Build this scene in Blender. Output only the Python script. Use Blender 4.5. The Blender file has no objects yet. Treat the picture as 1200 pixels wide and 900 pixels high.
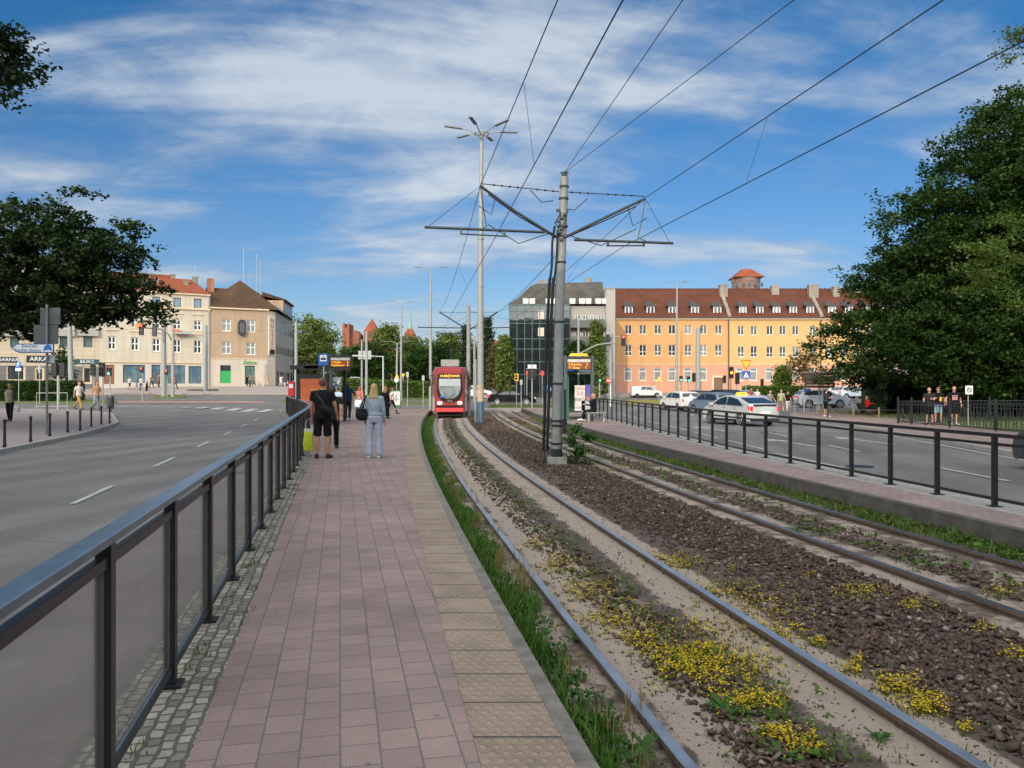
import bpy, bmesh, math, random
import numpy as np
from mathutils import Vector, Matrix
R = math.radians
random.seed(7)
scene = bpy.context.scene
COL = scene.collection
F, CX, HY, CZ = 900.0, 600.0, 452.0, 2.0      # focal length in photo pixels, centre column, horizon row, eye height

# ------------------------------------------------------------------ layout helpers
def lerp(t, pts):
    if t <= pts[0][0]: return pts[0][1]
    for (a, b), (c, d) in zip(pts, pts[1:]):
        if t <= c: return b + (d - b) * (t - a) / (c - a)
    return pts[-1][1]
def sst(a, b, x):
    t = min(1.0, max(0.0, (x - a) / (b - a))); return t * t * (3 - 2 * t)
LP_ = [(0, 0), (32, 0), (46, .12), (62, .22), (80, .4), (90, .65), (104, 1.75), (150, 2.0), (400, 2.6)]
RP_ = [(0, 0), (52, 0), (80, .1), (98, .4), (115, .85), (150, 1.3), (400, 2.2)]
def g(x, y):
    w = sst(-6, -30, x)
    z = lerp(y, LP_) * w + lerp(y, RP_) * (1 - w)
    return z + .3 * sst(-18, -24, x) * sst(20, 32, y) * (1 - sst(52, 66, y))
def XP(px, D): return (px - CX) / F * D
def ZP(py, D): return CZ - (py - HY) / F * D
def hit(px, py, z):
    D = (CZ - z) * F / (py - HY); return Vector((XP(px, D), D, z))

# ------------------------------------------------------------------ mesh builder
class MB:
    def __init__(s): s.v = []; s.f = []; s.m = []; s.k = 0; s.T = None
    def add(s, vs, fs, k=None):
        n = len(s.v)
        if s.T is not None: vs = [tuple(s.T @ Vector(p)) for p in vs]
        s.v += [tuple(p) for p in vs]
        for f in fs: s.f.append(tuple(i + n for i in f)); s.m.append(s.k if k is None else k)
        return s
    def bx(s, x0, x1, y0, y1, z0, z1, k=None):
        return s.add([(x0,y0,z0),(x1,y0,z0),(x1,y1,z0),(x0,y1,z0),(x0,y0,z1),(x1,y0,z1),(x1,y1,z1),(x0,y1,z1)],
                     [(0,3,2,1),(4,5,6,7),(0,1,5,4),(1,2,6,5),(2,3,7,6),(3,0,4,7)], k)
    def cb(s, x, y, z, sx, sy, sz, k=None): return s.bx(x-sx/2, x+sx/2, y-sy/2, y+sy/2, z-sz/2, z+sz/2, k)
    def quad(s, a, b, c, d, k=None): return s.add([a, b, c, d], [(0, 1, 2, 3)], k)
    def poly(s, pts, k=None): return s.add(pts, [tuple(range(len(pts)))], k)
    def loft(s, rings, caps=True, k=None, closed=True):
        n = len(rings[0]); vs = [p for r in rings for p in r]; fs = []
        for i in range(len(rings) - 1):
            for j in range(n if closed else n - 1):
                a = i*n + j; b = i*n + (j+1) % n
                fs.append((a, b, b + n, a + n))
        if caps and closed:
            fs.append(tuple(range(n-1, -1, -1))); fs.append(tuple(range((len(rings)-1)*n, len(rings)*n)))
        return s.add(vs, fs, k)
    def tube(s, pts, r, n=8, k=None, caps=True):
        pts = [Vector(p) for p in pts]; rings = []
        rr = r if isinstance(r, (list, tuple)) else [r] * len(pts)
        up0 = None
        for i, p in enumerate(pts):
            t = (pts[min(i+1, len(pts)-1)] - pts[max(i-1, 0)])
            if t.length < 1e-9: t = Vector((0, 0, 1))
            t.normalize()
            if up0 is None: up0 = Vector((0, 0, 1)) if abs(t.z) < .9 else Vector((1, 0, 0))
            a = up0 - t * up0.dot(t)
            if a.length < 1e-4: a = t.orthogonal()
            a.normalize(); up0 = a; b = t.cross(a)
            rings.append([tuple(p + (a * math.cos(q) + b * math.sin(q)) * rr[i]) for q in (2*math.pi*j/n for j in range(n))])
        return s.loft(rings, caps, k)
    def cyl(s, x, y, z0, z1, r, r1=None, n=12, k=None): return s.tube([(x, y, z0), (x, y, z1)], [r, r if r1 is None else r1], n, k)
    def ell(s, secs, n=14, k=None, caps=True):
        """secs: (cx, cy, cz, rx, ry) horizontal ellipses"""
        return s.loft([[(c[0] + c[3]*math.cos(q), c[1] + c[4]*math.sin(q), c[2]) for q in (2*math.pi*j/n for j in range(n))] for c in secs], caps, k)
    def sph(s, c, rx, ry=None, rz=None, n=12, m=8, k=None):
        ry = rx if ry is None else ry; rz = rx if rz is None else rz
        return s.ell([(c[0], c[1], c[2] - rz*math.cos(math.pi*i/m), max(1e-4, rx*math.sin(math.pi*i/m)), max(1e-4, ry*math.sin(math.pi*i/m))) for i in range(m+1)], n, k)
    def prism(s, poly, y0, y1, k=None):
        """poly of (x,z), extruded along y"""
        return s.loft([[(x, y0, z) for x, z in poly], [(x, y1, z) for x, z in poly]], True, k)
    def sweep(s, prof, path, k=None, zf=None, ks=None):
        """prof (u right, z) swept along path of (x,y,z)"""
        path = [Vector(p) for p in path]; rings = []
        for i, p in enumerate(path):
            t = path[min(i+1, len(path)-1)] - path[max(i-1, 0)]; t.z = 0; t.normalize()
            nr = Vector((t.y, -t.x, 0))
            rings.append([tuple(p + nr*u + Vector((0, 0, z))) for u, z in prof])
        n = len(prof); base = len(s.f)
        s.loft(rings, True, k)
        if ks:
            for i in range(len(rings) - 1):
                for j in range(n): s.m[base + i*n + j] = ks[j]
        return s
    def build(s, name, mats, parent=None, smooth=None, loc=None, rz=None):
        me = bpy.data.meshes.new(name); me.from_pydata(s.v, [], s.f)
        if not isinstance(mats, (list, tuple)): mats = [mats]
        for m in mats: me.materials.append(m)
        if len(mats) > 1: me.polygons.foreach_set('material_index', s.m)
        bm = bmesh.new(); bm.from_mesh(me); bmesh.ops.recalc_face_normals(bm, faces=bm.faces); bm.to_mesh(me); bm.free()
        if smooth is not None:
            me.polygons.foreach_set('use_smooth', [True]*len(me.polygons)); me.set_sharp_from_angle(angle=R(smooth))
        return link(name, me, parent, loc, rz)
def link(name, me, parent=None, loc=None, rz=None):
    o = bpy.data.objects.new(name, me); COL.objects.link(o)
    if parent is not None: o.parent = parent
    if loc is not None: o.location = loc
    if rz is not None: o.rotation_euler = (0, 0, rz)
    return o
def tag(o, label=None, cat=None, group=None, kind=None):
    if label: o['label'] = label
    if cat: o['category'] = cat
    if group: o['group'] = group
    if kind: o['kind'] = kind
    return o
def root(name, label, cat, loc=(0, 0, 0), rz=0, group=None):
    o = link(name, None, None, loc, rz); o.empty_display_size = .2
    return tag(o, label, cat, group)
def copy_tree(o, parent=None):
    c = o.copy(); COL.objects.link(c)
    if parent is not None: c.parent = parent
    for ch in [q for q in o.children]: copy_tree(ch, c)
    return c
def struct(o): o['kind'] = 'structure'; return o
def cloud(name, V, Fc, mat, parent=None, tint=None, smooth=False):
    """large numpy meshes: V (n,3), Fc (m,k) same k per face"""
    me = bpy.data.meshes.new(name); k = Fc.shape[1]
    me.vertices.add(len(V)); me.vertices.foreach_set('co', np.ascontiguousarray(V, dtype=np.float32).ravel())
    me.loops.add(Fc.size); me.loops.foreach_set('vertex_index', np.ascontiguousarray(Fc, dtype=np.int32).ravel())
    me.polygons.add(len(Fc)); me.polygons.foreach_set('loop_start', np.arange(0, Fc.size, k, dtype=np.int32))
    me.update(calc_edges=True)
    if tint is not None:
        a = me.attributes.new('tint', 'FLOAT', 'FACE'); a.data.foreach_set('value', np.ascontiguousarray(tint, dtype=np.float32))
    if smooth: me.polygons.foreach_set('use_smooth', [True]*len(me.polygons))
    me.materials.append(mat)
    return link(name, me, parent)
def text(name, body, size, mat, parent, loc, rot=(R(90), 0, 0), align='CENTER', depth=.004, sx=1.0):
    cu = bpy.data.curves.new(name, 'FONT'); cu.body = body; cu.size = size; cu.align_x = align; cu.align_y = 'CENTER'; cu.extrude = depth
    cu.resolution_u = 2
    t_ = bpy.data.objects.new('tmp', cu); COL.objects.link(t_); bpy.context.view_layer.update()
    me = bpy.data.meshes.new_from_object(t_.evaluated_get(bpy.context.evaluated_depsgraph_get())); bpy.data.objects.remove(t_); bpy.data.curves.remove(cu)
    me.materials.clear(); me.materials.append(mat); o = link(name, me, parent, loc); o.rotation_euler = rot; o.scale = (sx, 1, 1)
    return o

# ------------------------------------------------------------------ materials
def nt(name):
    m = bpy.data.materials.new(name); m.use_nodes = True; t = m.node_tree
    return m, t, t.nodes['Principled BSDF']
def N(t, typ, **kw):
    n = t.nodes.new(typ)
    for k, v in kw.items():
        if k.startswith('i_'):
            key = k[2:].replace('_', ' ')
            n.inputs[int(key) if key.isdigit() else key].default_value = v
        else: setattr(n, k, v)
    return n
def ramp(t, src, stops):
    r = t.nodes.new('ShaderNodeValToRGB'); e = r.color_ramp.elements
    while len(e) < len(stops): e.new(.5)
    for q, (p, c) in zip(e, stops): q.position = p; q.color = (*c, 1) if len(c) == 3 else c
    t.links.new(src, r.inputs['Fac']); return r.outputs['Color']
def coords(t, scale=(1, 1, 1), rot=0, kind='Object'):
    tc = N(t, 'ShaderNodeTexCoord'); mp = N(t, 'ShaderNodeMapping'); mp.inputs['Scale'].default_value = scale
    mp.inputs['Rotation'].default_value = (0, 0, rot); t.links.new(tc.outputs[kind], mp.inputs['Vector']); return mp.outputs['Vector']
def mixc(t, fac, a, b, mode='MIX'):
    n = N(t, 'ShaderNodeMix', data_type='RGBA', blend_type=mode)
    for key, val in ((0, fac), (6, a), (7, b)):
        if hasattr(val, 'is_linked') or isinstance(val, bpy.types.NodeSocket): t.links.new(val, n.inputs[key])
        elif key == 0: n.inputs[0].default_value = val
        else: n.inputs[key].default_value = (*val, 1) if len(val) == 3 else val
    return n.outputs[2]
def bump(t, b, h, dist=.01, strength=.5):
    n = N(t, 'ShaderNodeBump', i_Distance=dist, i_Strength=strength); t.links.new(h, n.inputs['Height']); t.links.new(n.outputs['Normal'], b.inputs['Normal']); return n
def noise(t, vec, scale, detail=4, rough=.6, dist=0):
    n = N(t, 'ShaderNodeTexNoise', i_Scale=scale, i_Detail=detail, i_Roughness=rough, i_Distortion=dist); t.links.new(vec, n.inputs['Vector']); return n.outputs['Fac']
def sc(c, k): return tuple(min(1, q*k) for q in c)
MATS = {}
def M(name, c=(.5, .5, .5), rough=.6, metal=0, var=.12, scale=6, bmp=0, bscale=60, emit=None, es=1, coat=0, spec=None):
    """surface colour with a little uneven dirt and grain"""
    if name in MATS: return MATS[name]
    m, t, b = nt(name); v = coords(t)
    if var:
        f = noise(t, v, scale, 6, .65)
        col = ramp(t, f, [(.3, sc(c, 1 - var)), (.7, sc(c, 1 + var))])
        t.links.new(col, b.inputs['Base Color'])
        rr = N(t, 'ShaderNodeMapRange', i_3=max(0, rough-.08), i_4=min(1, rough+.1)); t.links.new(f, rr.inputs[0]); t.links.new(rr.outputs[0], b.inputs['Roughness'])
    else: b.inputs['Base Color'].default_value = (*c, 1); b.inputs['Roughness'].default_value = rough
    b.inputs['Metallic'].default_value = metal
    if coat: b.inputs['Coat Weight'].default_value = coat; b.inputs['Coat Roughness'].default_value = .08
    if spec is not None: b.inputs['Specular IOR Level'].default_value = spec
    if bmp: bump(t, b, noise(t, v, bscale, 3), bmp, .6)
    if emit: b.inputs['Emission Color'].default_value = (*emit, 1); b.inputs['Emission Strength'].default_value = es
    MATS[name] = m; return m
def leafmat(name, c1, c2, c3=None, trans=.25, rough=.6):
    m, t, b = nt(name)
    a = N(t, 'ShaderNodeAttribute', attribute_name='tint')
    col = ramp(t, a.outputs['Fac'], [(0, c1), (.6, c2), (1, c3 or sc(c2, 1.4))])
    t.links.new(col, b.inputs['Base Color']); b.inputs['Roughness'].default_value = rough; b.inputs['Specular IOR Level'].default_value = .18
    tr = N(t, 'ShaderNodeBsdfTranslucent'); t.links.new(mixc(t, 1.0, col, (1.3, 1.5, .5), 'MULTIPLY'), tr.inputs['Color'])
    mx = N(t, 'ShaderNodeMixShader', i_Fac=trans); t.links.new(b.outputs[0], mx.inputs[1]); t.links.new(tr.outputs[0], mx.inputs[2])
    t.links.new(mx.outputs[0], t.nodes['Material Output'].inputs['Surface']); return m
def glassmat(name, tint=(.8, .83, .82), dirt=(.3, .3, .28), dw=.25, gl=.12, rough=.05):
    m, t, b = nt(name); t.nodes.remove(b)
    v = coords(t); tr = N(t, 'ShaderNodeBsdfTransparent', i_Color=(*tint, 1)); df = N(t, 'ShaderNodeBsdfDiffuse', i_Color=(*dirt, 1)); go = N(t, 'ShaderNodeBsdfGlossy', i_Roughness=rough)
    f = N(t, 'ShaderNodeMapRange', i_1=.3, i_2=.75, i_3=dw*.6, i_4=dw*1.4); t.links.new(noise(t, coords(t, (3, 3, .7)), 2.5, 8, .75), f.inputs[0])
    a = N(t, 'ShaderNodeMixShader'); t.links.new(f.outputs[0], a.inputs[0]); t.links.new(tr.outputs[0], a.inputs[1]); t.links.new(df.outputs[0], a.inputs[2])
    fr = N(t, 'ShaderNodeLayerWeight', i_Blend=.3); mu = N(t, 'ShaderNodeMath', operation='MULTIPLY_ADD', i_1=.30, i_2=gl*.3); t.links.new(fr.outputs['Fresnel'], mu.inputs[0])
    c = N(t, 'ShaderNodeMixShader'); t.links.new(mu.outputs[0], c.inputs[0]); t.links.new(a.outputs[0], c.inputs[1]); t.links.new(go.outputs[0], c.inputs[2])
    t.links.new(c.outputs[0], t.nodes['Material Output'].inputs['Surface']); return m
def pavers(name, c, w, h, offs, rot, mortar=.05, msize=.006, cv=.25, speck=.25, bd=.006, kind='Object', distort=0, freq=2, stain=.25):
    m, t, b = nt(name); v = coords(t, rot=rot, kind=kind); v0 = v
    if distort:
        nz = N(t, 'ShaderNodeTexNoise', i_Scale=7, i_Detail=2); t.links.new(v, nz.inputs['Vector'])
        s = N(t, 'ShaderNodeVectorMath', operation='MULTIPLY_ADD'); s.inputs[1].default_value = (distort,)*3
        t.links.new(nz.outputs['Color'], s.inputs[0]); t.links.new(v, s.inputs[2]); v = s.outputs[0]
    br = N(t, 'ShaderNodeTexBrick', offset=offs, offset_frequency=freq, squash=1.0)
    br.inputs['Scale'].default_value = 1; br.inputs['Brick Width'].default_value = w; br.inputs['Row Height'].default_value = h
    br.inputs['Mortar Size'].default_value = msize; br.inputs['Mortar Smooth'].default_value = .3; br.inputs['Bias'].default_value = 0
    br.inputs['Color1'].default_value = (*sc(c, 1 - cv), 1); br.inputs['Color2'].default_value = (*sc(c, 1 + cv), 1); br.inputs['Mortar'].default_value = (mortar*1.05, mortar, mortar*.85, 1)
    t.links.new(v, br.inputs['Vector'])
    f1 = noise(t, v0, 140, 3, .8); f2 = noise(t, v0, .9, 6, .7)
    col = mixc(t, 1, br.outputs['Color'], ramp(t, f1, [(.3, (1-speck,)*3), (.7, (1+speck,)*3)]), 'MULTIPLY')
    col = mixc(t, 1, col, ramp(t, f2, [(.3, (1-stain, 1-stain, 1-stain)), (.65, (1.08, 1.06, 1.04))]), 'MULTIPLY')
    vo = N(t, 'ShaderNodeTexVoronoi', i_Scale=3.3); t.links.new(v0, vo.inputs['Vector'])      # gum and oil spots
    gs = N(t, 'ShaderNodeMapRange', i_1=.045, i_2=.075, i_3=.62, i_4=1.0); t.links.new(vo.outputs['Distance'], gs.inputs[0])
    gc = N(t, 'ShaderNodeCombineColor'); [t.links.new(gs.outputs[0], gc.inputs[i]) for i in range(3)]; col = mixc(t, .8, col, gc.outputs[0], 'MULTIPLY')
    t.links.new(col, b.inputs['Base Color']); b.inputs['Roughness'].default_value = .88; b.inputs['Specular IOR Level'].default_value = .25
    inv = N(t, 'ShaderNodeMath', operation='MULTIPLY_ADD', i_1=-1.0, i_2=1.0); t.links.new(br.outputs['Fac'], inv.inputs[0])
    ad = N(t, 'ShaderNodeMath', operation='MULTIPLY_ADD', i_1=.25); t.links.new(f1, ad.inputs[0]); t.links.new(inv.outputs[0], ad.inputs[2])
    bump(t, b, ad.outputs[0], bd, .8); MATS[name] = m; return m

RA = math.atan(.2235)        # left street / platform heading, turned to the left of +Y
def asphalt(name, c, scale=1):
    m, t, b = nt(name); v = coords(t)
    f1 = noise(t, v, 220, 2, .8); f2 = noise(t, v, .22, 6, .65); f3 = noise(t, coords(t, (1.4, .12, 1), -RA), 1.0, 5, .6)
    col = ramp(t, f2, [(.3, sc(c, .8)), (.7, sc(c, 1.2))])
    col = mixc(t, 1, col, ramp(t, f1, [(.25, (.7,)*3), (.75, (1.3,)*3)]), 'MULTIPLY')
    col = mixc(t, 1, col, ramp(t, f3, [(.3, (.84,)*3), (.7, (1.12,)*3)]), 'MULTIPLY')
    nz = N(t, 'ShaderNodeTexNoise', i_Scale=1.3, i_Detail=5); t.links.new(v, nz.inputs['Vector']); wv = N(t, 'ShaderNodeVectorMath', operation='MULTIPLY_ADD'); wv.inputs[1].default_value = (.9, .9, .9); t.links.new(nz.outputs['Color'], wv.inputs[0]); t.links.new(v, wv.inputs[2])
    vr = N(t, 'ShaderNodeTexVoronoi', feature='DISTANCE_TO_EDGE', i_Scale=.16); t.links.new(wv.outputs[0], vr.inputs['Vector'])
    ck = N(t, 'ShaderNodeMapRange', i_1=.0012, i_2=.0035, i_3=.55, i_4=1.0); t.links.new(vr.outputs['Distance'], ck.inputs[0]); cc = N(t, 'ShaderNodeCombineColor'); [t.links.new(ck.outputs[0], cc.inputs[i]) for i in range(3)]
    pm = ramp(t, noise(t, v, .11, 2), [(.48, (0, 0, 0)), (.56, (1, 1, 1))]); col = mixc(t, 1, col, mixc(t, pm, (1, 1, 1), cc.outputs[0]), 'MULTIPLY')
    tw = N(t, 'ShaderNodeTexWave', bands_direction='X', i_Scale=.18, i_Distortion=.6); t.links.new(coords(t, (1, 1, 1), RA), tw.inputs['Vector']); col = mixc(t, .55, col, ramp(t, tw.outputs['Fac'], [(.2, (.80,)*3), (.8, (1.12,)*3)]), 'MULTIPLY')
    sp_ = ramp(t, noise(t, v, .9, 5, .7), [(.28, (.66,)*3), (.40, (1, 1, 1))]); col = mixc(t, .7, col, sp_, 'MULTIPLY')
    t.links.new(col, b.inputs['Base Color']); b.inputs['Roughness'].default_value = .85; b.inputs['Specular IOR Level'].default_value = .3
    bump(t, b, f1, .004, .5); return m
M_ASPH = asphalt('asphalt', (.145, .135, .127))
M_PAVE = pavers('pink_pavers', (.275, .200, .180), .20, .178, .37, -(R(90) + RA), mortar=.15, msize=.0048, cv=.10, speck=.42, freq=2)
M_SIDE = pavers('pink_sidewalk', (.30, .22, .2), .2, .1, .5, -.3, mortar=.12, msize=.006, cv=.12)
M_COB = pavers('cobble', (.30, .27, .225), .088, .07, .45, -(R(90) + RA), mortar=.115, msize=.010, cv=.38, speck=.2, bd=.015, distort=.055, freq=2)
M_CONC = M('concrete', (.30, .28, .25), .9, var=.25, scale=5, bmp=.008, bscale=90)
M_KERB = M('kerb_stone', (.165, .145, .122), .9, var=.4, scale=9, bmp=.008, bscale=70)
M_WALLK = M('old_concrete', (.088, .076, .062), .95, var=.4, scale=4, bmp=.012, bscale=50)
M_WHITE = M('road_paint', (.62, .62, .6), .7, var=.2, scale=25)
M_BLACK = M('black_paint', (.014, .016, .017), .35, var=.25, scale=12)
M_DKMET = M('dark_metal', (.03, .035, .038), .4, .3, var=.3)
M_HAND = M('handrail_steel', (.20, .27, .32), .3, .75, var=.25, scale=8)
M_POLE = M('grey_pole', (.27, .28, .28), .55, .1, var=.15, scale=8)
M_MAST = M('mast_grey', (.235, .24, .235), .6, .1, var=.22, scale=4)
M_GALV = M('galvanised', (.33, .33, .32), .5, .3, var=.2)
M_RAIL = M('rail_head', (.40, .41, .42), .32, .75, var=.25, scale=3)
M_RUST = M('rail_rust', (.105, .07, .05), .85, 0, var=.4, scale=20)
M_RED = M('signal_red', (.55, .03, .03), .5, var=.15)
M_BLUE = M('sign_blue', (.02, .11, .42), .45, var=.1)
M_YEL = M('sign_yellow', (.75, .45, .03), .5, var=.12)
M_SWHITE = M('sign_white', (.75, .76, .76), .5, var=.06)
M_GREEN = M('frame_green', (.02, .13, .075), .45, var=.2)
M_BLKR = M('rubber', (.018, .018, .018), .8, var=.3)
M_LAMPR = M('red_lamp', (.6, .03, .02), .4, var=0, emit=(1, .08, .03), es=3)
M_LAMPA = M('amber_lamp', (.8, .3, .02), .4, var=0, emit=(1, .35, .05), es=3)
M_LAMPG = M('green_lamp', (.03, .5, .35), .4, var=0, emit=(.05, .9, .6), es=2)
M_LED = M('amber_led', (.5, .2, .02), .5, var=0, emit=(1, .42, .06), es=1.6)
M_PANEL = glassmat('railing_glass', (.97, .97, .96), (.52, .49, .44), .11, .16, .06)
M_SHGL = glassmat('shelter_glass', (.45, .55, .52), (.1, .12, .12), .2, .2)
M_WGL = M('window_glass', (.035, .042, .05), .12, var=.5, scale=1.3, spec=.6)
M_WCUR = M('curtained_glass', (.22, .235, .235), .25, var=.3, scale=3, spec=.6)
M_SHOP = M('shop_glass', (.10, .16, .155), .15, var=.5, scale=.8, spec=.6)
# ------------------------------------------------------------------ camera, sky, sun
cam = bpy.data.cameras.new('camera'); co = bpy.data.objects.new('camera', cam); COL.objects.link(co)
cam.sensor_width = 36; cam.lens = 27.0; cam.clip_start = .1; cam.clip_end = 6000
co.location = (0, 0, CZ); co.rotation_euler = (R(90) + math.atan(2 / F), 0, 0); scene.camera = co
SUN_EL, SUN_AZ = R(18.5), (-.25, -.97)          # towards the sun: behind the camera, a little left
sx, sy = SUN_AZ; ln = math.hypot(sx, sy)
to_sun = Vector((sx/ln*math.cos(SUN_EL), sy/ln*math.cos(SUN_EL), math.sin(SUN_EL)))
sun = bpy.data.lights.new('sun', 'SUN'); sun.energy = 2.0; sun.angle = R(.5); sun.color = (1, .85, .64)
so = bpy.data.objects.new('sun', sun); COL.objects.link(so); so.rotation_euler = to_sun.to_track_quat('Z', 'Y').to_euler()
w = bpy.data.worlds.new('World'); scene.world = w; w.use_nodes = True; t = w.node_tree
bg = t.nodes['Background']; bg.inputs['Strength'].default_value = .15
sky = N(t, 'ShaderNodeTexSky', sky_type='NISHITA', sun_disc=False, sun_elevation=SUN_EL, sun_rotation=math.atan2(to_sun.x, to_sun.y), air_density=1.0, dust_density=.6, ozone_density=2.0)
tc = N(t, 'ShaderNodeTexCoord'); sp = N(t, 'ShaderNodeSeparateXYZ'); t.links.new(tc.outputs['Generated'], sp.inputs[0])
def mth(op, a, b=None, c=None, clamp=False):
    n = N(t, 'ShaderNodeMath', operation=op, use_clamp=clamp)
    for i, q in enumerate((a, b, c)):
        if q is None: continue
        if isinstance(q, (int, float)): n.inputs[i].default_value = q
        else: t.links.new(q, n.inputs[i])
    return n.outputs[0]
zc = mth('ADD', mth('MAXIMUM', sp.outputs['Z'], 0.0), .20)
cx = N(t, 'ShaderNodeCombineXYZ'); t.links.new(mth('DIVIDE', sp.outputs['X'], zc), cx.inputs[0]); t.links.new(mth('DIVIDE', sp.outputs['Y'], zc), cx.inputs[1])
def cnoise(rot, scl, sc_, det, rgh, dist, off):
    mp = N(t, 'ShaderNodeMapping'); mp.inputs['Rotation'].default_value = (0, 0, rot); mp.inputs['Scale'].default_value = scl; mp.inputs['Location'].default_value = off
    t.links.new(cx.outputs[0], mp.inputs['Vector']); return noise(t, mp.outputs[0], sc_, det, rgh, dist)
n1 = cnoise(R(-8), (.42, 1.0, 1), 1.15, 6, .5, .6, (15.9, 8.2, 0))     # broad banks
n2 = cnoise(R(-22), (.42, 1.25, 1), 2.0, 8, .55, 1.2, (.4, 5.2, 0))        # combed cirrus streaks
n3 = cnoise(R(25), (1, 1.3, 1), 3.5, 8, .65, .4, (8, 2, 0))
cm = mth('ADD', mth('ADD', mth('MULTIPLY', n1, 1.25), mth('MULTIPLY', n2, .52)), mth('MULTIPLY', n3, .30))
mr = N(t, 'ShaderNodeMapRange', interpolation_type='SMOOTHSTEP', i_1=.955, i_2=1.25, i_3=0.0, i_4=1.0); t.links.new(cm, mr.inputs[0])
hz = N(t, 'ShaderNodeMapRange', i_1=0.03, i_2=.40, i_3=.0, i_4=1.0); t.links.new(sp.outputs['Z'], hz.inputs[0])
cf = mth('MULTIPLY', mr.outputs[0], .84)
ncl = N(t, 'ShaderNodeMapRange', i_1=.42, i_2=.60); t.links.new(mth('ADD', mth('MULTIPLY', n1, .45), mth('ADD', mth('MULTIPLY', n2, .35), mth('MULTIPLY', n3, .2))), ncl.inputs[0])
cl = mixc(t, ncl.outputs[0], (1.0, 1.55, 2.4), (3.5, 3.85, 4.2))
# cloud towards the sun boosted and warmed as added fill for the shaded foreground
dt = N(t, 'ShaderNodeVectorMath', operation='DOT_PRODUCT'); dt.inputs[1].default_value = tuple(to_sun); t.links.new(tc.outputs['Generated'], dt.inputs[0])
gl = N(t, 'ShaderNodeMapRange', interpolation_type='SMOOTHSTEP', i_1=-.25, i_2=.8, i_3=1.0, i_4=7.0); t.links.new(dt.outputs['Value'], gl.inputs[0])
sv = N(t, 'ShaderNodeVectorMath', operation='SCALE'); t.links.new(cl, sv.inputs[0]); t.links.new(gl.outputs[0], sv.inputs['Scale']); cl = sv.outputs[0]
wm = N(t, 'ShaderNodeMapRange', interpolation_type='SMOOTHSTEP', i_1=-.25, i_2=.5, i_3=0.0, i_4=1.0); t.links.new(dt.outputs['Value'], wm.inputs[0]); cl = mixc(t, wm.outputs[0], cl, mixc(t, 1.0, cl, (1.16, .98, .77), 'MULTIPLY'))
cf = mth('MAXIMUM', cf, mth('MULTIPLY', wm.outputs[0], .85))  # cloud cover raised on the sun side for the same fill
deep = mixc(t, 1.0, sky.outputs[0], mixc(t, hz.outputs[0], (.40, .45, .575), (.13, .40, .60)), 'MULTIPLY')
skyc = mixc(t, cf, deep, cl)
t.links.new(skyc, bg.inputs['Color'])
vs = scene.view_settings; vs.view_transform = 'Standard'; vs.look = 'None'; vs.exposure = .33; vs.gamma = 1
scene.cycles.max_bounces = 6; scene.cycles.transparent_max_bounces = 12; scene.cycles.use_denoising = True

# ------------------------------------------------------------------ lines of the place (all in metres, y = distance along the view)
def XL(y):
    yy = min(y, 52.0); x = .874 - .189*(yy - 3.934) + .00125*(yy*yy - 15.48); sl = -.189 + .0025*yy
    return x + (y - yy)*sl
def slp(y): return -.189 + .0025*min(y, 52.0)
def off(y, d): s = slp(y); return XL(y) + d*math.sqrt(1 + s*s)
G1, G2A, G2B = 1.435, 3.77, 5.205
def edgeL(y): return off(y, -.60)
def fenceL(y): return lerp(y, [(-8, .81), (3.35, -1.687), (20, -5.35), (24, -6.3), (27, -7.2), (31, -8.5), (36, -10.2), (42, -12.2), (48, -14.1), (54, -16)])
def cobR(y): return lerp(y, [(-8, 1.13), (3.315, -1.41), (14, -3.81), (20, -5.16), (24, -6.1), (27, -7.0), (31, -8.3), (36, -10), (42, -12), (48, -13.9), (54, -15.8)])
def edgeR(y): return off(y, G2B + .67)
def fenceR(y): return lerp(y, [(-8, 9.5), (5, 7.6), (11, 6.75), (20, 5.72), (40, 4.72), (60, 3.7)])
def wayR(y): return fenceR(y) + .42
def kerbRoadR(y): return lerp(y, [(-20, 10.4), (10, 13.3), (21.7, 14.3), (30.5, 15.6), (38, 16.6), (45, 17.2), (50, 18.2), (54, 20.5), (57, 26), (58.5, 40), (58.6, 90)])
PL, PR, ZT = .35, .30, .10      # platform heights, rail top

def strip(name, fa, fb, y0, y1, n, z, mat, m=1, uv=False, skirt=0, follow=False, mb=None):
    """sheet between two lines x=fa(y), x=fb(y)"""
    b = mb or MB(); rows = []
    for i in range(n + 1):
        y = y0 + (y1 - y0)*i/n
        rows.append([(fa(y) + (fb(y) - fa(y))*j/m, y) for j in range(m + 1)])
    zf = (lambda x, y: g(x, y) + z) if follow else (lambda x, y: z)
    b.loft([[(x, y, zf(x, y)) for x, y in r] for r in rows], False, None, closed=False)
    if skirt:
        for side in (0, -1):
            b.loft([[(r[side][0], r[side][1], zf(*r[side])), (r[side][0], r[side][1], zf(*r[side]) - skirt)] for r in rows], False, None, closed=False)
        for r in (rows[0], rows[-1]):
            b.loft([[(x, y, zf(x, y)) for x, y in r], [(x, y, zf(x, y) - skirt) for x, y in r]], False, None, closed=False)
    if mb: return b
    o = struct(b.build(name, mat))
    if uv:      # u across, v along, in metres
        me = o.data; l = me.uv_layers.new(name='UVMap'); d = 0; cum = [0]
        mid = [((r[0][0] + r[-1][0])/2, r[0][1]) for r in rows]
        for a, c in zip(mid, mid[1:]): cum.append(cum[-1] + math.dist(a, c))
        for p in me.polygons:
            for li, vi in zip(p.loop_indices, p.vertices):
                i, j = divmod(vi, m + 1)
                if i <= n: r = rows[i]; l.data[li].uv = (abs(r[-1][0] - r[0][0])*j/m, cum[i])
    return o

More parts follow.
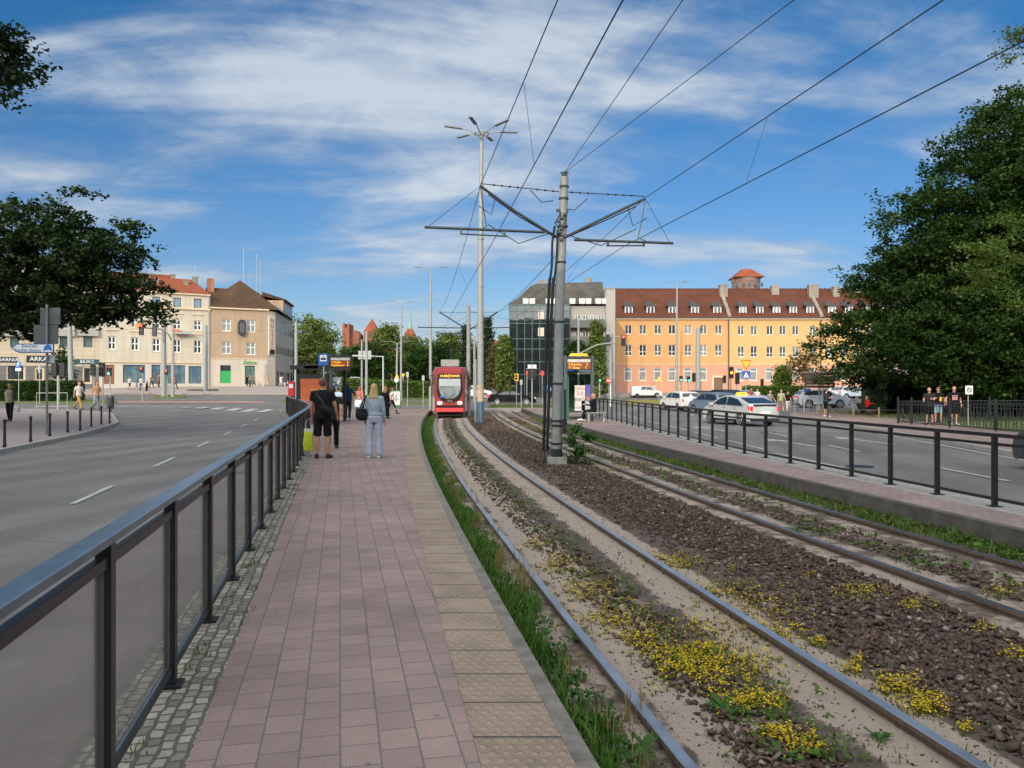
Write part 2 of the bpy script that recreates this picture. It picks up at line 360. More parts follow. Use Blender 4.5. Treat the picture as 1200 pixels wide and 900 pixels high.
# ground sheet: road surface level, one sheet to the horizon
xs = [-1600, -900, -500, -300, -200, -150] + list(np.arange(-120, 121, 3.0)) + [150, 200, 300, 500, 900, 1600]
ys = [-400, -200, -100, -60] + list(np.arange(-40, 160, 3.0)) + [165, 200, 260, 350, 500, 800, 1300, 2200]
gb = MB(); gb.loft([[(x, y, g(x, y)) for x in xs] for y in ys], False, closed=False)
struct(gb.build('road', M_ASPH, smooth=60))
# ballast bed of the two tracks
def soilmat():
    m, t, b = nt('track_soil'); v = coords(t)
    tc = N(t, 'ShaderNodeTexCoord'); sp = N(t, 'ShaderNodeSeparateXYZ'); t.links.new(tc.outputs['UV'], sp.inputs[0])
    u = sp.outputs[0]
    f1 = noise(t, v, 1.6, 8, .72, .3); f2 = noise(t, v, 45, 4, .75); f3 = noise(t, v, 4.5, 6, .7)
    # sand lies in a band along each rail; darker grit between
    cr = N(t, 'ShaderNodeFloatCurve'); c = cr.mapping.curves[0]
    W = 7.2
    pts = [(0, .55), (.75/W, .62), (.80/W, .9), (1.15/W, .95), (1.35/W, .35), (1.6/W, .3), (1.8/W, .85), (2.3/W, .85), (2.5/W, .15), (4.0/W, .15), (4.2/W, .55), (4.75/W, .6), (5.0/W, .35), (5.6/W, .5), (6.1/W, .45), (1, .35)]
    c.points[0].location = pts[0]; c.points[1].location = pts[-1]
    for p in pts[1:-1]: c.points.new(*p)
    cr.mapping.update()
    dv = N(t, 'ShaderNodeMath', operation='DIVIDE', i_1=W); t.links.new(u, dv.inputs[0]); t.links.new(dv.outputs[0], cr.inputs['Value'])
    a = N(t, 'ShaderNodeMath', operation='ADD'); t.links.new(cr.outputs[0], a.inputs[0])
    s1 = N(t, 'ShaderNodeMath', operation='MULTIPLY_ADD', i_1=1.9, i_2=-.95); t.links.new(f1, s1.inputs[0]); t.links.new(s1.outputs[0], a.inputs[1])
    a2 = N(t, 'ShaderNodeMath', operation='ADD'); s2 = N(t, 'ShaderNodeMath', operation='MULTIPLY_ADD', i_1=.8, i_2=-.4); t.links.new(f3, s2.inputs[0])
    t.links.new(a.outputs[0], a2.inputs[0]); t.links.new(s2.outputs[0], a2.inputs[1])
    sand = mixc(t, f2, (.27, .205, .16), (.45, .36, .285)); dark = mixc(t, f2, (.06, .042, .032), (.15, .11, .085))
    mrn = N(t, 'ShaderNodeMapRange', interpolation_type='SMOOTHSTEP', i_1=.38, i_2=.66); t.links.new(a2.outputs[0], mrn.inputs[0])
    col = mixc(t, mrn.outputs[0], dark, sand)
    gr = N(t, 'ShaderNodeMapRange', interpolation_type='SMOOTHSTEP', i_1=.6, i_2=.72, i_4=.55); t.links.new(noise(t, coords(t, (1, 1, 1), .5), .7, 7, .7), gr.inputs[0])
    col = mixc(t, gr.outputs[0], col, (.10, .105, .035))
    t.links.new(col, b.inputs['Base Color']); b.inputs['Roughness'].default_value = .95
    ad = N(t, 'ShaderNodeMath', operation='MULTIPLY_ADD', i_1=.5); t.links.new(f2, ad.inputs[0]); t.links.new(f3, ad.inputs[2])
    bump(t, b, ad.outputs[0], .05, .9); return m
M_SOIL = soilmat()
so_ = strip('track_bed', lambda y: off(y, -.62), lambda y: off(y, G2B + .7), -20, 62, 164, .03, M_SOIL, m=10, uv=True)
# rails
prof = [(-.035, .0), (-.035, -.03), (-.014, -.045), (-.014, -.12), (.014, -.12), (.014, -.045), (.035, -.03), (.035, 0), (.028, .006), (-.028, .006)]
pk = [1, 1, 1, 1, 1, 1, 1, 0, 0, 0]
for i, d in enumerate((0, G1, G2A, G2B)):
    b = MB(); b.sweep(prof, [(off(y, d), y, ZT) for y in np.arange(-20, 72, 1.0)], ks=pk)
    struct(b.build('tram_rail', [M_RAIL if i < 2 else M('rail_worn', (.2, .19, .18), .35, .8, var=.3, scale=4), M_RUST], smooth=30))
# left platform
yy0, yy1 = -7, 54
struct(strip('platform_paving', cobR, lambda y: edgeL(y) - .505, yy0, yy1, 122, PL, M_PAVE, m=4))
strip('cobble_strip', lambda y: fenceL(y) - .22, cobR, yy0, yy1, 122, PL - .004, M_COB, skirt=.5)
def tactile():
    m, t, b = nt('tactile'); v = coords(t, kind='UV'); vo = coords(t)
    sp = N(t, 'ShaderNodeSeparateXYZ'); t.links.new(v, sp.inputs[0])
    def mm(op, a, b_, c=None):
        n = N(t, 'ShaderNodeMath', operation=op)
        for i, q in enumerate((a, b_, c)):
            if q is None: continue
            if isinstance(q, (int, float)): n.inputs[i].default_value = q
            else: t.links.new(q, n.inputs[i])
        return n.outputs[0]
    P = .0635
    row = mm('FLOOR', mm('DIVIDE', sp.outputs[1], P), 0); par = mm('MULTIPLY', mm('MODULO', row, 2.0), .5)
    fu = mm('SUBTRACT', mm('FRACT', mm('ADD', mm('DIVIDE', sp.outputs[0], P), par), 0), .5); fv = mm('SUBTRACT', mm('FRACT', mm('DIVIDE', sp.outputs[1], P), 0), .5)
    d = mm('SQRT', mm('ADD', mm('MULTIPLY', fu, fu), mm('MULTIPLY', fv, fv)), 0)
    dome = N(t, 'ShaderNodeMapRange', interpolation_type='SMOOTHSTEP', i_1=.20, i_2=.38, i_3=1.0, i_4=0.0); t.links.new(d, dome.inputs[0])
    tv = mm('ABSOLUTE', mm('SUBTRACT', mm('FRACT', mm('DIVIDE', sp.outputs[1], .40), 0), .5), 0)
    ms = N(t, 'ShaderNodeMapRange', interpolation_type='SMOOTHSTEP', i_1=.478, i_2=.492); t.links.new(tv, ms.inputs[0])
    tile = mm('FLOOR', mm('DIVIDE', sp.outputs[1], .40), 0); wn = N(t, 'ShaderNodeTexWhiteNoise', noise_dimensions='1D'); t.links.new(tile, wn.inputs['W'])
    col = mixc(t, wn.outputs['Value'], (.25, .178, .125), (.30, .222, .16))
    col = mixc(t, 1, col, ramp(t, noise(t, vo, 3, 7, .7), [(.3, (.72,)*3), (.7, (1.15,)*3)]), 'MULTIPLY')
    col = mixc(t, 1, col, ramp(t, noise(t, vo, 160, 2, .7), [(.3, (.85,)*3), (.7, (1.15,)*3)]), 'MULTIPLY')
    wear = mixc(t, mm('MULTIPLY', dome.outputs[0], .3), col, (.36, .31, .26))
    col = mixc(t, ms.outputs[0], wear, (.05, .045, .035))
    t.links.new(col, b.inputs['Base Color']); b.inputs['Roughness'].default_value = .85
    bump(t, b, mm('SUBTRACT', dome.outputs[0], mm('MULTIPLY', ms.outputs[0], 1.5)), .006, 1.0); return m
M_TACT = tactile()
strip('tactile_paving', lambda y: edgeL(y) - .505, lambda y: edgeL(y) - .092, yy0, yy1, 122, PL + .004, M_TACT, uv=True)
strip('platform_kerb', lambda y: edgeL(y) - .092, edgeL, yy0, yy1, 122, PL + .008, M_KERB, skirt=.5)
b = MB(); b.bx(cobR(54) - .5, edgeL(54), 53.95, 54.1, 0, PL - .01); struct(b.build('platform_end_kerb', M_CONC))
# right platform: retaining wall, pavers, kerb to the road
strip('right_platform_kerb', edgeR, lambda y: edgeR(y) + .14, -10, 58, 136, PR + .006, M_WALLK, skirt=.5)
strip('right_platform_paving', lambda y: edgeR(y) + .14, lambda y: fenceR(y) - .22, -10, 58, 136, PR, M_SIDE, m=3)
strip('right_platform_border', lambda y: fenceR(y) - .22, wayR, -10, 58, 136, PR + .004, M_CONC, skirt=.5)
# pavements and kerbs beyond the roads (z follows the ground)
def walkL(y): return lerp(y, [(-20, -5.8), (10, -12.4), (22.5, -15.1), (30, -17), (38, -19.6), (43, -22.5), (47, -28), (49.5, -40), (50, -90)])
strip('left_pavement', lambda y: -95, walkL, -20, 50, 70, .13, M('grey_paving', (.235, .19, .18), .9, var=.2, scale=3, bmp=.004), m=24, follow=True)
strip('left_kerb', lambda y: walkL(y), lambda y: walkL(y) + .16, -20, 49.4, 140, .14, M_CONC, skirt=.3, follow=True)
strip('right_pavement', kerbRoadR, lambda y: 120, -20, 58.4, 157, .13, M_SIDE, m=20, follow=True)
strip('right_kerb', lambda y: kerbRoadR(y) - .16, lambda y: kerbRoadR(y), -20, 58.3, 157, .14, M_CONC, skirt=.3, follow=True)
def grassmat(name, c1, c2):
    m, t, b = nt(name); v = coords(t)
    col = mixc(t, noise(t, v, 1.2, 7, .7), c1, c2); col = mixc(t, 1, col, ramp(t, noise(t, v, 60, 3, .8), [(.3, (.6,)*3), (.7, (1.4,)*3)]), 'MULTIPLY')
    t.links.new(col, b.inputs['Base Color']); b.inputs['Roughness'].default_value = .9; bump(t, b, noise(t, v, 40, 4, .8), .05, 1); return m
M_LAWN = grassmat('lawn', (.07, .10, .025), (.13, .15, .045))
def lawn(name, fa, fb, y0, y1, n=12, m=8, z=.15, mat=None): return strip(name, fa, fb, y0, y1, n, z, mat or M_LAWN, m=m, follow=True, skirt=.25)
cst = lambda v: (lambda y: v)
lawn('park_lawn', lambda y: max(21.0 + .25*(y - 38), kerbRoadR(y) + 2.4 if y < 52 else 20), cst(70), 38, 57, 19, 12, z=.16)
lawn('park_lawn', cst(20.4), cst(60), 20, 38, 12, 8, z=.16)
lawn('lawn_strip', lambda y: XP(330, y), lambda y: XP(505, y), 77, 83, z=.12)
lawn('hedge_lawn', lambda y: XP(404, y), lambda y: XP(515, y), 90, 98, z=.12)
lawn('lawn_island', lambda y: XP(572, y), lambda y: XP(650, y), 65, 72, z=.12)
lawn('lawn_island', lambda y: XP(640, y), lambda y: XP(700, y), 84, 89, z=.1)
lawn('lawn_island', lambda y: XP(735, y), lambda y: XP(800, y), 80, 88, z=.13, mat=grassmat('dry_lawn', (.2, .17, .03), (.24, .21, .04)))
lawn('lawn_island', lambda y: XP(181, y), lambda y: XP(216, y), 86, 92, z=.12)
lawn('lawn_island', lambda y: XP(219, y), lambda y: XP(256, y), 97, 100, z=.12)
lawn('lawn_island', lambda y: XP(-30, y), lambda y: XP(136, y), 72, 80, z=.12)
strip('cycle_path', lambda y: XP(60, y), lambda y: XP(310, y), 73, 78, 5, .035, M('red_path', (.33, .17, .15), .85, var=.15), m=20, follow=True)
strip('far_pavement', lambda y: XP(-40, y), lambda y: XP(360, y), 93.5, 125, 20, .12, M('far_paving', (.3, .25, .23), .9, var=.15), m=24, follow=True, skirt=.2)
strip('far_pavement', lambda y: XP(560, y), lambda y: XP(1010, y), 101, 130, 16, .12, M('far_paving'), m=24, follow=True, skirt=.2)
strip('stop_pavement', lambda y: XP(566, y), lambda y: XP(680, y), 58.1, 64, 6, .11, M('far_paving'), m=8, follow=True, skirt=.2)

# painted road markings
mk = MB(); cnt = 0
def dash(x, y, dx, dy, L, w=.12, z=.02):
    d = Vector((dx, dy, 0)).normalized(); nrm = Vector((d.y, -d.x, 0))*w/2; a = Vector((x, y, 0)); m = max(1, int(L/.8))
    mk.loft([[(p.x, p.y, g(p.x, p.y) + z) for p in (a + d*L*i/m - nrm, a + d*L*i/m + nrm)] for i in range(m + 1)], False, closed=False)
for k in range(7):
    y = 13.4 - 6*0 + 6.0*k - 6.8; x = -7.83 - .235*(y - 12.6); dash(x + .45, y + .3, -.235, 1, 2.4, .11)
for k in range(16):       # zebra across the left street
    px = 304.8 - 18.2*k; D = 54.5
    if px > 120: dash(XP(px, D), D, -.16 - .02*k, 1, 5.0, .62, .045)
for k in range(7): dash(XP(243 + 11*k, 72), 72, 1, .0, .5, .12, .04)
for px in (276, 279.5, 312): dash(XP(px, 74), 74, -.1, 1, 4.5, .14, .04)
def curveline(f, y0, y1, w=.12, on=None, offl=None):
    y = y0
    while y < y1:
        st = on or 1.0
        dash(f(y), y, f(y + .5) - f(y - .5), 1.0, st*1.01, w); y += (on + offl) if on else 1.0
curveline(lambda y: kerbRoadR(y) - .55, -6, 44, .13)
curveline(lambda y: kerbRoadR(y)*.52 + wayR(y)*.48, 2, 60, .12, 2.6, 4.4)
curveline(lambda y: kerbRoadR(y)*.22 + wayR(y)*.78, 3, 52, .14, 4.0, 1.2)
for (x, y) in ((9.6, 27.5), (12.6, 28.5), (9.0, 36)):    # lane arrows
    dash(x + .33, y - 2.6, -.12, 1, 2.7, .2); a = Vector((x, y, 0)); d = Vector((-.12, 1, 0)).normalized(); n_ = Vector((d.y, -d.x, 0))
    mk.poly([tuple(p + Vector((0, 0, .02 + g(p.x, p.y)))) for p in (a - n_*.5, a + n_*.5, a + d*1.2)])
def worn():
    m, t, b = nt('worn_paint'); v = coords(t); b.inputs['Base Color'].default_value = (.5, .49, .46, 1); b.inputs['Roughness'].default_value = .8
    tr = N(t, 'ShaderNodeBsdfTransparent'); mx = N(t, 'ShaderNodeMixShader'); f = N(t, 'ShaderNodeMapRange', i_1=.36, i_2=.62, i_3=.25, i_4=1.0); t.links.new(noise(t, v, 9, 8, .75), f.inputs[0]); t.links.new(f.outputs[0], mx.inputs[0]); t.links.new(tr.outputs[0], mx.inputs[1]); t.links.new(b.outputs[0], mx.inputs[2]); t.links.new(mx.outputs[0], t.nodes['Material Output'].inputs['Surface']); return m
struct(mk.build('road_markings', worn()))
# manhole covers and repaired asphalt patches on both roads
b = MB()
for x, y in ((-6.4, 17.5), (8.6, 19), (11, 33)): b.cyl(x, y, .0, .012, .33, n=20)
struct(b.build('road_covers', M_DKMET))
b = MB()
for x, y, a_, l_, w_ in ((10.5, 23, -.12, 6, 1.4),):
    d = Vector((a_, 1, 0)).normalized(); n_ = Vector((d.y, -d.x, 0)); p = Vector((x, y, .006))
    b.poly([tuple(p), tuple(p + n_*w_), tuple(p + n_*w_ + d*l_), tuple(p + d*l_)])
struct(b.build('road_patches', asphalt('asphalt_patch', (.115, .106, .1))))
# ------------------------------------------------------------------ buildings
class Fac:
    """a facade: local x along it, local y into the house, z up"""
    def __init__(s, ax, ay, th, z0): s.A = Vector((ax, ay, 0)); s.th = th; s.z0 = z0; s.c, s.s = math.cos(th), math.sin(th)
    def at(s, px, py, d=0.0):
        # local coords of the point where the line of sight meets the plane y_local = d
        dx, dy, dz = (px - CX)/F, 1.0, -(py - HY)/F
        ox, oy = -s.A.x, -s.A.y
        lx, ly = ox*s.c + oy*s.s, -ox*s.s + oy*s.c
        vx, vy = dx*s.c + dy*s.s, -dx*s.s + dy*s.c
        t = (d - ly)/vy; return lx + vx*t, CZ + dz*t - s.z0
    def rect(s, px0, px1, py0, py1, d=0.0):
        u0, z1 = s.at(px0, py0, d); u1, z0 = s.at(px1, py1, d); zc1 = s.at((px0+px1)/2, py0, d)[1]; zc0 = s.at((px0+px1)/2, py1, d)[1]
        return (u0, u1, zc0, zc1)
def wallmesh(mb, u0, u1, z0, z1, holes, y=0, depth=.2, k=0, kr=None):
    us = sorted(set([u0, u1] + [min(max(q, u0), u1) for h in holes for q in h[:2]])); zs = sorted(set([z0, z1] + [min(max(q, z0), z1) for h in holes for q in h[2:]]))
    for a, b in zip(us, us[1:]):
        for c, d in zip(zs, zs[1:]):
            mu, mz = (a+b)/2, (c+d)/2
            if b - a < 1e-5 or d - c < 1e-5 or any(h[0] < mu < h[1] and h[2] < mz < h[3] for h in holes): continue
            mb.quad((a, y, c), (b, y, c), (b, y, d), (a, y, d), k)
    kr = k if kr is None else kr
    for a, b, c, d in holes:
        Y = y + depth
        mb.quad((a, y, c), (a, Y, c), (a, Y, d), (a, y, d), kr); mb.quad((b, y, c), (b, y, d), (b, Y, d), (b, Y, c), kr)
        mb.quad((a, y, d), (a, Y, d), (b, Y, d), (b, y, d), kr); mb.quad((a, y, c), (b, y, c), (b, Y, c), (a, Y, c), kr)
def window(par, r, y, fm, gm, cols=2, trans=.64, fw=.07, sill=None, name='window'):
    a, b, c, d = r; m = MB(); Y0, Y1 = y + .10, y + .16
    m.bx(a, a+fw, Y0, Y1, c, d); m.bx(b-fw, b, Y0, Y1, c, d); m.bx(a+fw, b-fw, Y0, Y1, c, c+fw); m.bx(a+fw, b-fw, Y0, Y1, d-fw, d)
    for i in range(1, cols):
        x = a + (b-a)*i/cols; m.bx(x-fw*.6, x+fw*.6, Y0+.004, Y1, c+fw, d-fw)
    if trans: z = c + (d-c)*trans; m.bx(a+fw, b-fw, Y0+.008, Y1, z-fw*.5, z+fw*.5)
    o = m.build(name, fm, par)
    p = MB(); p.quad((a, Y1-.02, c), (b, Y1-.02, c), (b, Y1-.02, d), (a, Y1-.02, d)); p.build('pane', gm, o)
    if sill: q = MB(); q.bx(a-.1, b+.1, y-.09, y+.1, c-.09, c-.005); q.build('sill', sill, o)
    return o
def plaster(name, c, var=.1, dirt=.2):
    m, t, b = nt(name); v = coords(t)
    col = ramp(t, noise(t, v, .45, 7, .65), [(.3, sc(c, 1-var)), (.7, sc(c, 1+var*.6))])
    col = mixc(t, 1, col, ramp(t, noise(t, coords(t, (1.6, 1.6, .16)), 1.2, 6, .7), [(.28, (1-dirt, 1-dirt, 1-dirt*.9)), (.6, (1, 1, 1))]), 'MULTIPLY')
    t.links.new(col, b.inputs['Base Color']); b.inputs['Roughness'].default_value = .92; bump(t, b, noise(t, v, 30, 4), .01, .4); return m
def tiles(name, c, rowz=.32):
    m, t, b = nt(name); v = coords(t)
    wv = N(t, 'ShaderNodeTexWave', wave_type='BANDS', bands_direction='Z', wave_profile='SAW', i_Scale=1/rowz*.16, i_Distortion=.15); t.links.new(v, wv.inputs['Vector'])
    wx = N(t, 'ShaderNodeTexWave', wave_type='BANDS', bands_direction='X', i_Scale=1.3, i_Distortion=.1); t.links.new(v, wx.inputs['Vector'])
    col = ramp(t, noise(t, v, .5, 8, .75), [(.25, sc(c, .72)), (.5, c), (.75, sc(c, 1.25))])
    col = mixc(t, 1, col, ramp(t, noise(t, coords(t, (1, 1, 1)), 5, 3, .8), [(.3, (.75,)*3), (.7, (1.2,)*3)]), 'MULTIPLY')
    t.links.new(col, b.inputs['Base Color']); b.inputs['Roughness'].default_value = .9; b.inputs['Specular IOR Level'].default_value = .12
    ad = N(t, 'ShaderNodeMath', operation='ADD'); t.links.new(wv.outputs['Fac'], ad.inputs[0]); t.links.new(wx.outputs['Fac'], ad.inputs[1]); bump(t, b, ad.outputs[0], .035, .6); return m
M_YW = plaster('ochre_plaster', (.56, .305, .125), .06, .1); M_PW = plaster('peach_plaster', (.55, .285, .185), .06, .12)
M_YW2 = plaster('yellow_plaster', (.56, .35, .145), .06, .1)
M_TRIM = plaster('pale_trim', (.62, .48, .33), .06, .15); M_RTILE = tiles('red_roof_tiles', (.105, .04, .026)); M_BTILE = tiles('brown_roof_tiles', (.085, .052, .032))
M_OTILE = tiles('orange_roof_tiles', (.24, .07, .04)); M_WFR = M('white_frame', (.72, .71, .68), .5, var=.06); M_DSLATE = M('dark_slate', (.055, .05, .048), .7, var=.3)
M_CHIM = plaster('chimney_plaster', (.27, .235, .195), .15, .4); M_STONE = M('plinth_stone', (.33, .25, .2), .9, var=.2)
M_DOOR = M('brown_door', (.17, .085, .05), .6, var=.2)
rng = random.Random(3); M_WMID = M('half_curtained_glass', (.10, .105, .10), .15, var=.8, scale=2.2, spec=.6)
def gm(): return rng.choice([M_WGL, M_WGL, M_WCUR, M_WMID, M_WMID])

def yellow(name, label, px0, px1, rows, ground, dorm, wallm, wallg, chim, door=None, cw=8.2, dw=9.2, D=115.0, party=True):
    z0 = .75; f = Fac(XP(px0, D), D, 0, z0); W = f.at(px1, 400)[0]
    rt = root(name, label, 'building', (f.A.x, D, z0)); holes = []
    wins = []
    for py0, py1, cols in rows:
        for c in cols: wins.append((f.rect(c - cw/2, c + cw/2, py0, py1), .36 if py1 > 400 else 0))
    gw = [f.rect(c - 4.4, c + 4.4, 431, 446) for c in ground]
    zb = f.at(px0, 426.5)[1]; ze = f.at(px0, 374.5)[1]
    b = MB(); wallmesh(b, 0, W, zb, ze, [w_[0] for w_ in wins]); b.quad((0, 0, 0), (0, 11, 0), (0, 11, ze), (0, 0, ze)); b.quad((W, 0, 0), (W, 11, 0), (W, 11, ze), (W, 0, ze)); b.quad((0, 11, 0), (W, 11, 0), (W, 11, ze), (0, 11, ze))
    b.build('wall', wallm, rt)
    gh = list(gw) + ([f.rect(*door)] if door else [])
    b = MB(); wallmesh(b, 0, W, -.6, zb - .12, gh); b.build('ground_floor_wall', wallg, rt)
    b = MB(); b.bx(0, W, -.07, .12, zb - .12, zb); b.build('string_course', M_TRIM, rt)
    b = MB(); b.bx(0, W, -.05, .02, -.6, .55); b.build('plinth', M_STONE, rt) if not door else None
    b = MB(); b.prism([(0, 0), (W, 0), (W, .28), (0, .28)], -.32, .1); b.T = None; o = b.build('cornice', M_TRIM, rt); o.location = (0, 0, ze)
    for r, tr in wins: window(rt, r, .05, M_WFR, gm(), 2, tr, sill=M_TRIM)
    for r in gw: window(rt, r, .05, M_WFR, M_WCUR, 1, .72, fw=.1, sill=M_TRIM)
    if door:
        r = f.rect(*door); b = MB(); b.bx(r[0]+.02, r[1]-.02, .12, .18, r[2]-.4, r[3]-.02)
        for i in range(4): b.bx(r[0] + .15 + i*(r[1]-r[0]-.2)/4, r[0] + .05 + (i+1)*(r[1]-r[0]-.2)/4, .09, .12, r[2]+.1, r[3]-.3)
        dr = b.build('door', M_DOOR, rt); b = MB(); b.bx(r[0]-.3, r[0], -.06, .1, r[2]-.4, r[3]+.3); b.bx(r[1], r[1]+.3, -.06, .1, r[2]-.4, r[3]+.3); b.bx(r[0], r[1], -.06, .1, r[3], r[3]+.3); b.build('door_frame', M_TRIM, dr)
    # roof: steep tiled slope, ridge parallel to the street
    yr = 5.2; zr = CZ + (HY - 338.5)/F*(D + yr) - z0; ze2 = ze + .28
    b = MB(); b.poly([(0, -.4, ze2), (W, -.4, ze2), (W, yr, zr), (0, yr, zr)]); b.poly([(0, 11.4, ze2), (W, 11.4, ze2), (W, yr, zr), (0, yr, zr)]); b.poly([(0, -.4, ze2), (0, yr, zr), (0, 11.4, ze2)]); b.poly([(W, -.4, ze2), (W, yr, zr), (W, 11.4, ze2)])
    rf = b.build('roof', M_RTILE, rt)
    b = MB()
    for i in range(int(W/.4)): b.cyl(.2 + i*.4, yr, zr - .06, zr + .1, .17, .13, 6)
    b.build('ridge_tiles', M_RTILE, rf)
    b = MB(); b.tube([(0, -.44, ze2 - .02), (W, -.44, ze2 - .02)], .08, 6); b.build('gutter', M_DSLATE, rf)
    for c in dorm:
        yd = .55; r = f.rect(c - dw/2, c + dw/2, 358.3, 369, yd)
        zs = lambda y: ze2 + (zr - ze2)*(y + .4)/(yr + .4)
        yb = -.4 + (r[3] + .1 - ze2)/(zr - ze2)*(yr + .4)
        b = MB(); b.k = 0
        b.poly([(r[0], yd, zs(yd) - .1), (r[0], yd, r[3]), (r[0], yb, r[3])]); b.poly([(r[1], yd, zs(yd) - .1), (r[1], yd, r[3]), (r[1], yb, r[3])])
        b.quad((r[0], yd, zs(yd) - .2), (r[1], yd, zs(yd) - .2), (r[1], yd, r[2]), (r[0], yd, r[2]))
        yb2 = yb + .9
        b.poly([(r[0]-.25, yd-.3, r[3]), (r[1]+.25, yd-.3, r[3]), ((r[0]+r[1])/2 + .3, yb2, zs(yb2) + .05), ((r[0]+r[1])/2 - .3, yb2, zs(yb2) + .05)])
        b.poly([(r[0]-.25, yd-.3, r[3]), (r[0]-.25, yb, r[3] + .02), ((r[0]+r[1])/2 - .3, yb2, zs(yb2) + .05)]); b.poly([(r[1]+.25, yd-.3, r[3]), (r[1]+.25, yb, r[3] + .02), ((r[0]+r[1])/2 + .3, yb2, zs(yb2) + .05)])
        b.bx(r[0]-.25, r[1]+.25, yd-.3, yd, r[3]-.1, r[3]-.004)
        dm = b.build('dormer', M_DSLATE, rt)
        m = MB(); a_, b_, c_, d_ = r; fw = .13
        m.bx(a_, a_+fw, yd-.06, yd-.004, c_, d_-.1); m.bx(b_-fw, b_, yd-.06, yd-.004, c_, d_-.1); m.bx(a_+fw, b_-fw, yd-.06, yd-.004, c_, c_+fw); m.bx(a_+fw, b_-fw, yd-.06, yd-.004, d_-.1-fw, d_-.1); xm = (a_+b_)/2; m.bx(xm-.08, xm+.08, yd-.056, yd-.004, c_+fw, d_-.1-fw)
        m.quad((a_, yd-.02, c_), (b_, yd-.02, c_), (b_, yd-.02, d_-.1), (a_, yd-.02, d_-.1), 1)
        m.build('dormer_window', [M_WFR, gm()], dm)
    for c, wd, pyt, pyb, yd in chim:
        r = f.rect(c - wd/2, c + wd/2, pyt, pyb, yd); b = MB(); b.bx(r[0], r[1], yd, yd + .9, r[2] - 1.2, r[3]); b.bx(r[0]-.06, r[1]+.06, yd-.06, yd + .96, r[3]-.25, r[3]-.1); b.build('chimney', M_CHIM, rt)
    if party:
        x = W - .25; b = MB(); b.loft([[(x, -.3, ze2), (x+.5, -.3, ze2), (x+.5, -.3, ze2+.35), (x, -.3, ze2+.35)], [(x, yr, zr), (x+.5, yr, zr), (x+.5, yr, zr+.35), (x, yr, zr+.35)]]); b.build('parapet', M_CHIM, rt)
    b = MB(); b.tube([(W-.12, -.12, -.5), (W-.12, -.12, ze)], .07, 6); b.build('downpipe', M_DSLATE, rt)
    return rt
yellow('corner_building', 'ochre building with peach ground floor and brown door, next to the glass office', 722, 854.5,
    [(381, 391.4, [736.4, 753.4, 771, 787.6, 806.4, 824.4, 842]), (404, 416.8, [736.4, 753.4, 771, 787.6, 806.4, 824.4, 842])],
    [736, 753, 770.6, 787.4, 806, 824], [736.8, 762.4, 788, 814.4, 840.6], M_YW, M_PW, [(848.5, 9, 333, 345, 3.6)], door=(836.5, 847, 442.5, 459))
yellow('terraced_building', 'yellow building in the middle of the red roofed row, behind the give way sign', 854.8, 962.5,
    [(382, 392.4, [868.4, 883.6, 902.2, 917.3, 932.4, 952.6]), (406, 418.4, [868.4, 883.6, 902.2, 917.3, 932.4, 952.6])],
    [867, 883, 901.5, 916.5, 931.5, 951], [870.5, 890.3, 910, 929.6, 949.4], M_YW2, M_PW, [(909, 8.5, 334, 346, 4.0), (954, 11, 333, 349, 3.4)], cw=7.6, dw=8.6)
yellow('terraced_building', 'yellow building with white shop entrance, half hidden behind the big dark tree', 962.8, 1075,
    [(382, 392.4, [972, 988, 1004, 1020, 1036, 1052]), (406, 418.4, [972, 988, 1004, 1020, 1036, 1052])],
    [980, 988, 1012, 1024, 1048, 1060], [975, 995, 1015, 1035, 1055], M_YW2, M_PW, [(980.5, 7, 335, 347, 3.6), (1005, 7, 335, 347, 4.0)], party=False)

# round brick tower behind the row
D = 190; rt = root('brick_tower', 'round brick tower with red pyramid roof rising behind the yellow row', 'tower', (XP(874, D), D, .5))
M_BRICK = pavers('red_brick', (.30, .12, .075), .5, .17, .5, 0, mortar=.24, msize=.02, cv=.3, speck=.2, bd=.01)
b = MB(); n = 16; r0 = XP(891 - 874 + 600, D)
zt = ZP(326.5, D) - .5; b.ell([(0, 0, 0, r0*.93, r0*.93), (0, 0, zt - 1.2, r0*.93, r0*.93), (0, 0, zt - .9, r0*.97, r0*.97), (0, 0, zt, r0*.97, r0*.97)], 20); b.build('wall', M('tower_brick', (.20, .13, .10), .9, var=.35, scale=1.2), rt)
b = MB(); b.ell([(0, 0, zt, r0*1.42, r0*1.42), (0, 0, ZP(317, D) - .5, r0*.5, r0*.5), (0, 0, ZP(316, D) - .5, r0*.45, r0*.45)], 4); b.build('roof', M_OTILE, rt).rotation_euler.z = R(45)
b = MB()
for k in range(5): b.cb(-3 + 1.5*k, -r0*.93 + .12*abs(k-2), zt - 1.9, .5, .5, .9)
b.build('window', M_WGL, rt)

# glass office block
D = 100; z0 = .3; f = Fac(XP(597, D), D, 0, z0); u = lambda px, py=400, d=0: f.at(px, py, d)[0]; zz = lambda py, d=0: f.at(600, py, d)[1]
rt = root('glass_office', 'office block with dark mirrored glass front, white balconies and grey metal mansard roof', 'building', (f.A.x, D, z0))
def mirrorglass():
    m, t, b = nt('mirror_glass'); v = coords(t)
    b.inputs['Base Color'].default_value = (.012, .016, .016, 1); b.inputs['Roughness'].default_value = .03; b.inputs['Specular IOR Level'].default_value = 1.0
    b.inputs['Metallic'].default_value = .0; b.inputs['IOR'].default_value = 1.6; bump(t, b, noise(t, v, .35, 3), .02, .25); return m
uL, uG, uR = 0, u(668), u(721); zg = zz(358); b = MB(); b.bx(uL, uG, 0, 14, -.5, zg); b.build('glass_front', mirrorglass(), rt)
b = MB(); M_MUL = M('green_mullion', (.05, .085, .08), .4, .4, var=.1)
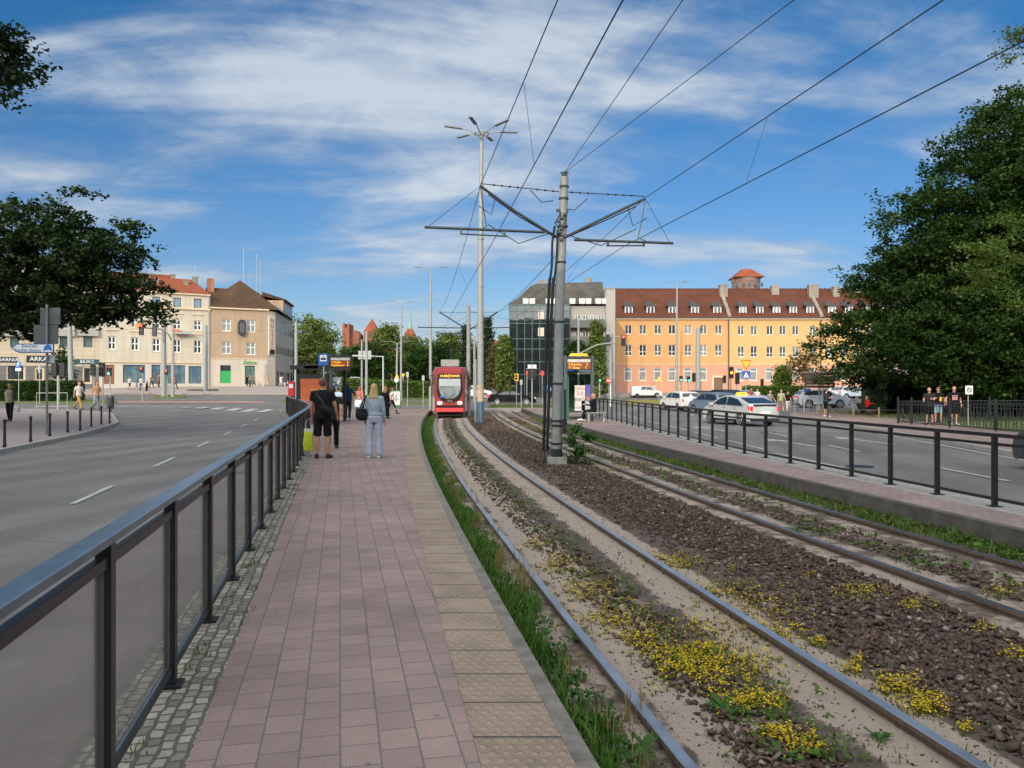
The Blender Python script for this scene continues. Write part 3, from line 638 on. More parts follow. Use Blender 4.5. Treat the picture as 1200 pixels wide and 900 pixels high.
for i in range(9):
    x = uL + (uG - uL)*i/8; b.bx(x - .05, x + .05, -.07, -.003, -.4, zg)
for py in (365, 379, 397, 409, 424, 439): b.bx(uL, uG, -.062, -.003, zz(py) - .05, zz(py) + .05)
b.bx(uL - .07, uG, -.12, .0, zg - .02, zg + .2); b.build('mullions', M_MUL, rt)
b = MB()
for px, py in ((634, 369), (634, 389), (655, 369), (655, 389)): r = f.rect(px - 3.5, px + 3.5, py - 5, py + 5); b.bx(r[0], r[1], -.05, -.004, r[2], r[3])
b.build('blind_panel', M('beige_blind', (.5, .43, .36), .7), rt)
M_WHW = plaster('white_plaster', (.34, .32, .295), .05, .15)
bw = [f.rect(674 + i*9.2, 681 + i*9.2, 368.5, 382) for i in range(4)] + [f.rect(674 + i*9.2, 681 + i*9.2, 388.5, 404) for i in range(4)] + [f.rect(674 + i*9.2, 681 + i*9.2, 412, 428) for i in range(4)]
b = MB(); wallmesh(b, uG, uR - 1.2, -.5, zg, bw, .5); b.bx(uR - 1.2, uR, -.1, 14, -.5, zz(340)); b.bx(uG + .002, uR - 1.2, 1.0, 14, -.5, zg - .01); b.build('wall', M_WHW, rt)
for r in bw: window(rt, r, .45, M_WFR, gm(), 2, 0)
for py in (383.5, 403): 
    b = MB(); z = zz(py); b.bx(uG + .05, uR - 1.3, -.9, .49, z - .15, z); bo = b.build('balcony', M_DSLATE, rt)
    b = MB(); b.bx(uG + .05, uR - 1.3, -.9, -.85, z + .95, z + 1.02)
    for i in range(30): x = uG + .1 + i*(uR - uG - 1.5)/30; b.bx(x, x + .05, -.9, -.86, z, z + .95)
    b.bx(uG+.05, uR - 1.3, -.84, -.83, z+.1, z+.9); b.build('balustrade', M('balcony_grey', (.12, .12, .125), .6), bo)
b = MB(); zm = zz(332, 3.0); b.loft([[(uL - .1, -.15, zg + .2), (uR - 1.25, -.15, zg + .2), (uR - 1.25, 14, zg + .2), (uL - .1, 14, zg + .2)], [(uL + 1.0, 1.6, zm - 2.2), (uR - 1.25, 1.6, zm - 2.2), (uR - 1.25, 12, zm - 2.2), (uL + 1.0, 12, zm - 2.2)], [(uL + 2.9, 3, zm - .3), (uR - 1.25, 3, zm - .15), (uR - 1.25, 11, zm - .15), (uL + 2.9, 11, zm - .3)], [(uL + 3.6, 3.4, zm), (uR - 1.25, 3.4, zm + .25), (uR - 1.25, 10.6, zm + .25), (uL + 3.6, 10.6, zm)]])
def seam():
    m, t, b = nt('seam_metal'); v = coords(t); wv = N(t, 'ShaderNodeTexWave', bands_direction='X', wave_profile='TRI', i_Scale=.8); t.links.new(v, wv.inputs['Vector'])
    col = ramp(t, noise(t, v, .8, 6), [(.3, (.055, .05, .043)), (.7, (.10, .09, .078))]); col = mixc(t, 1, col, ramp(t, wv.outputs['Fac'], [(.0, (.6,)*3), (.12, (1, 1, 1))]), 'MULTIPLY')
    t.links.new(col, b.inputs['Base Color']); b.inputs['Roughness'].default_value = .8; b.inputs['Specular IOR Level'].default_value = .2; bump(t, b, wv.outputs['Fac'], .03, .5); return m
mr_ = b.build('roof', seam(), rt)
b = MB()
for px in (616, 623.6, 642.6, 650.5, 670.4, 681.5, 689, 700.5, 708):
    d = .75; r = f.rect(px - 3.2, px + 3.2, 350.5, 357, d); b.bx(r[0], r[1], -.05 + .0, 1.2, r[2], r[3]); 
b.build('roof_window', M('white_blind', (.62, .62, .6), .5), mr_)
b = MB(); b.bx(uR - 1.2, uR, -.1, 12, zz(340), zz(337)); b.cyl(uR - 3, 5, zm, zm + 1.0, .4); b.bx(uL + 4, uL + 5, 5, 6, zm, zm + .8); b.build('chimney', M_CHIM, rt)

# the left row: stone block, cream house, corner hostel
TH1, TH2 = R(28), R(30)
c1 = Vector((-34.7, 112)); c0 = Vector((-42.4, 107.9)); cs = Vector((-54.3, 101.0)); ce = Vector((-66.0, 94.25))
# hostel
z0 = 1.55; f = Fac(c0.x, c0.y, TH1, z0); W = (c1 - c0).length
rt = root('hostel_building', 'beige corner hostel with brown tiled roof, green shop door and a vertical lettered sign', 'building', (c0.x, c0.y, z0), TH1)
M_BEI = plaster('beige_plaster', (.40, .285, .195), .1, .2); M_LGP = plaster('light_ground_plaster', (.52, .45, .37), .06, .15)
wins = [f.rect(260, 270.6, 373.6, 388), f.rect(288.6, 299.2, 375, 389), f.rect(260, 270.6, 400.4, 414.6), f.rect(288.6, 299.2, 401.6, 415.8)]
dr, sh = f.rect(258, 270.5, 428, 449), f.rect(287, 298.8, 428.5, 450.5)
zb = f.at(285, 420)[1]; ze = f.at(285, 363)[1]; Wc = W - 1.0; s1 = Vector((-37.4, 131.0))
q1 = s1 - c0; S1 = (q1.x*f.c + q1.y*f.s, -q1.x*f.s + q1.y*f.c); cut = (W + (S1[0]-W)*.055, S1[1]*.055)
b = MB(); wallmesh(b, 0, Wc, zb, ze, wins); b.build('wall', M_BEI, rt)
b = MB(); wallmesh(b, 0, Wc, -1.2, zb - .1, [dr, sh]); b.build('ground_floor_wall', M_LGP, rt)
b = MB(); b.quad((Wc, 0, -1.2), (*cut, -1.2), (*cut, ze), (Wc, 0, ze)); b.build('corner_wall', M('cream_corner', (.56, .48, .38), .9), rt)
b = MB(); dz = ze
b.quad((*cut, -1.2), (*S1, -1.2), (*S1, dz), (*cut, dz)); b.quad((0, 0, 0), (0, 14, 0), (0, 14, dz), (0, 0, dz)); b.quad((0, 14, -1), (S1[0], S1[1], -1), (*S1, dz), (0, 14, dz)); b.build('side_wall', plaster('grey_side_plaster', (.42, .38, .34), .1, .2), rt)
L_ = math.dist(cut, S1); ang = math.atan2(S1[1]-cut[1], S1[0]-cut[0])
side = link('side_openings', None, rt, (*cut, 0), ang)
m = MB()
for rz_, hh in ((zb + .9, 1.2), (zb + 4.2, 1.2), (zb + 7.0, .9)):
    for i in range(9): x = .9 + i*2.0; m.bx(x, x + .8, -.03, .05, rz_, rz_ + hh)
for i in range(5): m.bx(1.2 + i*3.6, 3.2 + i*3.6, -.03, .05, .2, 2.6)
so_w = m.build('side_window', M_WGL, rt); so_w.location = (*cut, 0); so_w.rotation_euler = (0, 0, ang); bpy.data.objects.remove(side)
b = MB(); b.bx(0, Wc, -.08, .1, zb - .1, zb); b.build('string_course', M_TRIM, rt)
b = MB(); b.bx(-.05, Wc + .2, -.35, .1, ze, ze + .22); b.build('cornice', M_TRIM, rt)
for r in wins: window(rt, r, .05, M_WFR, M_WCUR, 2, .62, fw=.1, sill=M_TRIM)
b = MB(); b.bx(dr[0], dr[1], .1, .15, dr[2]-.6, dr[2] + (dr[3]-dr[2])*.68); b.build('shop_door', M('green_door', (.02, .32, .08), .5), rt)
b = MB(); b.bx(dr[0], dr[1], .1, .15, dr[2] + (dr[3]-dr[2])*.68, dr[3]); b.build('door_transom', M_WGL, rt)
window(rt, (sh[0], sh[1], sh[2]-.5, sh[3]), .05, M('dark_green_frame', (.03, .1, .07), .5), M_SHOP, 2, .8, fw=.12, name='shop_window')
zs_ = ze + .22; zr = ze + f.at(246, 336, 3.2)[1] - f.at(246, 361, 0)[1]
pk = f.at(283, 327, 2.9)
b = MB(); Sx, Sy = S1
b.poly([(-.1, -.4, zs_), (pk[0] + 1.6, -.4, zs_), (pk[0] - 1.8, 4.0, zr), (-.1, 4.0, zr)]); b.poly([(-.1, 9.4, zs_), (-.1, 4, zr), (pk[0]-1.8, 4.0, zr), (pk[0]+1, 9.4, zs_)])
b.poly([(pk[0] - 2.6, -.41, zs_), (cut[0]+.3, .2, zs_), (pk[0], 4.2, pk[1])]); b.poly([(pk[0] - 2.6, -.41, zs_), (pk[0], 4.2, pk[1]), (pk[0]-2.2, 5, zr - .2)])
b.poly([(cut[0]+.3, .2, zs_), (Sx*.6 + cut[0]*.4 + .3, Sy*.6, zs_), (pk[0] + (Sx - cut[0])*.5 - .2, Sy*.55, pk[1] - .7), (pk[0], 4.2, pk[1])]); b.poly([(pk[0], 4.2, pk[1]), (pk[0] + (Sx - cut[0])*.5 - .2, Sy*.55, pk[1] - .7), (-.1, 13, zs_), (-.1, 5, zs_ + .1)])
b.poly([(Sx*.6 + cut[0]*.4 + .3, Sy*.6, zs_), (Sx + .3, Sy + .2, zs_), (Sx - 3, Sy - 2, zs_ + 2.6), (pk[0] + (Sx - cut[0])*.5 - .2, Sy*.55, pk[1] - .7)])
rf = b.build('roof', M_BTILE, rt)
b = MB(); a0 = Vector((*cut, 0)).lerp(Vector((*S1, 0)), .42); a1 = Vector((*cut, 0)).lerp(Vector((*S1, 0)), .98); d = Vector((0, 0, 1))
n_ = Vector((-(a1-a0).y, (a1-a0).x, 0)).normalized()*3.2
b.loft([[tuple(a0 + d*(zs_ - .1)), tuple(a1 + d*(zs_ - .1)), tuple(a1 + n_ + d*(zs_ - .1)), tuple(a0 + n_ + d*(zs_ - .1))], [tuple(a0 + d*(zs_ + 2.3)), tuple(a1 + d*(zs_ + 2.3)), tuple(a1 + n_ + d*(zs_ + 2.3)), tuple(a0 + n_ + d*(zs_ + 2.3))]])
at = b.build('attic', M_BEI, rt); b = MB(); n2_ = -n_*.1
b.loft([[tuple(a0 + n2_ + d*(zs_ + 2.3)), tuple(a1 + n2_ + d*(zs_ + 2.3)), tuple(a1 + n_ + d*(zs_ + 2.9)), tuple(a0 + n_ + d*(zs_ + 2.9))], [tuple(a0 + n2_ + d*(zs_ + 2.5)), tuple(a1 + n2_ + d*(zs_ + 2.5)), tuple(a1 + n_ + d*(zs_ + 3.6)), tuple(a0 + n_ + d*(zs_ + 3.6))]]); b.build('attic_roof', M_BTILE, at)
b = MB()
for i in range(5):
    p = a0.lerp(a1, .1 + .19*i); q_ = a0.lerp(a1, .1 + .19*i + .1); o_ = -n_.normalized()*.03
    b.quad(tuple(p + o_ + d*(zs_ + .5)), tuple(q_ + o_ + d*(zs_ + .5)), tuple(q_ + o_ + d*(zs_ + 1.9)), tuple(p + o_ + d*(zs_ + 1.9)))
b.build('attic_window', M_WGL, at)
b = MB(); x, z = f.at(247, 331, 3); b.bx(x - .45, x + .45, 3, 3.9, zr - 1.5, z + .6); b.build('chimney', M_BRICK, rt)
b = MB()
for px, pt in ((285.3, 292), (301, 298), (305, 305)): x, z = f.at(px, pt, 5); b.tube([(x, 5, zr - 1), (x, 5, z)], .04, 5)
x, z = f.at(292, 322, 5); b.tube([(x, 5, zr-1), (x, 5, z + .4)], .03, 5); b.tube([(x - .7, 5, z), (x + .7, 5, z)], .03, 5); b.tube([(x - .5, 5, z - .35), (x + .5, 5, z - .35)], .03, 5)
b.build('roof_aerial', M_GALV, rt)
# hostel sign on the chamfered corner
ca = math.atan2(cut[1], cut[0]-Wc); sz1, sz0 = f.at(317.5, 370)[1], f.at(317.5, 416)[1]
sg = root('hostel_sign', 'tall narrow cream sign reading HOSTEL in red letters on the hostel corner', 'sign')
sg.matrix_world = Matrix.Translation((c0.x, c0.y, z0)) @ Matrix.Rotation(TH1, 4, 'Z') @ Matrix.Translation((Wc, 0, 0)) @ Matrix.Rotation(ca, 4, 'Z')
cwid = math.dist((Wc, 0), cut); b = MB(); b.bx(cwid*.12, cwid*.88, -.2, -.02, sz0, sz1); b.build('sign_panel', M('sign_cream', (.6, .5, .4), .6), sg)
hh = (sz1 - sz0)/7.2; M_SRED = M('sign_lettering_red', (.42, .05, .04), .5)
for i, ch in enumerate('HOSTEL'): text('lettering', ch, hh*1.1, M_SRED, sg, (cwid*.5, -.22, sz1 - hh*(i + .9)), depth=.01)
b = MB(); b.bx(cwid*.2, cwid*.8, -.22, -.2, sz0 + .1, sz0 + hh*1.0); b.build('sign_emblem', M_DKMET, sg)
x, z = f.at(283.6, 384, -.4); sg = root('oval_sign', 'tall black sign with rounded ends hung between the two upper hostel windows', 'sign'); sg.matrix_world = Matrix.Translation((c0.x, c0.y, z0)) @ Matrix.Rotation(TH1, 4, 'Z') @ Matrix.Translation((x, -.4, z))
b = MB(); pts = [(.55*math.cos(q), .62*math.sin(q) + (.55 if math.sin(q) >= 0 else -.55)) for q in (2*math.pi*i/24 for i in range(24))]; b.prism(pts, -.08, .08); b.build('sign_panel', M_DKMET, sg)
b = MB()
for i in (-.22, 0, .22): b.bx(i - .05, i + .05, -.1, -.08, -.7, .7)
b.bx(-.05, .05, .08, .42, -.05, .05); b.build('sign_frame', M('sign_grey', (.16, .15, .14), .6), sg)
x, z = f.at(293, 424.5, -.2); o = root('shop_sign', 'small green lettered shop sign over the hostel shop window', 'sign'); o.matrix_world = Matrix.Translation((c0.x, c0.y, z0)) @ Matrix.Rotation(TH1, 4, 'Z') @ Matrix.Translation((x, -.02, z))
text('lettering', 'Zielona', .62, M('sign_green', (.04, .42, .06), .5), o, (0, -.06, 0), depth=.03); b = MB(); b.bx(-1.0, 1.0, -.04, .0, -.3, -.26); b.build('bracket', M_GALV, o)

# cream house
z0 = 1.9; f = Fac(cs.x, cs.y, TH2, z0); W = (c0 - cs).length
rt = root('cream_house', 'tall cream house with orange tiled roof, white windows and blue shopfronts beside the hostel', 'building', (cs.x, cs.y, z0), TH2)
M_CRM = plaster('cream_plaster', (.53, .465, .37), .07, .22); cols = [131, 158, 183, 207.5, 231.5]
wins = [f.rect(c - 4.6, c + 4.6, a + .045*(c-131), e + .045*(c-131)) for a, e in ((371, 382.5), (394, 409.6)) for c in cols]
top = [f.rect(c - 4.4, c + 4.4, 345 + .05*(c-131), 357 + .05*(c-131)) for c in cols]
shops = [f.rect(144, 170, 427.5, 448.5), f.rect(177.5, 188, 427.5, 450), f.rect(195, 217, 428, 449.5), f.rect(221, 236, 429, 449.5)]; door = f.rect(122, 134, 427.5, 450)
zc_ = f.at(200, 361)[1]; ze = f.at(200, 344.5)[1]; zb = f.at(180, 424)[1]
b = MB(); wallmesh(b, 0, W, zb, ze, wins + top); b.quad((W, 0, 0), (W, 10, 0), (W, 10, ze), (W, 0, ze)); b.quad((0, 0, 0), (0, 10, 0), (0, 10, ze), (0, 0, ze)); b.build('wall', M_CRM, rt)
b = MB(); wallmesh(b, 0, W, -1.2, zb - .15, shops + [door]); b.build('ground_floor_wall', M('cream_ground_floor', (.5, .45, .38), .9, var=.15), rt)
b = MB(); b.bx(0, W, -.25, .1, zc_ - .12, zc_ + .15); b.bx(0, W, -.3, .1, ze, ze + .25); b.bx(0, W, -.15, .1, zb - .15, zb); b.build('cornice', M_TRIM, rt)
for r in wins: b = MB(); b.bx(r[0] - .25, r[1] + .25, -.14, .02, r[3] + .75, r[3] + .92); b.build('window_hood', M_TRIM, rt)
for r in wins: window(rt, r, .05, M_WFR, M_WGL, 2, .52, fw=.12, sill=M_TRIM)
for r in top: window(rt, r, .05, M_DKMET, M('sky_pane', (.12, .2, .28), .15, spec=.8), 1, 0, fw=.08)
for i, r in enumerate(shops): window(rt, (r[0], r[1], r[2] - .4, r[3]), .05, M('blue_frame', (.035, .10, .27), .5), M_SHOP, 3 if i != 1 else 2, .8, fw=.09, name='shop_window')
b = MB(); b.bx(door[0], door[1], .1, .16, door[2]-.5, door[3]); b.build('door', M('rust_door', (.2, .08, .05), .6), rt)
yr = 4.2; zr = ze + (f.at(200, 326, yr)[1] - f.at(200, 344.5, 0)[1])
b = MB(); b.poly([(0, -.4, ze + .25), (W, -.4, ze + .25), (W - 2.0, yr, zr), (0, yr, zr)]); b.poly([(W, -.4, ze + .25), (W, 9, ze + .25), (W - 2.0, yr, zr)]); b.poly([(0, 9, ze + .25), (0, yr, zr), (W - 2, yr, zr), (W, 9, ze + .25)]); b.poly([(0, -.4, ze+.25), (0, yr, zr), (0, 9, ze+.25)])
x, z = f.at(200, 322.5, 5.5); b.bx(0, x, 5.5, 8, zr - 1, z); b.build('roof', M_OTILE, rt)
for px, pt, pb_, yd in ((183.5, 327, 335, 2.2), (218, 329, 338, 2.2), (229, 324, 334, 3.4), (202.5, 321, 330, 5.4), (176, 320, 330, 5.4)):
    r = f.rect(px - 2.9, px + 2.9, pt, pb_, yd); b = MB(); b.bx(r[0], r[1], yd, yd + .8, r[2] - .8, r[3]); b.bx(r[0]-.06, r[1]+.06, yd-.06, yd+.86, r[3]-.2, r[3]-.06); b.build('chimney', M_CHIM, rt)
x, z = f.at(228.5, 312, 3.8); b = MB(); b.tube([(x, 3.8, zr), (x, 3.8, z)], .04, 5); b.build('roof_aerial', M_GALV, rt)
b = MB(); b.tube([(W - .2, -.15, -1), (W - .2, -.15, ze)], .08, 6); b.build('downpipe', M_GALV, rt)
# banners and balconies' awning on the cream house
x, z = f.at(212, 390, -.5); o = root('striped_awning', 'small grey and orange awning under a cream house window', 'awning'); o.matrix_world = Matrix.Translation((cs.x, cs.y, z0)) @ Matrix.Rotation(TH2, 4, 'Z') @ Matrix.Translation((x, 0, z))
b = MB(); b.loft([[(-1.0, 0, .25), (1.0, 0, .25), (1.0, 0, .2), (-1.0, 0, .2)], [(-1.2, -1.1, -.15), (1.4, -1.1, -.15), (1.4, -1.1, -.2), (-1.2, -1.1, -.2)]]); b.build('awning_sheet', M('awning_grey', (.3, .29, .28), .8), o); b = MB(); b.bx(-1.0, -.2, -.3, -.25, .05, .5); b.build('awning_flap', M('awning_orange', (.6, .15, .05), .8), o)

# stone clad block at the far left
z0 = 2.0; f = Fac(ce.x, ce.y, TH2, z0); W = (cs - ce).length
rt = root('stone_block', 'pale stone clad block with dark ground floor shops behind the left tree', 'building', (ce.x, ce.y, z0), TH2)
M_CLAD = pavers('stone_cladding', (.52, .45, .36), 1.2, .6, .0, 0, mortar=.3, msize=.02, cv=.06, speck=.06, bd=.01); 
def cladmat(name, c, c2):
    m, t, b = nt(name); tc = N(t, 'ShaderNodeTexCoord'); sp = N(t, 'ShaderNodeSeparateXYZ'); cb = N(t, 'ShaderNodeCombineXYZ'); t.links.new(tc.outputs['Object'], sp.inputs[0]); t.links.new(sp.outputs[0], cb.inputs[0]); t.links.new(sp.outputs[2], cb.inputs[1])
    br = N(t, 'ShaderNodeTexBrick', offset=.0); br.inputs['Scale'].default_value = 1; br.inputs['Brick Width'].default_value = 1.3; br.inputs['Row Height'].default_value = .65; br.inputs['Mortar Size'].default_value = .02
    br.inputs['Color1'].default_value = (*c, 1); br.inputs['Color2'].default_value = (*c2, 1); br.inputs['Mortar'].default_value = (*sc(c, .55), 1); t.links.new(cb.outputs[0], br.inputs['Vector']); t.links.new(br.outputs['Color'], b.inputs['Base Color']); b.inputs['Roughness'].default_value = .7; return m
cols = [-14, 17, 45, 75, 103]; ze = f.at(60, 345)[1]; zb = f.at(60, 429)[1]
wins = [f.rect(c - 5.2, c + 5.2, a, e) for a, e in ((368, 384), (393.5, 407), (345, 358)) for c in cols]
shops = [f.rect(6, 30, 426.5, 447), f.rect(40, 52, 430, 447), f.rect(96, 108, 429, 450), f.rect(60, 76, 430, 447), f.rect(-26, -4, 428, 447)]
b = MB(); wallmesh(b, 0, W, zb, ze + 4, wins); b.quad((W, 0, 0), (W, 9, 0), (W, 9, ze + 4), (W, 0, ze + 4)); b.build('wall', cladmat('stone_clad', (.46, .385, .28), (.50, .42, .31)), rt)
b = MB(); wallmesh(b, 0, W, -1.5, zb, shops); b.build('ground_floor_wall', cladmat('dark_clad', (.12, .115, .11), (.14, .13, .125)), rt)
b = MB()
for r in wins[:5]: b.bx(r[0] - .7, r[1] + .7, -.5, -.003, r[2] - 1.1, r[2] - .2)
b.build('balcony_ledge', M('ledge_grey', (.34, .32, .3), .8), rt)
for r in wins: window(rt, r, .05, M('green_dark_frame', (.06, .1, .08), .5), M_SHOP, 1, .7, fw=.08)
for r in shops: window(rt, r, .05, M_TRIM, M_WGL, 1, 0, fw=.25, name='shop_window')
b = MB(); b.bx(-.3, W + .3, -.3, 9, ze + 4, ze + 4.4); b.build('roof', M_DSLATE, rt)
for px, py, s_, tx in ((52, 421, .75, 'ARKADIA'), (3, 421.5, .6, 'KAWIARNIA'), (102, 424, .55, 'BIURO')):
    x, z = f.at(px, py); o = root('shop_sign', {'ARKADIA': 'white letters ARKADIA on the dark fascia of the stone block', 'KAWIARNIA': 'white letters KAWIARNIA on the dark fascia of the stone block', 'BIURO': 'dark sign board reading BIURO above the stone block doorway'}[tx], 'sign')
    o.matrix_world = Matrix.Translation((ce.x, ce.y, z0)) @ Matrix.Rotation(TH2, 4, 'Z') @ Matrix.Translation((x, 0, z))
    text('lettering', tx, s_, M_SWHITE, o, (0, -.07, 0), depth=.02); b = MB(); b.bx(-s_*2.6, s_*2.6, -.045, .0, -s_*.6, s_*.6); b.build('sign_board', M_DKMET if tx != 'BIURO' else M('dark_teal', (.02, .07, .08), .4), o)

# church towers far behind the trees
M_CHB = M('church_brick', (.23, .085, .052), .9, var=.3, scale=.6)
D = 300; rt = root('church_gable', 'red brick church gable tower with stepped top above the trees', 'church', (XP(405, D), D, 1)); k_ = D/900
b = MB(); z = lambda py: ZP(py, D) - 1
b.bx(-4*k_, -1.2*k_, 0, 8, 0, z(379)); b.bx(-1.2*k_, 1.6*k_, .2, 8, 0, z(384)); b.bx(1.6*k_, 4.2*k_, 0, 8, 0, z(379.5)); b.build('wall', M_CHB, rt)
b = MB()
for i in range(3): b.prism([(-3.4*k_ + i*2.9*k_, z(380) - (1.4 if i == 1 else 0)), (-2*k_ + i*2.9*k_, z(380) - (1.4 if i == 1 else 0)), (-2.7*k_ + i*2.9*k_, z(378) - (1.0 if i == 1 else 0))], .5, 2)
b.bx(4.2*k_, 14*k_, 3, 12, 0, z(391)); b.prism([(4.2*k_, z(391)), (14*k_, z(391)), (9*k_, z(386))], 3, 12); b.build('nave', M_CHB, rt)
for px, pt, pe, wd, lab, spire in ((430.5, 371, 387, 8.6, 'square red brick church tower with a pointed orange roof', 0), (476.5, 379, 391, 6.6, 'orange roofed church tower with a thin green copper spire', 1)):
    rt = root('church_tower', lab, 'tower', (XP(px, D), D + 10, 1)); hw = wd*k_; b = MB(); b.bx(-hw*.94, hw*.94, -hw*.94, hw*.94, 0, z(pe) + .3); b.build('wall', M_CHB, rt)
    b = MB(); b.ell([(0, 0, z(pe), hw*1.45, hw*1.45), (0, 0, z(pt), .15, .15)], 4); o = b.build('roof', M_OTILE, rt); o.rotation_euler.z = R(45)
    b = MB()
    for i in (-1, 0, 1): b.cb(i*hw*.5, -hw*.96, z(pe) - 1.6, .8, .3, 2.2)
    b.build('window', M_DSLATE, rt)
    if spire: b = MB(); b.ell([(0, 0, z(pt) - 1.5, 1.0, 1.0), (0, 0, z(pt) + .8, .6, .6), (0, 0, z(371), .35, .35), (0, 0, z(362), .05, .05)], 8); b.build('spire', M('copper_green', (.16, .34, .26), .7), rt)
for px, py, wd, D in ((510, 410, 40, 240), (545, 408, 34, 250), (585, 402, 30, 220), (440, 412, 40, 260)):
    rt = root('town_house', {510: 'far brick town house with orange roof behind the tram', 545: 'far town house with orange roof between tram and lamp mast', 585: 'far town house beside the dark spruce', 440: 'far town house under the church towers'}[px], 'building', (XP(px, D), D, 1)); hw = wd*D/1800
    b = MB(); b.bx(-hw, hw, 0, 12, 0, ZP(py + 6, D)); b.build('wall', M_CHB, rt); b = MB(); b.loft([[(-hw-.4, -.4, ZP(py+6, D)), (hw+.4, -.4, ZP(py+6, D)), (hw+.4, 12.4, ZP(py+6, D)), (-hw-.4, 12.4, ZP(py+6, D))], [(-hw-.4, 6, ZP(py, D)), (hw+.4, 6, ZP(py, D)), (hw+.4, 6.1, ZP(py, D)), (-hw-.4, 6.1, ZP(py, D))]]); b.build('roof', M_OTILE, rt)

# slab added out of view behind the camera to cast shade over the stop
rt = root('shade_slab', 'long grey slab added out of view behind the tram stop to shade it', 'building', (0, -30, 0))
b = MB(); b.bx(-20, 90, -14, 0, 0, 22); b.bx(-90, -20, -14.2, .2, 0, 25.2); b.build('wall', plaster('slab_plaster', (.5, .47, .43)), rt)  # left section made taller so its shade also covers the left tree
b = MB()
for fl in range(7):
    for i in range(48): x = -118 + i*4; b.bx(x, x + 2, -.02, .03, 1.2 + fl*3, 2.9 + fl*3)
b.build('window', M_WGL, rt)
# ------------------------------------------------------------------ trees and plants
def leaves(rs, centers, spread, per, size, up=.35, flat=1.0):
    """diamond leaves scattered in clumps; returns V, F, clump tint"""
    n = len(centers); C_ = np.repeat(centers, per, 0); m = len(C_)
    P = C_ + rs.normal(0, 1, (m, 3)) * (spread if np.ndim(spread) == 0 else np.repeat(spread, per, 0)[:, None]) * np.array([1, 1, .55*flat])
    a = rs.normal(0, 1, (m, 3)); a[:, 2] *= .5; a /= np.linalg.norm(a, axis=1)[:, None]
    nn = rs.normal(0, .6, (m, 3)); nn[:, 2] += up*2; nn -= a * (nn*a).sum(1)[:, None]; nn /= np.linalg.norm(nn, axis=1)[:, None] + 1e-9
    b = np.cross(nn, a); s = size * rs.uniform(.6, 1.35, (m, 1))
    fold = nn * s * .12
    V = np.stack([P - a*s*.5, P + b*s*.36 + fold, P + a*s*.55, P - b*s*.36 + fold], 1).reshape(-1, 3)
    Fc = np.arange(m*4).reshape(m, 4); t = np.clip(np.repeat(rs.uniform(.15, .75, n), per) + rs.normal(0, .14, m), 0, 1)
    return V, Fc, t
def blobcenters(rs, blobs, n, inner=.25):
    vol = np.array([b[3]*b[4]*b[5] for b in blobs])**.75; idx = rs.choice(len(blobs), n, p=vol/vol.sum()); B = np.array(blobs)[idx]
    d = rs.normal(0, 1, (n, 3)); d /= np.linalg.norm(d, axis=1)[:, None]
    r = np.where(rs.uniform(0, 1, n) < inner, rs.uniform(.2, .8, n), rs.uniform(.82, 1.06, n))
    bumpy = 1 + .13*np.sin(d[:, 0]*7 + idx)*np.cos(d[:, 2]*6 + d[:, 1]*5)
    return B[:, :3] + d * B[:, 3:6] * (r*bumpy)[:, None]
M_BARK = M('bark', (.09, .07, .055), .95, var=.4, scale=6, bmp=.03, bscale=25)
LF = {'linden': leafmat('linden_leaves', (.010, .027, .005), (.023, .054, .009), (.065, .115, .019), .2), 'maple': leafmat('maple_leaves', (.008, .020, .005), (.017, .036, .008), (.045, .075, .017), .15),
      'acacia': leafmat('acacia_leaves', (.045, .08, .014), (.08, .125, .024), (.16, .14, .05)), 'far': leafmat('far_leaves', (.07, .105, .022), (.115, .155, .035), (.19, .22, .05)),
      'conifer': leafmat('conifer_needles', (.018, .04, .02), (.03, .06, .028), (.05, .085, .035)), 'hedge': leafmat('hedge_leaves', (.05, .09, .015), (.09, .15, .025), (.13, .19, .04)),
      'bush': leafmat('bush_leaves', (.025, .07, .015), (.045, .12, .022), (.08, .17, .035)), 'rust': leafmat('copper_leaves', (.08, .06, .025), (.12, .10, .035), (.17, .10, .05))}
def tree(name, label, loc, th, tr, blobs, clumps, per, size, mat, seed, spread=.5, group=None, inner=.25, up=.35, cat='tree', limbs=True, hier=0, hs=.6):
    rs = np.random.RandomState(seed); rt = root(name, label, cat, loc, 0, group)
    if hier:      # boughs first, then leaf clumps on each bough, so that gaps stay between them
        bc = blobcenters(rs, blobs, max(12, clumps//hier), inner); cen = np.repeat(bc, hier, 0); cen = cen + rs.normal(0, 1, cen.shape)*np.array([1, 1, .42])*hs
    else: cen = blobcenters(rs, blobs, clumps, inner)
    V, Fc, tn = leaves(rs, cen, spread, per, size, up); cloud('crown', V, Fc, LF[mat], rt, tn)
    b = MB(); cxm = sum(q[0]*q[3] for q in blobs)/sum(q[3] for q in blobs); cym = sum(q[1]*q[3] for q in blobs)/sum(q[3] for q in blobs); ztop = sum(q[2]*q[3] for q in blobs)/sum(q[3] for q in blobs) + .25*max(q[5] for q in blobs)
    pts = [(0, 0, -.3), (tr*.1, 0, th*.5), (cxm*.15, cym*.15, th), (cxm*.5, cym*.5, (th + ztop)/2), (cxm*.8, cym*.8, ztop)]; b.tube(pts, [tr*1.3, tr, tr*.85, tr*.5, tr*.15], 10)
    if limbs:
        for q in blobs:
            if q[3] < .09*max(p_[3] for p_ in blobs)*3: continue
            for k in range(3):
                e = np.array(q[:3]) + rs.normal(0, .28, 3)*np.array(q[3:6]); s_ = Vector(pts[2]).lerp(Vector(pts[3]), rs.uniform(0, .9)); e = Vector(e)
                mid = s_.lerp(e, .5) + Vector((0, 0, .1*(e - s_).length)); b.tube([s_, mid, e], [tr*.4, tr*.24, tr*.06], 6)
    b.build('trunk', M_BARK, rt, smooth=60); return rt
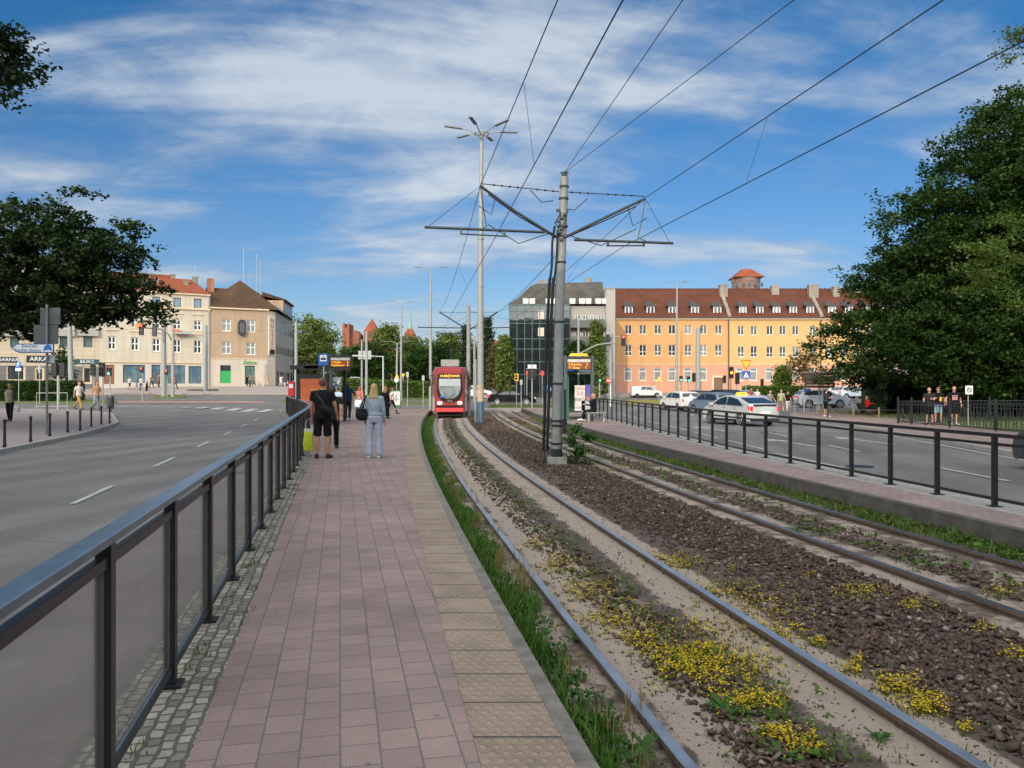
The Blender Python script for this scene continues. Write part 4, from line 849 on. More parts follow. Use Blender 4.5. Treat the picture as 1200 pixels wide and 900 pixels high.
# big dark linden on the right
tree('linden_tree', 'huge dark green linden tree on the right, its crown hanging nearly to the iron fence', (27.5, 47, .1), 3.2, .5,
     [(1.4, 0, 9.0, 6.3, 7, 6.0), (-2.4, -1, 5.6, 4.8, 5.5, 3.6), (-4.7, 0, 4.7, 3.4, 4, 2.1), (4.2, 0, 13, 5.4, 6, 6.0), (.5, -.5, 12.9, 3.2, 3.5, 3.0), (-2.7, 0, 7.9, 3.2, 4, 2.7), (-.8, 0, 10.6, 3.2, 4, 2.6), (-1.2, -1, 9.4, 3.2, 3.5, 2.4), (5, -2, 6, 6, 6, 5.5), (2.5, -5, 4.6, 6.5, 3, 3.3), (7, 2, 17, 4.5, 5, 4.0), (.6, 0, 15.6, 1.9, 2, 2.0), (-1, 2, 3.2, 6, 5, 2.6), (3, -3, 2.7, 7, 4, 1.9), (1.5, 3, 5.5, 5, 3, 3)], 10500, 24, .20, 'linden', 11, .25, hier=9, hs=.55)
tree('linden_tree', 'second tall dark linden behind the iron fence at the right edge of the photo', (37, 45, .1), 4, .5,
     [(0, 0, 12, 7, 7, 8), (-3, -2, 6, 6, 6, 5), (0, -3, 18, 6, 5, 6), (-2, -1, 3.5, 6, 5, 3), (-4, -3, 2.2, 6, 4, 1.6), (-6, 2, 5, 5, 4, 3), (-5, 2, 9, 4, 4, 3.5)], 4800, 24, .24, 'linden', 12, .3, hier=10, hs=.65)
tree('acacia_tree', 'lighter yellow green acacia with hanging sprays in front of the big linden', (25.2, 31, .1), 6, .16,
     [(-3.0, .5, 7.7, 1.5, 1.3, .8), (-3.9, .5, 6.3, 1.3, 1.2, .6), (-3.1, .3, 5.2, 1.2, 1, .5), (-1.5, 0, 8.6, 1.8, 1.5, .9), (-2.55, 0, 15.6, .55, .8, 1.1), (-1.5, 0, 16, 1.2, 1, 1.0)], 260, 26, .11, 'acacia', 13, .17, inner=.5, limbs=False, hier=8, hs=.3)
bpy.data.objects['acacia_tree'].location = (22.9, 30.5, .1)
LTX = XP(-95, 31.5)
def lb_(px, py, rx, rz, ry): D = 31.5; return (XP(px, D) - LTX, 0, ZP(py, D) - .4, rx*D/F, ry, rz*D/F)
# left tree and the nearer bough above it
tree('maple_tree', 'dark maple tree overhanging the left pavement, in front of the stone block', (LTX, 31.5, .4), 2.6, .32,
     [lb_(*q) for q in ((15, 305, 70, 62, 3), (75, 308, 62, 58, 3), (133, 300, 38, 42, 2), (148, 342, 38, 26, 2), (168, 360, 14, 10, 1), (180, 372, 6, 6, .5), (88, 226, 13, 7, .7), (62, 236, 16, 7, .9), (38, 252, 34, 14, 1.5), (100, 219, 5, 3, .4), (84, 248, 6, 4, .5), (92, 358, 42, 22, 2), (28, 372, 40, 22, 2), (128, 366, 26, 11, 1.5), (-25, 330, 60, 70, 3), (160, 318, 14, 20, 1))], 2300, 20, .165, 'maple', 21, .15, hier=8, hs=.33)
tree('maple_tree', 'nearer maple whose leafy bough dips into the top left corner of the photo', (-12.6, 12.2, .2), 4.5, .25,
     [(XP(px, 12.2) + 12.6, 0, ZP(py, 12.2) - .2, rx*.01356, ry, rz*.01356) for px, py, rx, rz, ry in ((0, 78, 20, 26, .5), (18, 72, 11, 11, .3), (2, 48, 12, 12, .4), (8, 112, 16, 12, .3), (15, 94, 8, 9, .3), (-40, 60, 50, 40, .8), (-110, 20, 70, 60, 1.2))], 420, 16, .085, 'maple', 22, .085, hier=6, hs=.16)
# trees beyond the crossing
far = [(356, 372, 62, 150, 'far', 'broad light green tree behind the hostel corner'), (373, 376, 46, 165, 'far', 'light green tree just right of the hostel corner, left of the church gable'), (409, 405, 36, 175, 'far', 'low green tree below the brick church gable'), (455, 383, 40, 150, 'far', 'bright green round tree below the square church tower'),
       (488, 394, 44, 160, 'far', 'dark green tree below the green church spire'), (526, 391, 40, 170, 'far', 'green tree behind the roof of the red tram'), (552, 400, 34, 180, 'far', 'small green tree between the tram and the lamp mast'), (432, 406, 40, 140, 'linden', 'darker tree behind the tall hedge'), (505, 402, 44, 145, 'linden', 'dark bushy tree left of the tram roof'), (330, 396, 40, 170, 'linden', 'dark tree behind the hostel side wall')]
for i, (px, py, wd, D, mt, lb) in enumerate(far):
    x = XP(px, D); z = g(x, D); hgt = ZP(py, D) - z; rw = wd*D/1800
    rs_ = random.Random(i); bl = [(rs_.uniform(-.25, .25)*rw, 0, hgt*.62, rw*.8, rw*.7, hgt*.33), (-rw*.45, -.5, hgt*.42, rw*.6, rw*.55, hgt*.27), (rw*.45, -.5, hgt*.45, rw*.6, rw*.55, hgt*.27), (0, -1, hgt*.3, rw*.9, rw*.6, hgt*.22), (rs_.uniform(-.3, .3)*rw, 0, hgt*.82, rw*.5, rw*.5, hgt*.17)]
    tree('park_tree', lb, (x, D, z), hgt*.3, .35, bl, 560, 15, .5, mt, 40 + i, .5, 'trees beyond the crossing', limbs=False, hier=9, hs=1.1)
def conifer(name, label, px, py, wd, D, col=False, mat='conifer', seed=1, pb=None, layers=None):
    rs = np.random.RandomState(seed); x = XP(px, D); z = g(x, D); h = ZP(py, D) - z; rw = wd*D/1800
    rt = root(name, label, 'tree', (x, D, z)); n = 300
    t_ = rs.uniform(.06, 1, n)**.8 if not layers else np.repeat(np.linspace(.1, .98, layers), n//layers); n = len(t_)
    r = (rw*(1 - t_)**.8 + .1) if not col else rw*np.minimum(1, np.minimum((1 - t_)*3.2 + .12, .55 + t_*2)); a = rs.uniform(0, 2*np.pi, n); rr = r*np.sqrt(rs.uniform(.35, 1, n))
    if layers: t_ = np.clip(t_ + rs.normal(0, .012, n), .03, 1); r = (rw*(1 - t_)**.75*(.75 + .5*np.abs(np.sin(t_*71))) + .1); rr = r*np.sqrt(rs.uniform(.1, 1, n))
    cen = np.stack([rr*np.cos(a), rr*np.sin(a), t_*h - (rr*.22 if not col else 0)], 1)
    V, Fc, tn = leaves(rs, cen, .28 if not layers else .3, 20, .3, .2, .6 if layers else 1); cloud('crown', V, Fc, LF[mat], rt, tn)
    b = MB(); b.tube([(0, 0, -.2), (0, 0, h*.95)], [.2, .03], 7); b.build('trunk', M_BARK, rt); return rt
conifer('spruce_tree', 'tall dark blue spruce with open branches beside the lamp mast', 571, 372, 28, 120, layers=30, seed=5)
conifer('larch_tree', 'thin airy dark conifer standing left of the spruce behind the catenary mast', 546, 381, 16, 125, layers=26, seed=6)
conifer('copper_tree', 'rusty brown columnar tree between the spruce and the thuja', 582, 405, 17, 116, col=True, mat='rust', seed=7)
conifer('thuja_tree', 'dense green columnar thuja against the edge of the glass office', 591, 395, 17, 99, col=True, mat='far', seed=8)
conifer('fir_tree', 'light green fir in front of the white balconies', 699, 376, 30, 92, mat='far', seed=9)
conifer('yew_tree', 'round dark evergreen between the tall mast and the fir', 676, 400, 36, 95, col=True, mat='linden', seed=10)
conifer('young_column_tree', 'small slim columnar tree before the yellow building', 917, 431, 12, 90, col=True, mat='far', seed=14)
D = 84; x = XP(944, D); z = g(x, D)
tree('young_maple', 'young two-tone tree of green and bronze leaves in front of the yellow building', (x, D, z), 1.6, .09, [(.0, 0, 5.6, .95, .9, 1.3), (-1.0, 0, 4.0, 1.1, 1, .9), (1.0, 0, 3.5, 1.4, 1, .9), (-.3, 0, 2.9, 1.3, 1, .7), (-.4, 0, 1.5, .45, .4, 1.0), (.5, 0, 4.7, .8, .8, .6)], 130, 14, .26, 'rust', 31, .3)
tree('street_tree', 'small dark street tree growing before the dark ground floor of the stone block', (XP(72, 85), 85, g(XP(72, 85), 85)), 1.4, .08, [(0, 0, 4.1, 1.0, .9, 1.4), (.2, 0, 2.8, 1.2, 1, .9)], 90, 14, .28, 'linden', 32, .3)
def hedge(name, label, x0, x1, y0, y1, h, mat, seed, n=900, size=.22):
    rs = np.random.RandomState(seed); rt = root(name, label, 'hedge', ((x0+x1)/2, (y0+y1)/2, 0)); cxx, cyy = (x0+x1)/2, (y0+y1)/2
    P = np.stack([rs.uniform(x0, x1, n), np.where(rs.uniform(0, 1, n) < .6, y0, rs.uniform(y0, y1, n)), rs.uniform(0, h, n)], 1); top = rs.uniform(0, 1, n) < .3; P[top, 2] = h; P[top, 1] = rs.uniform(y0, y1, top.sum())
    for p in P: p[2] += g(p[0], p[1])
    P -= np.array([cxx, cyy, 0]); V, Fc, tn = leaves(rs, P, .12, 16, size, .3); cloud('foliage', V, Fc, LF[mat], rt, tn)
    b = MB(); m = 8
    b.loft([[(x - cxx, y0 + .1 - cyy, g(x, y0) - .2), (x - cxx, y1 - cyy, g(x, y0) - .2), (x - cxx, y1 - cyy, g(x, y0) + h - .1), (x - cxx, y0 + .1 - cyy, g(x, y0) + h - .1)] for x in (x0 + (x1 - x0)*i/m for i in range(m + 1))]); b.build('branches', M('hedge_core', (.03, .05, .015), .95, var=.4, scale=5), rt)
hedge('clipped_hedge', 'long bright green clipped hedge behind the end of the left platform', XP(402, 94), XP(512, 94), 93, 95.5, ZP(447, 94) - g(XP(450, 94), 94), 'hedge', 51, 1500, .2)
hedge('clipped_hedge', 'dark green clipped hedge in front of the stone block shops', XP(-40, 77), XP(90, 77), 76, 78.5, ZP(448, 77) - g(XP(40, 77), 77), 'linden', 52, 1300, .2)
hedge('clipped_hedge', 'low green hedge before the yellow building, behind the taxi', XP(872, 88), XP(938, 88), 87, 89, 1.6, 'hedge', 53, 600, .2)
hedge('park_hedge', 'dark wild hedge under the linden behind the iron fence', 25, 50, 51, 55, 2.6, 'linden', 54, 2200, .26)
hedge('park_hedge', 'sunlit shrub row across the far street at the right edge', 40, 75, 62, 65, 2.6, 'bush', 55, 900, .3)

# bush at the foot of the tram mast
MX, MY = 1.12, 19.3
tree('mast_shrub', 'leafy green shrub sprouting at the concrete foot of the tram mast', (MX + .5, MY - .15, .03), .2, .015,
     [(XP(px, 19.15) - MX - .5, 0, ZP(py, 19.15), rx*.0213, .14 if rx < 16 else .2, rz*.0213) for px, py, rx, rz in ((671, 514, 6, 13), (690, 513, 6, 7), (680, 531, 12, 13), (668, 546, 9, 11), (690, 546, 8, 9), (648, 556, 22, 4), (676, 557, 17, 5), (676, 504, 3, 5))], 190, 9, .08, 'bush', 61, .055, cat='shrub', inner=.5)
# grass and flowers of the track
def blades(name, pts, hmin, hmax, mat, seed, wid=.012, lean=.45, parent=None, tb=(.1, .9)):
    rs = np.random.RandomState(seed); n = len(pts); P = np.array(pts); a = rs.uniform(0, 2*np.pi, n); h = rs.uniform(hmin, hmax, n)[:, None]*rs.uniform(.55, 1, (n, 1)); w_ = wid*rs.uniform(.6, 1.5, (n, 1))
    s = np.stack([np.cos(a), np.sin(a), 0*a], 1)*w_; ln = np.stack([np.cos(a + 1.57 + rs.normal(0, .6, n)), np.sin(a + 1.57), 0*a], 1)*rs.uniform(.05, lean, (n, 1))*h; up = np.array([0, 0, 1.0])
    V = np.stack([P - s*.5, P + s*.5, P + s*.4 + ln*.35 + up*h*.6, P - s*.4 + ln*.35 + up*h*.6, P + ln + up*h], 1).reshape(-1, 3); i = np.arange(n)[:, None]*5
    Fc = np.concatenate([i + np.array([0, 1, 2]), i + np.array([0, 2, 3]), i + np.array([3, 2, 4])], 0); tn = rs.uniform(*tb, n); tn = np.concatenate([tn]*3)
    o = cloud(name, V, Fc, mat, parent, tn); o['kind'] = 'stuff'; return o
M_GRASS = leafmat('grass_blades', (.045, .085, .018), (.085, .135, .03), (.21, .18, .075), .2); M_GRASS2 = leafmat('green_grass', (.04, .10, .015), (.08, .16, .028), (.15, .20, .05), .3); M_DRY = leafmat('dry_grass', (.17, .15, .05), (.26, .20, .09), (.3, .2, .08), .2)
rs = random.Random(5); pts = []
def patch(y): return .55 + .45*math.sin(y*1.7) * math.sin(y*.63 + 1)
while len(pts) < 24000:
    y = 2.6 + 44*rs.random()**1.9; d = -.59 + .50*rs.random()**1.2
    if rs.random() < .15 + .45*min(1, max(0, (y - 5)/8)) + .85*patch(y)*patch(y*2.3 + 4) - max(0, (d + .32)*2.0) and d < -.2 + .12*math.sin(y*2.9): pts.append((off(y, d), y, .03))
blades('kerb_grass', pts, .05, .20, M_GRASS2, 3, .012, .7); pts = []
while len(pts) < 9000:
    y = 6 + 40*rs.random()**1.5; d = G2B + .67 - .5*rs.random()**1.7
    if rs.random() < .1 + .9*patch(y*1.3)*patch(y*.37 + 2): pts.append((off(y, d), y, .03))
blades('wall_grass', pts, .05, .17, M_GRASS, 4, .014, .7); pts = []
while len(pts) < 9000:
    y = 4 + 46*rs.random()**1.6; d = rs.choice([rs.gauss(.75, .22), rs.gauss(2.6, .6), rs.gauss(4.5, .35), rs.gauss(3.9, .12)])
    if math.sin(y*2.1 + d*3)*math.sin(y*.9 - d*5) > .25: pts.append((off(y, d), y, .03))
blades('track_weeds', pts[::2], .03, .09, M_GRASS, 5, .009, 1.1)
def leafy(name, n, yf, df, size, seed, mat, per=9, sp=.035, zz_=.05):
    rr = np.random.RandomState(seed); C0 = []
    for _ in range(n): y = yf(rr); d = df(rr, y); C0.append((off(y, d), y, zz_ + rr.uniform(0, .05)))
    V, Fc, tn = leaves(rr, np.array(C0), sp, per, size, .5, .5); o = cloud(name, V, Fc, mat, None, tn); o['kind'] = 'stuff'
leafy('low_weeds', 900, lambda r: 3.2 + 30*r.uniform()**1.7, lambda r, y: -.58 + .42*r.uniform()**1.4, .042, 71, LF['bush'])
leafy('low_weeds', 420, lambda r: 4 + 34*r.uniform()**1.5, lambda r, y: .72 + r.normal(0, .16), .035, 72, LF['hedge'], 8, .04, .035)
leafy('low_weeds', 700, lambda r: 6 + 34*r.uniform()**1.3, lambda r, y: G2B + .67 - .4*r.uniform()**1.6, .06, 73, LF['hedge'], 9, .05)
leafy('low_weeds', 260, lambda r: 6 + 36*r.uniform()**1.3, lambda r, y: G2A + .72 + r.normal(0, .2), .05, 74, LF['hedge'], 8, .05, .035); pts = []
for k in range(38):
    y = 3.4 + 20*rs.random()**1.5; d = -.35 + .3*rs.random()
    for _ in range(22): pts.append((off(y, d) + rs.gauss(0, .05), y + rs.gauss(0, .06), .03))
blades('dry_grass', pts, .12, .34, M_DRY, 6, .007, .3)
for k in range(90):      # weeds in the joints of the cobble strip
    y = 2.6 + 17*rs.random()**1.3; x = fenceL(y) + rs.choice([rs.uniform(-.1, .1), rs.uniform(-.2, .26)])
    for _ in range(14): pts.append((x + rs.gauss(0, .03), y + rs.gauss(0, .05), PL - .005))
blades('joint_weeds', pts, .015, .05, M_GRASS, 12, .008, 1.2); pts = []
pts = []        # lawns: a fringe of real blades on the nearer islands
for (x0, x1, y0, y1, n) in ((XP(574, 66), XP(648, 66), 65, 71, 2500), (21.5, 36, 40, 56, 7000)):
    for _ in range(n): x, y = rs.uniform(x0, x1), rs.uniform(y0, y1); pts.append((x, y, g(x, y) + .12))
blades('lawn_grass', pts, .08, .2, M_GRASS, 7, .03, .6)
# yellow stonecrop cushions: (photo column, row, half width, half height in pixels, heads)
SC = [(1005, 692, 30, 10, 110), (1062, 708, 12, 6, 35), (880, 705, 60, 28, 320), (840, 690, 22, 12, 90), (800, 660, 28, 8, 120), (775, 652, 22, 7, 90), (910, 740, 30, 10, 110), (960, 752, 12, 6, 40), (845, 778, 62, 26, 520), (800, 775, 28, 14, 200), (880, 820, 40, 14, 240), (915, 856, 26, 10, 140), (720, 722, 45, 18, 240), (690, 690, 34, 14, 200), (655, 660, 25, 12, 140), (625, 636, 16, 7, 80), (750, 745, 30, 12, 140), (1050, 800, 22, 12, 150), (1085, 822, 26, 12, 170), (1000, 778, 14, 10, 60), (1130, 850, 10, 5, 25), (860, 665, 8, 4, 20), (945, 672, 7, 4, 15), (1080, 705, 14, 5, 30), (1190, 765, 18, 10, 60), (1150, 735, 18, 6, 40), (740, 548, 24, 6, 130), (710, 545, 20, 5, 90), (690, 532, 12, 3, 40), (600, 505, 14, 4, 40), (1175, 690, 20, 8, 60), (820, 760, 30, 10, 140), (770, 762, 26, 12, 120), (940, 872, 24, 9, 80), (830, 735, 40, 12, 90)]
rs2 = np.random.RandomState(9); FP = []; ST = []
for px, py, hw, hh, n in SC:
    for _ in range(int(n*.8)):
        q = rs2.normal(0, .5, 2)
        if abs(q[0]) > 1.2 or abs(q[1]) > 1.2: continue
        p = hit(px + q[0]*hw*1.25, py + q[1]*hh*1.15, .06); h = rs2.uniform(.02, .055); FP.append((p.x, p.y, .03 + h)); ST.append((p.x, p.y, .02, h))
FP = np.array(FP); dist = FP[:, 1]
V = []; tn = []; n = len(FP)
for k in range(4):      # each head: a few tiny upturned stars
    c = FP + rs2.normal(0, .011, (n, 3)); a = rs2.uniform(0, 6.28, n); s_ = rs2.uniform(.0045, .009, n); til = rs2.normal(0, .35, (n, 2))
    for q in range(4):
        an = a + q*math.pi/2; dx, dy = np.cos(an)*s_, np.sin(an)*s_; V.append(np.stack([c[:, 0] + dx, c[:, 1] + dy, c[:, 2] + dx*til[:, 0] + dy*til[:, 1]], 1))
V = np.stack(V, 1).reshape(n, 4, 4, 3).reshape(-1, 3); Fc = np.arange(len(V)).reshape(-1, 4)
M_FLO = leafmat('stonecrop_yellow', (.34, .23, .008), (.52, .37, .012), (.60, .45, .03), .1)
o = cloud('stonecrop_flowers', V, Fc, M_FLO, None, rs2.uniform(0, 1, len(Fc))); o['kind'] = 'stuff'
o = blades('stonecrop_stems', [(p[0] + rs2.normal(0, .012), p[1] + rs2.normal(0, .012), .02) for p in ST for _ in range(7)], .02, .05, leafmat('stonecrop_green', (.055, .07, .018), (.13, .12, .03), (.2, .17, .05), .1), 8, .008, .5)
# loose ballast stones between the tracks
ico = bmesh.new(); bmesh.ops.create_icosphere(ico, subdivisions=1, radius=1); IV = np.array([v.co[:] for v in ico.verts]); IF = np.array([[v.index for v in f.verts] for f in ico.faces]); ico.free()
rs3 = np.random.RandomState(17); SP = []
while len(SP) < 42000:
    y = 3.6 + 44*rs3.uniform()**2.3; u_ = rs3.uniform(); k_ = rs3.uniform()
    d = G1 + .40 + 1.62*u_ if k_ < .84 else (.35 + .5*u_ if k_ < .91 else G2A + .45 + .55*u_)
    if k_ < .84 and rs3.uniform() > .35 + .65*min(1, max(0, math.sin(y*.8 + d*2) + .9)): continue
    if k_ < .84 and d < G1 + .75 and rs3.uniform() < .6: continue
    SP.append((off(y, d) + rs3.normal(0, .03), y, .03))
n_big = len(SP)
while len(SP) < 50000:      # grit strewn over the sand
    y = 3.3 + 20*rs3.uniform()**2; d = rs3.choice([.12 + .5*rs3.uniform(), .8 + .55*rs3.uniform(), rs3.normal(.72, .2), G1 + .08 + .4*rs3.uniform(), -.08 - .3*rs3.uniform()]); SP.append((off(y, d), y, .028))
SP = np.array(SP); n = len(SP); s_ = rs3.uniform(.012, .032, n); s_[n_big:] = rs3.uniform(.003, .011, n - n_big); s_ = s_*(1 + np.maximum(0, SP[:, 1] - 24)*.02)*(1 + .4*(rs3.uniform(0, 1, n) > .9)); 
IV = np.array([(x, y, z) for z in (-1, 1) for x, y in ((-1, -1), (1, -1), (1, 1), (-1, 1))], float)*.62; IF = np.array([(0, 2, 1), (0, 3, 2), (4, 5, 6), (4, 6, 7), (0, 1, 5), (0, 5, 4), (1, 2, 6), (1, 6, 5), (2, 3, 7), (2, 7, 6), (3, 0, 4), (3, 4, 7)])
base = IV[None] * (1 + rs3.uniform(-.6, .45, (n, 8, 3))); sclv = np.stack([rs3.uniform(.8, 1.5, n), rs3.uniform(.6, 1.1, n), rs3.uniform(.35, .65, n)], 1)*s_[:, None]; base = base*sclv[:, None]
q = rs3.normal(0, 1, (n, 4)); q /= np.linalg.norm(q, axis=1)[:, None]; q[:, 1:3] *= .25; q /= np.linalg.norm(q, axis=1)[:, None]; w0, x0, y0, z0_ = q.T
RM = np.stack([np.stack([1-2*(y0*y0+z0_*z0_), 2*(x0*y0-z0_*w0), 2*(x0*z0_+y0*w0)], 1), np.stack([2*(x0*y0+z0_*w0), 1-2*(x0*x0+z0_*z0_), 2*(y0*z0_-x0*w0)], 1), np.stack([2*(x0*z0_-y0*w0), 2*(y0*z0_+x0*w0), 1-2*(x0*x0+y0*y0)], 1)], 1)
base = np.einsum('nij,nkj->nki', RM, base) + SP[:, None] + np.stack([0*s_, 0*s_, s_*rs3.uniform(.1, .9, n)], 1)[:, None]
Fc = (IF[None] + np.arange(n)[:, None, None]*8).reshape(-1, 3)
M_STO = leafmat('ballast_stone', (.05, .033, .026), (.13, .085, .068), (.30, .235, .20), 0, .9)
st = np.clip(rs3.beta(1.6, 3.0, n), 0, 1); st[rs3.uniform(0, 1, n) > .985] = 1
o = cloud('ballast_gravel', base.reshape(-1, 3), Fc, M_STO, None, np.repeat(st, 12)); o['kind'] = 'stuff'
# fist sized stones and grit on the sandy parts
# broad leaved weeds
def weed(px, py, s, label, seed):
    rs = random.Random(seed); p = hit(px, py, .03); rt = root('dock_plant', label, 'plant', tuple(p)); V = []; Fq = []; tn = []
    for k in range(19):
        a = rs.uniform(0, 6.28); L = s*rs.uniform(.6, 1.1); e = rs.uniform(.5, 1.1); d = Vector((math.cos(a), math.sin(a), 0)); sd = Vector((-d.y, d.x, 0)); base_ = len(V); 
        for i, (t_, w_) in enumerate(((0, .02), (.35, .09), (.7, .10), (1, .01))):
            c = d*L*t_*math.cos(e*(.5 + t_*.2)) + Vector((0, 0, L*(math.sin(e)*t_ - .35*t_*t_))); 
            for sg_ in (-1, 1): V.append(tuple(c + sd*sg_*w_*L + Vector((0, 0, .02*L*(t_ > .2)))))
        for i in range(3): Fq.append([base_ + i*2, base_ + i*2 + 1, base_ + i*2 + 3, base_ + i*2 + 2]); tn.append(rs.uniform(.2, .9))
    cloud('foliage', np.array(V), np.array(Fq), LF['bush'], rt, np.array(tn))
weed(752, 882, .15, 'large leafy weed rosette between platform kerb and near rail, at the bottom of the photo', 1); weed(853, 838, .17, 'dock rosette beside the biggest yellow flower cushion', 2)
weed(915, 888, .13, 'small dock rosette low between the near rails', 3); weed(1030, 866, .10, 'small grey green weed tuft left of the shiny right rail', 4); weed(1128, 632, .3, 'broad leaved weed growing at the foot of the right platform wall', 5); weed(675, 752, .14, 'leafy weed beside the near rail halfway along the kerb grass', 6)
# ------------------------------------------------------------------ railings, masts, wires, signals, signs, shelters
def pathpts(f, ys): return [(f(y), y) for y in ys]
def walkpath(f, y0, y1, step):
    out = [y0]; y = y0
    while y < y1:
        y2 = y + .02; d = math.hypot(f(y2) - f(y), .02)/.02; y += step/d; out.append(y)
    return out
ys = walkpath(fenceL, .75, 47.5, 1.19)
rt = root('glass_railing', 'black steel railing with glass panels and flat handrail along the left platform', 'railing', (0, 0, PL)); P3 = [(fenceL(y), y) for y in ys]
b = MB(); b.sweep([(-.045, 1.03), (.045, 1.03), (.045, 1.06), (.039, 1.066), (-.039, 1.066), (-.045, 1.06)], [(x, y, 0) for x, y in P3], zf=None); b.build('handrail', [M_HAND], rt, smooth=30)
b = MB(); b.sweep([(-.02, .93), (.02, .93), (.02, .972), (-.02, .972)], [(x, y, 0) for x, y in P3]); b.build('middle_rail', M_BLACK, rt)
b = MB(); b.sweep([(-.018, .075), (.018, .075), (.018, .115), (-.018, .115)], [(x, y, 0) for x, y in P3]); b.build('bottom_rail', M_BLACK, rt)
for i, (x, y) in enumerate(P3):
    x2, y2 = P3[min(i+1, len(P3)-1)]; x1, y1 = P3[max(0, i-1)]; a = math.atan2(-(x2-x1), y2-y1)
    b = MB(); b.bx(-.03, .03, -.032, .032, 0, 1.03); b.bx(-.065, .065, -.065, .065, 0, .012); b.bx(-.034, -.0301, -.012, .012, .1, 1.0); b.build('post', M_BLACK, rt, loc=(x, y, 0), rz=a)
    if i < len(P3) - 1:
        m = MB(); d = Vector((x2-x, y2-y, 0)).normalized(); n_ = Vector((d.y, -d.x, 0))*.004; p0 = Vector((x, y, 0)) + d*.036; p1 = Vector((x2, y2, 0)) - d*.036
        m.loft([[tuple(p0 - n_ + Vector((0,0,.117))), tuple(p0 + n_ + Vector((0,0,.117))), tuple(p0 + n_ + Vector((0,0,.928))), tuple(p0 - n_ + Vector((0,0,.928)))], [tuple(p1 - n_ + Vector((0,0,.117))), tuple(p1 + n_ + Vector((0,0,.117))), tuple(p1 + n_ + Vector((0,0,.928))), tuple(p1 - n_ + Vector((0,0,.928)))]]); m.build('glass_panel', M_PANEL, rt)
ys = walkpath(fenceR, 6.0, 42, 1.21)
rt = root('steel_railing', 'open black steel railing between the right platform and the road', 'railing', (0, 0, PR)); P3 = [(fenceR(y), y) for y in ys]
for nm, z0, z1, hw in (('handrail', .98, 1.03, .03), ('middle_rail', .86, .9, .018), ('bottom_rail', .09, .13, .018)):
    b = MB(); b.sweep([(-hw, z0), (hw, z0), (hw, z1), (-hw, z1)], [(x, y, 0) for x, y in P3]); b.build(nm, M_BLACK, rt)
for x, y in P3: b = MB(); b.bx(-.03, .03, -.03, .03, 0, .98); b.bx(-.08, .08, -.07, .07, .0, .014); b.build('post', M_BLACK, rt, loc=(x, y, 0), rz=.1)

# ornamental iron park fence
FP_ = [(19.2, 38.2), (19.25, 37.0), (19.55, 34.3), (19.9, 31.6), (20.3, 28.8), (20.7, 26.0), (21.2, 23.2)]
rt = root('iron_fence', 'ornate dark iron fence with rings under the linden, behind the three men', 'fence', (0, 0, 0))
fp = [(27.5, 40.0), (24.5, 39.4), (21.6, 38.9)] + FP_
for (x0, y0), (x1, y1) in zip(fp, fp[1:]):
    z = g(x0, y0) + .13; L = math.hypot(x1-x0, y1-y0); a = math.atan2(y1-y0, x1-x0); b = MB(); m = max(3, int(L/.19))
    b.bx(0, L, -.015, .015, 1.08, 1.12); b.bx(0, L, -.015, .015, .93, .96); b.bx(0, L, -.015, .015, .08, .12)
    for i in range(m):
        xx = (i + .5)*L/m; b.bx(xx - .009, xx + .009, -.009, .009, .1, 1.08)
        if i % 2 == 0:
            for zc, rr in ((.42, .075), (.26, .065)): b.tube([(xx + L/m/2 + rr*math.cos(q), 0, zc + rr*math.sin(q)) for q in (2*math.pi*k/8 for k in range(9))], .012, 4, caps=False)
    b.build('fence_panel', M_DKMET, rt, loc=(x0, y0, z), rz=a)
for x, y in fp: b = MB(); b.bx(-.035, .035, -.035, .035, 0, 1.25); b.sph((0, 0, 1.29), .045, n=8, m=5); b.build('post', M_DKMET, rt, loc=(x, y, g(x, y) + .12))
rt = root('lawn_fence', 'low wooden post and rail fence edging the park lawn on the right', 'fence', (0, 0, 0)); M_WOOD = M('weathered_wood', (.2, .13, .07), .85, var=.3)
lp = [(XP(970, 45.5), 45.5), (XP(1000, 45), 45), (XP(1030, 44.5), 44.5), (XP(1058, 43), 43)]
for i, (x, y) in enumerate(lp):
    b = MB(); b.cyl(0, 0, 0, .62, .055, n=8); b.build('post', M_WOOD if i in (1, 2) else M_DKMET, rt, loc=(x, y, g(x, y) + .12))
b = MB()
for (x0, y0), (x1, y1) in zip(lp, lp[1:]): b.tube([(x0, y0, g(x0, y0) + .6), (x1, y1, g(x1, y1) + .6)], .025, 6)
b.build('rail', M_DKMET, rt)

# main catenary mast with double bracket arms
def along(D, s, z):      # point at lateral offset s from the mast line at distance D, across the tracks
    k = slp(D); n_ = math.hypot(1, k); return (s/n_, -s*k/n_*-1*-1, z)
rt = root('catenary_mast', 'tall grey tram mast with twin bracket arms and black cable ducts, between the tracks', 'mast', (MX, MY, 0)); kk = slp(MY)
ax = Vector((1, -kk, 0)).normalized()       # across the track, to the right
def A(s, z, o=0): p = ax*s; return (p.x, p.y - o, z)
b = MB(); b.tube([(0, 0, .38), (.02, 0, 1.5), (.08, 0, 4.2), (.2, 0, 7.25)], [.135, .13, .118, .10], 16); b.build('pole', M_MAST, rt, smooth=40)
b = MB(); b.bx(-.24, .24, -.26, .22, -.02, .22); b.build('footing', M_CONC, rt)
b = MB(); b.cyl(0, 0, .2, .42, .15, .14, 14); b.build('pole_base', M_DKMET, rt)
b = MB()
for dx, dy in ((-.21, -.02), (-.30, .03)):
    b.tube([(dx - .05, dy - .1, .0), (dx - .03, dy, .35), (dx, dy, 1.2), (dx + .05, dy, 3.2), (dx + .13, dy, 4.7), (dx + .16, dy, 4.72)], .038, 8)
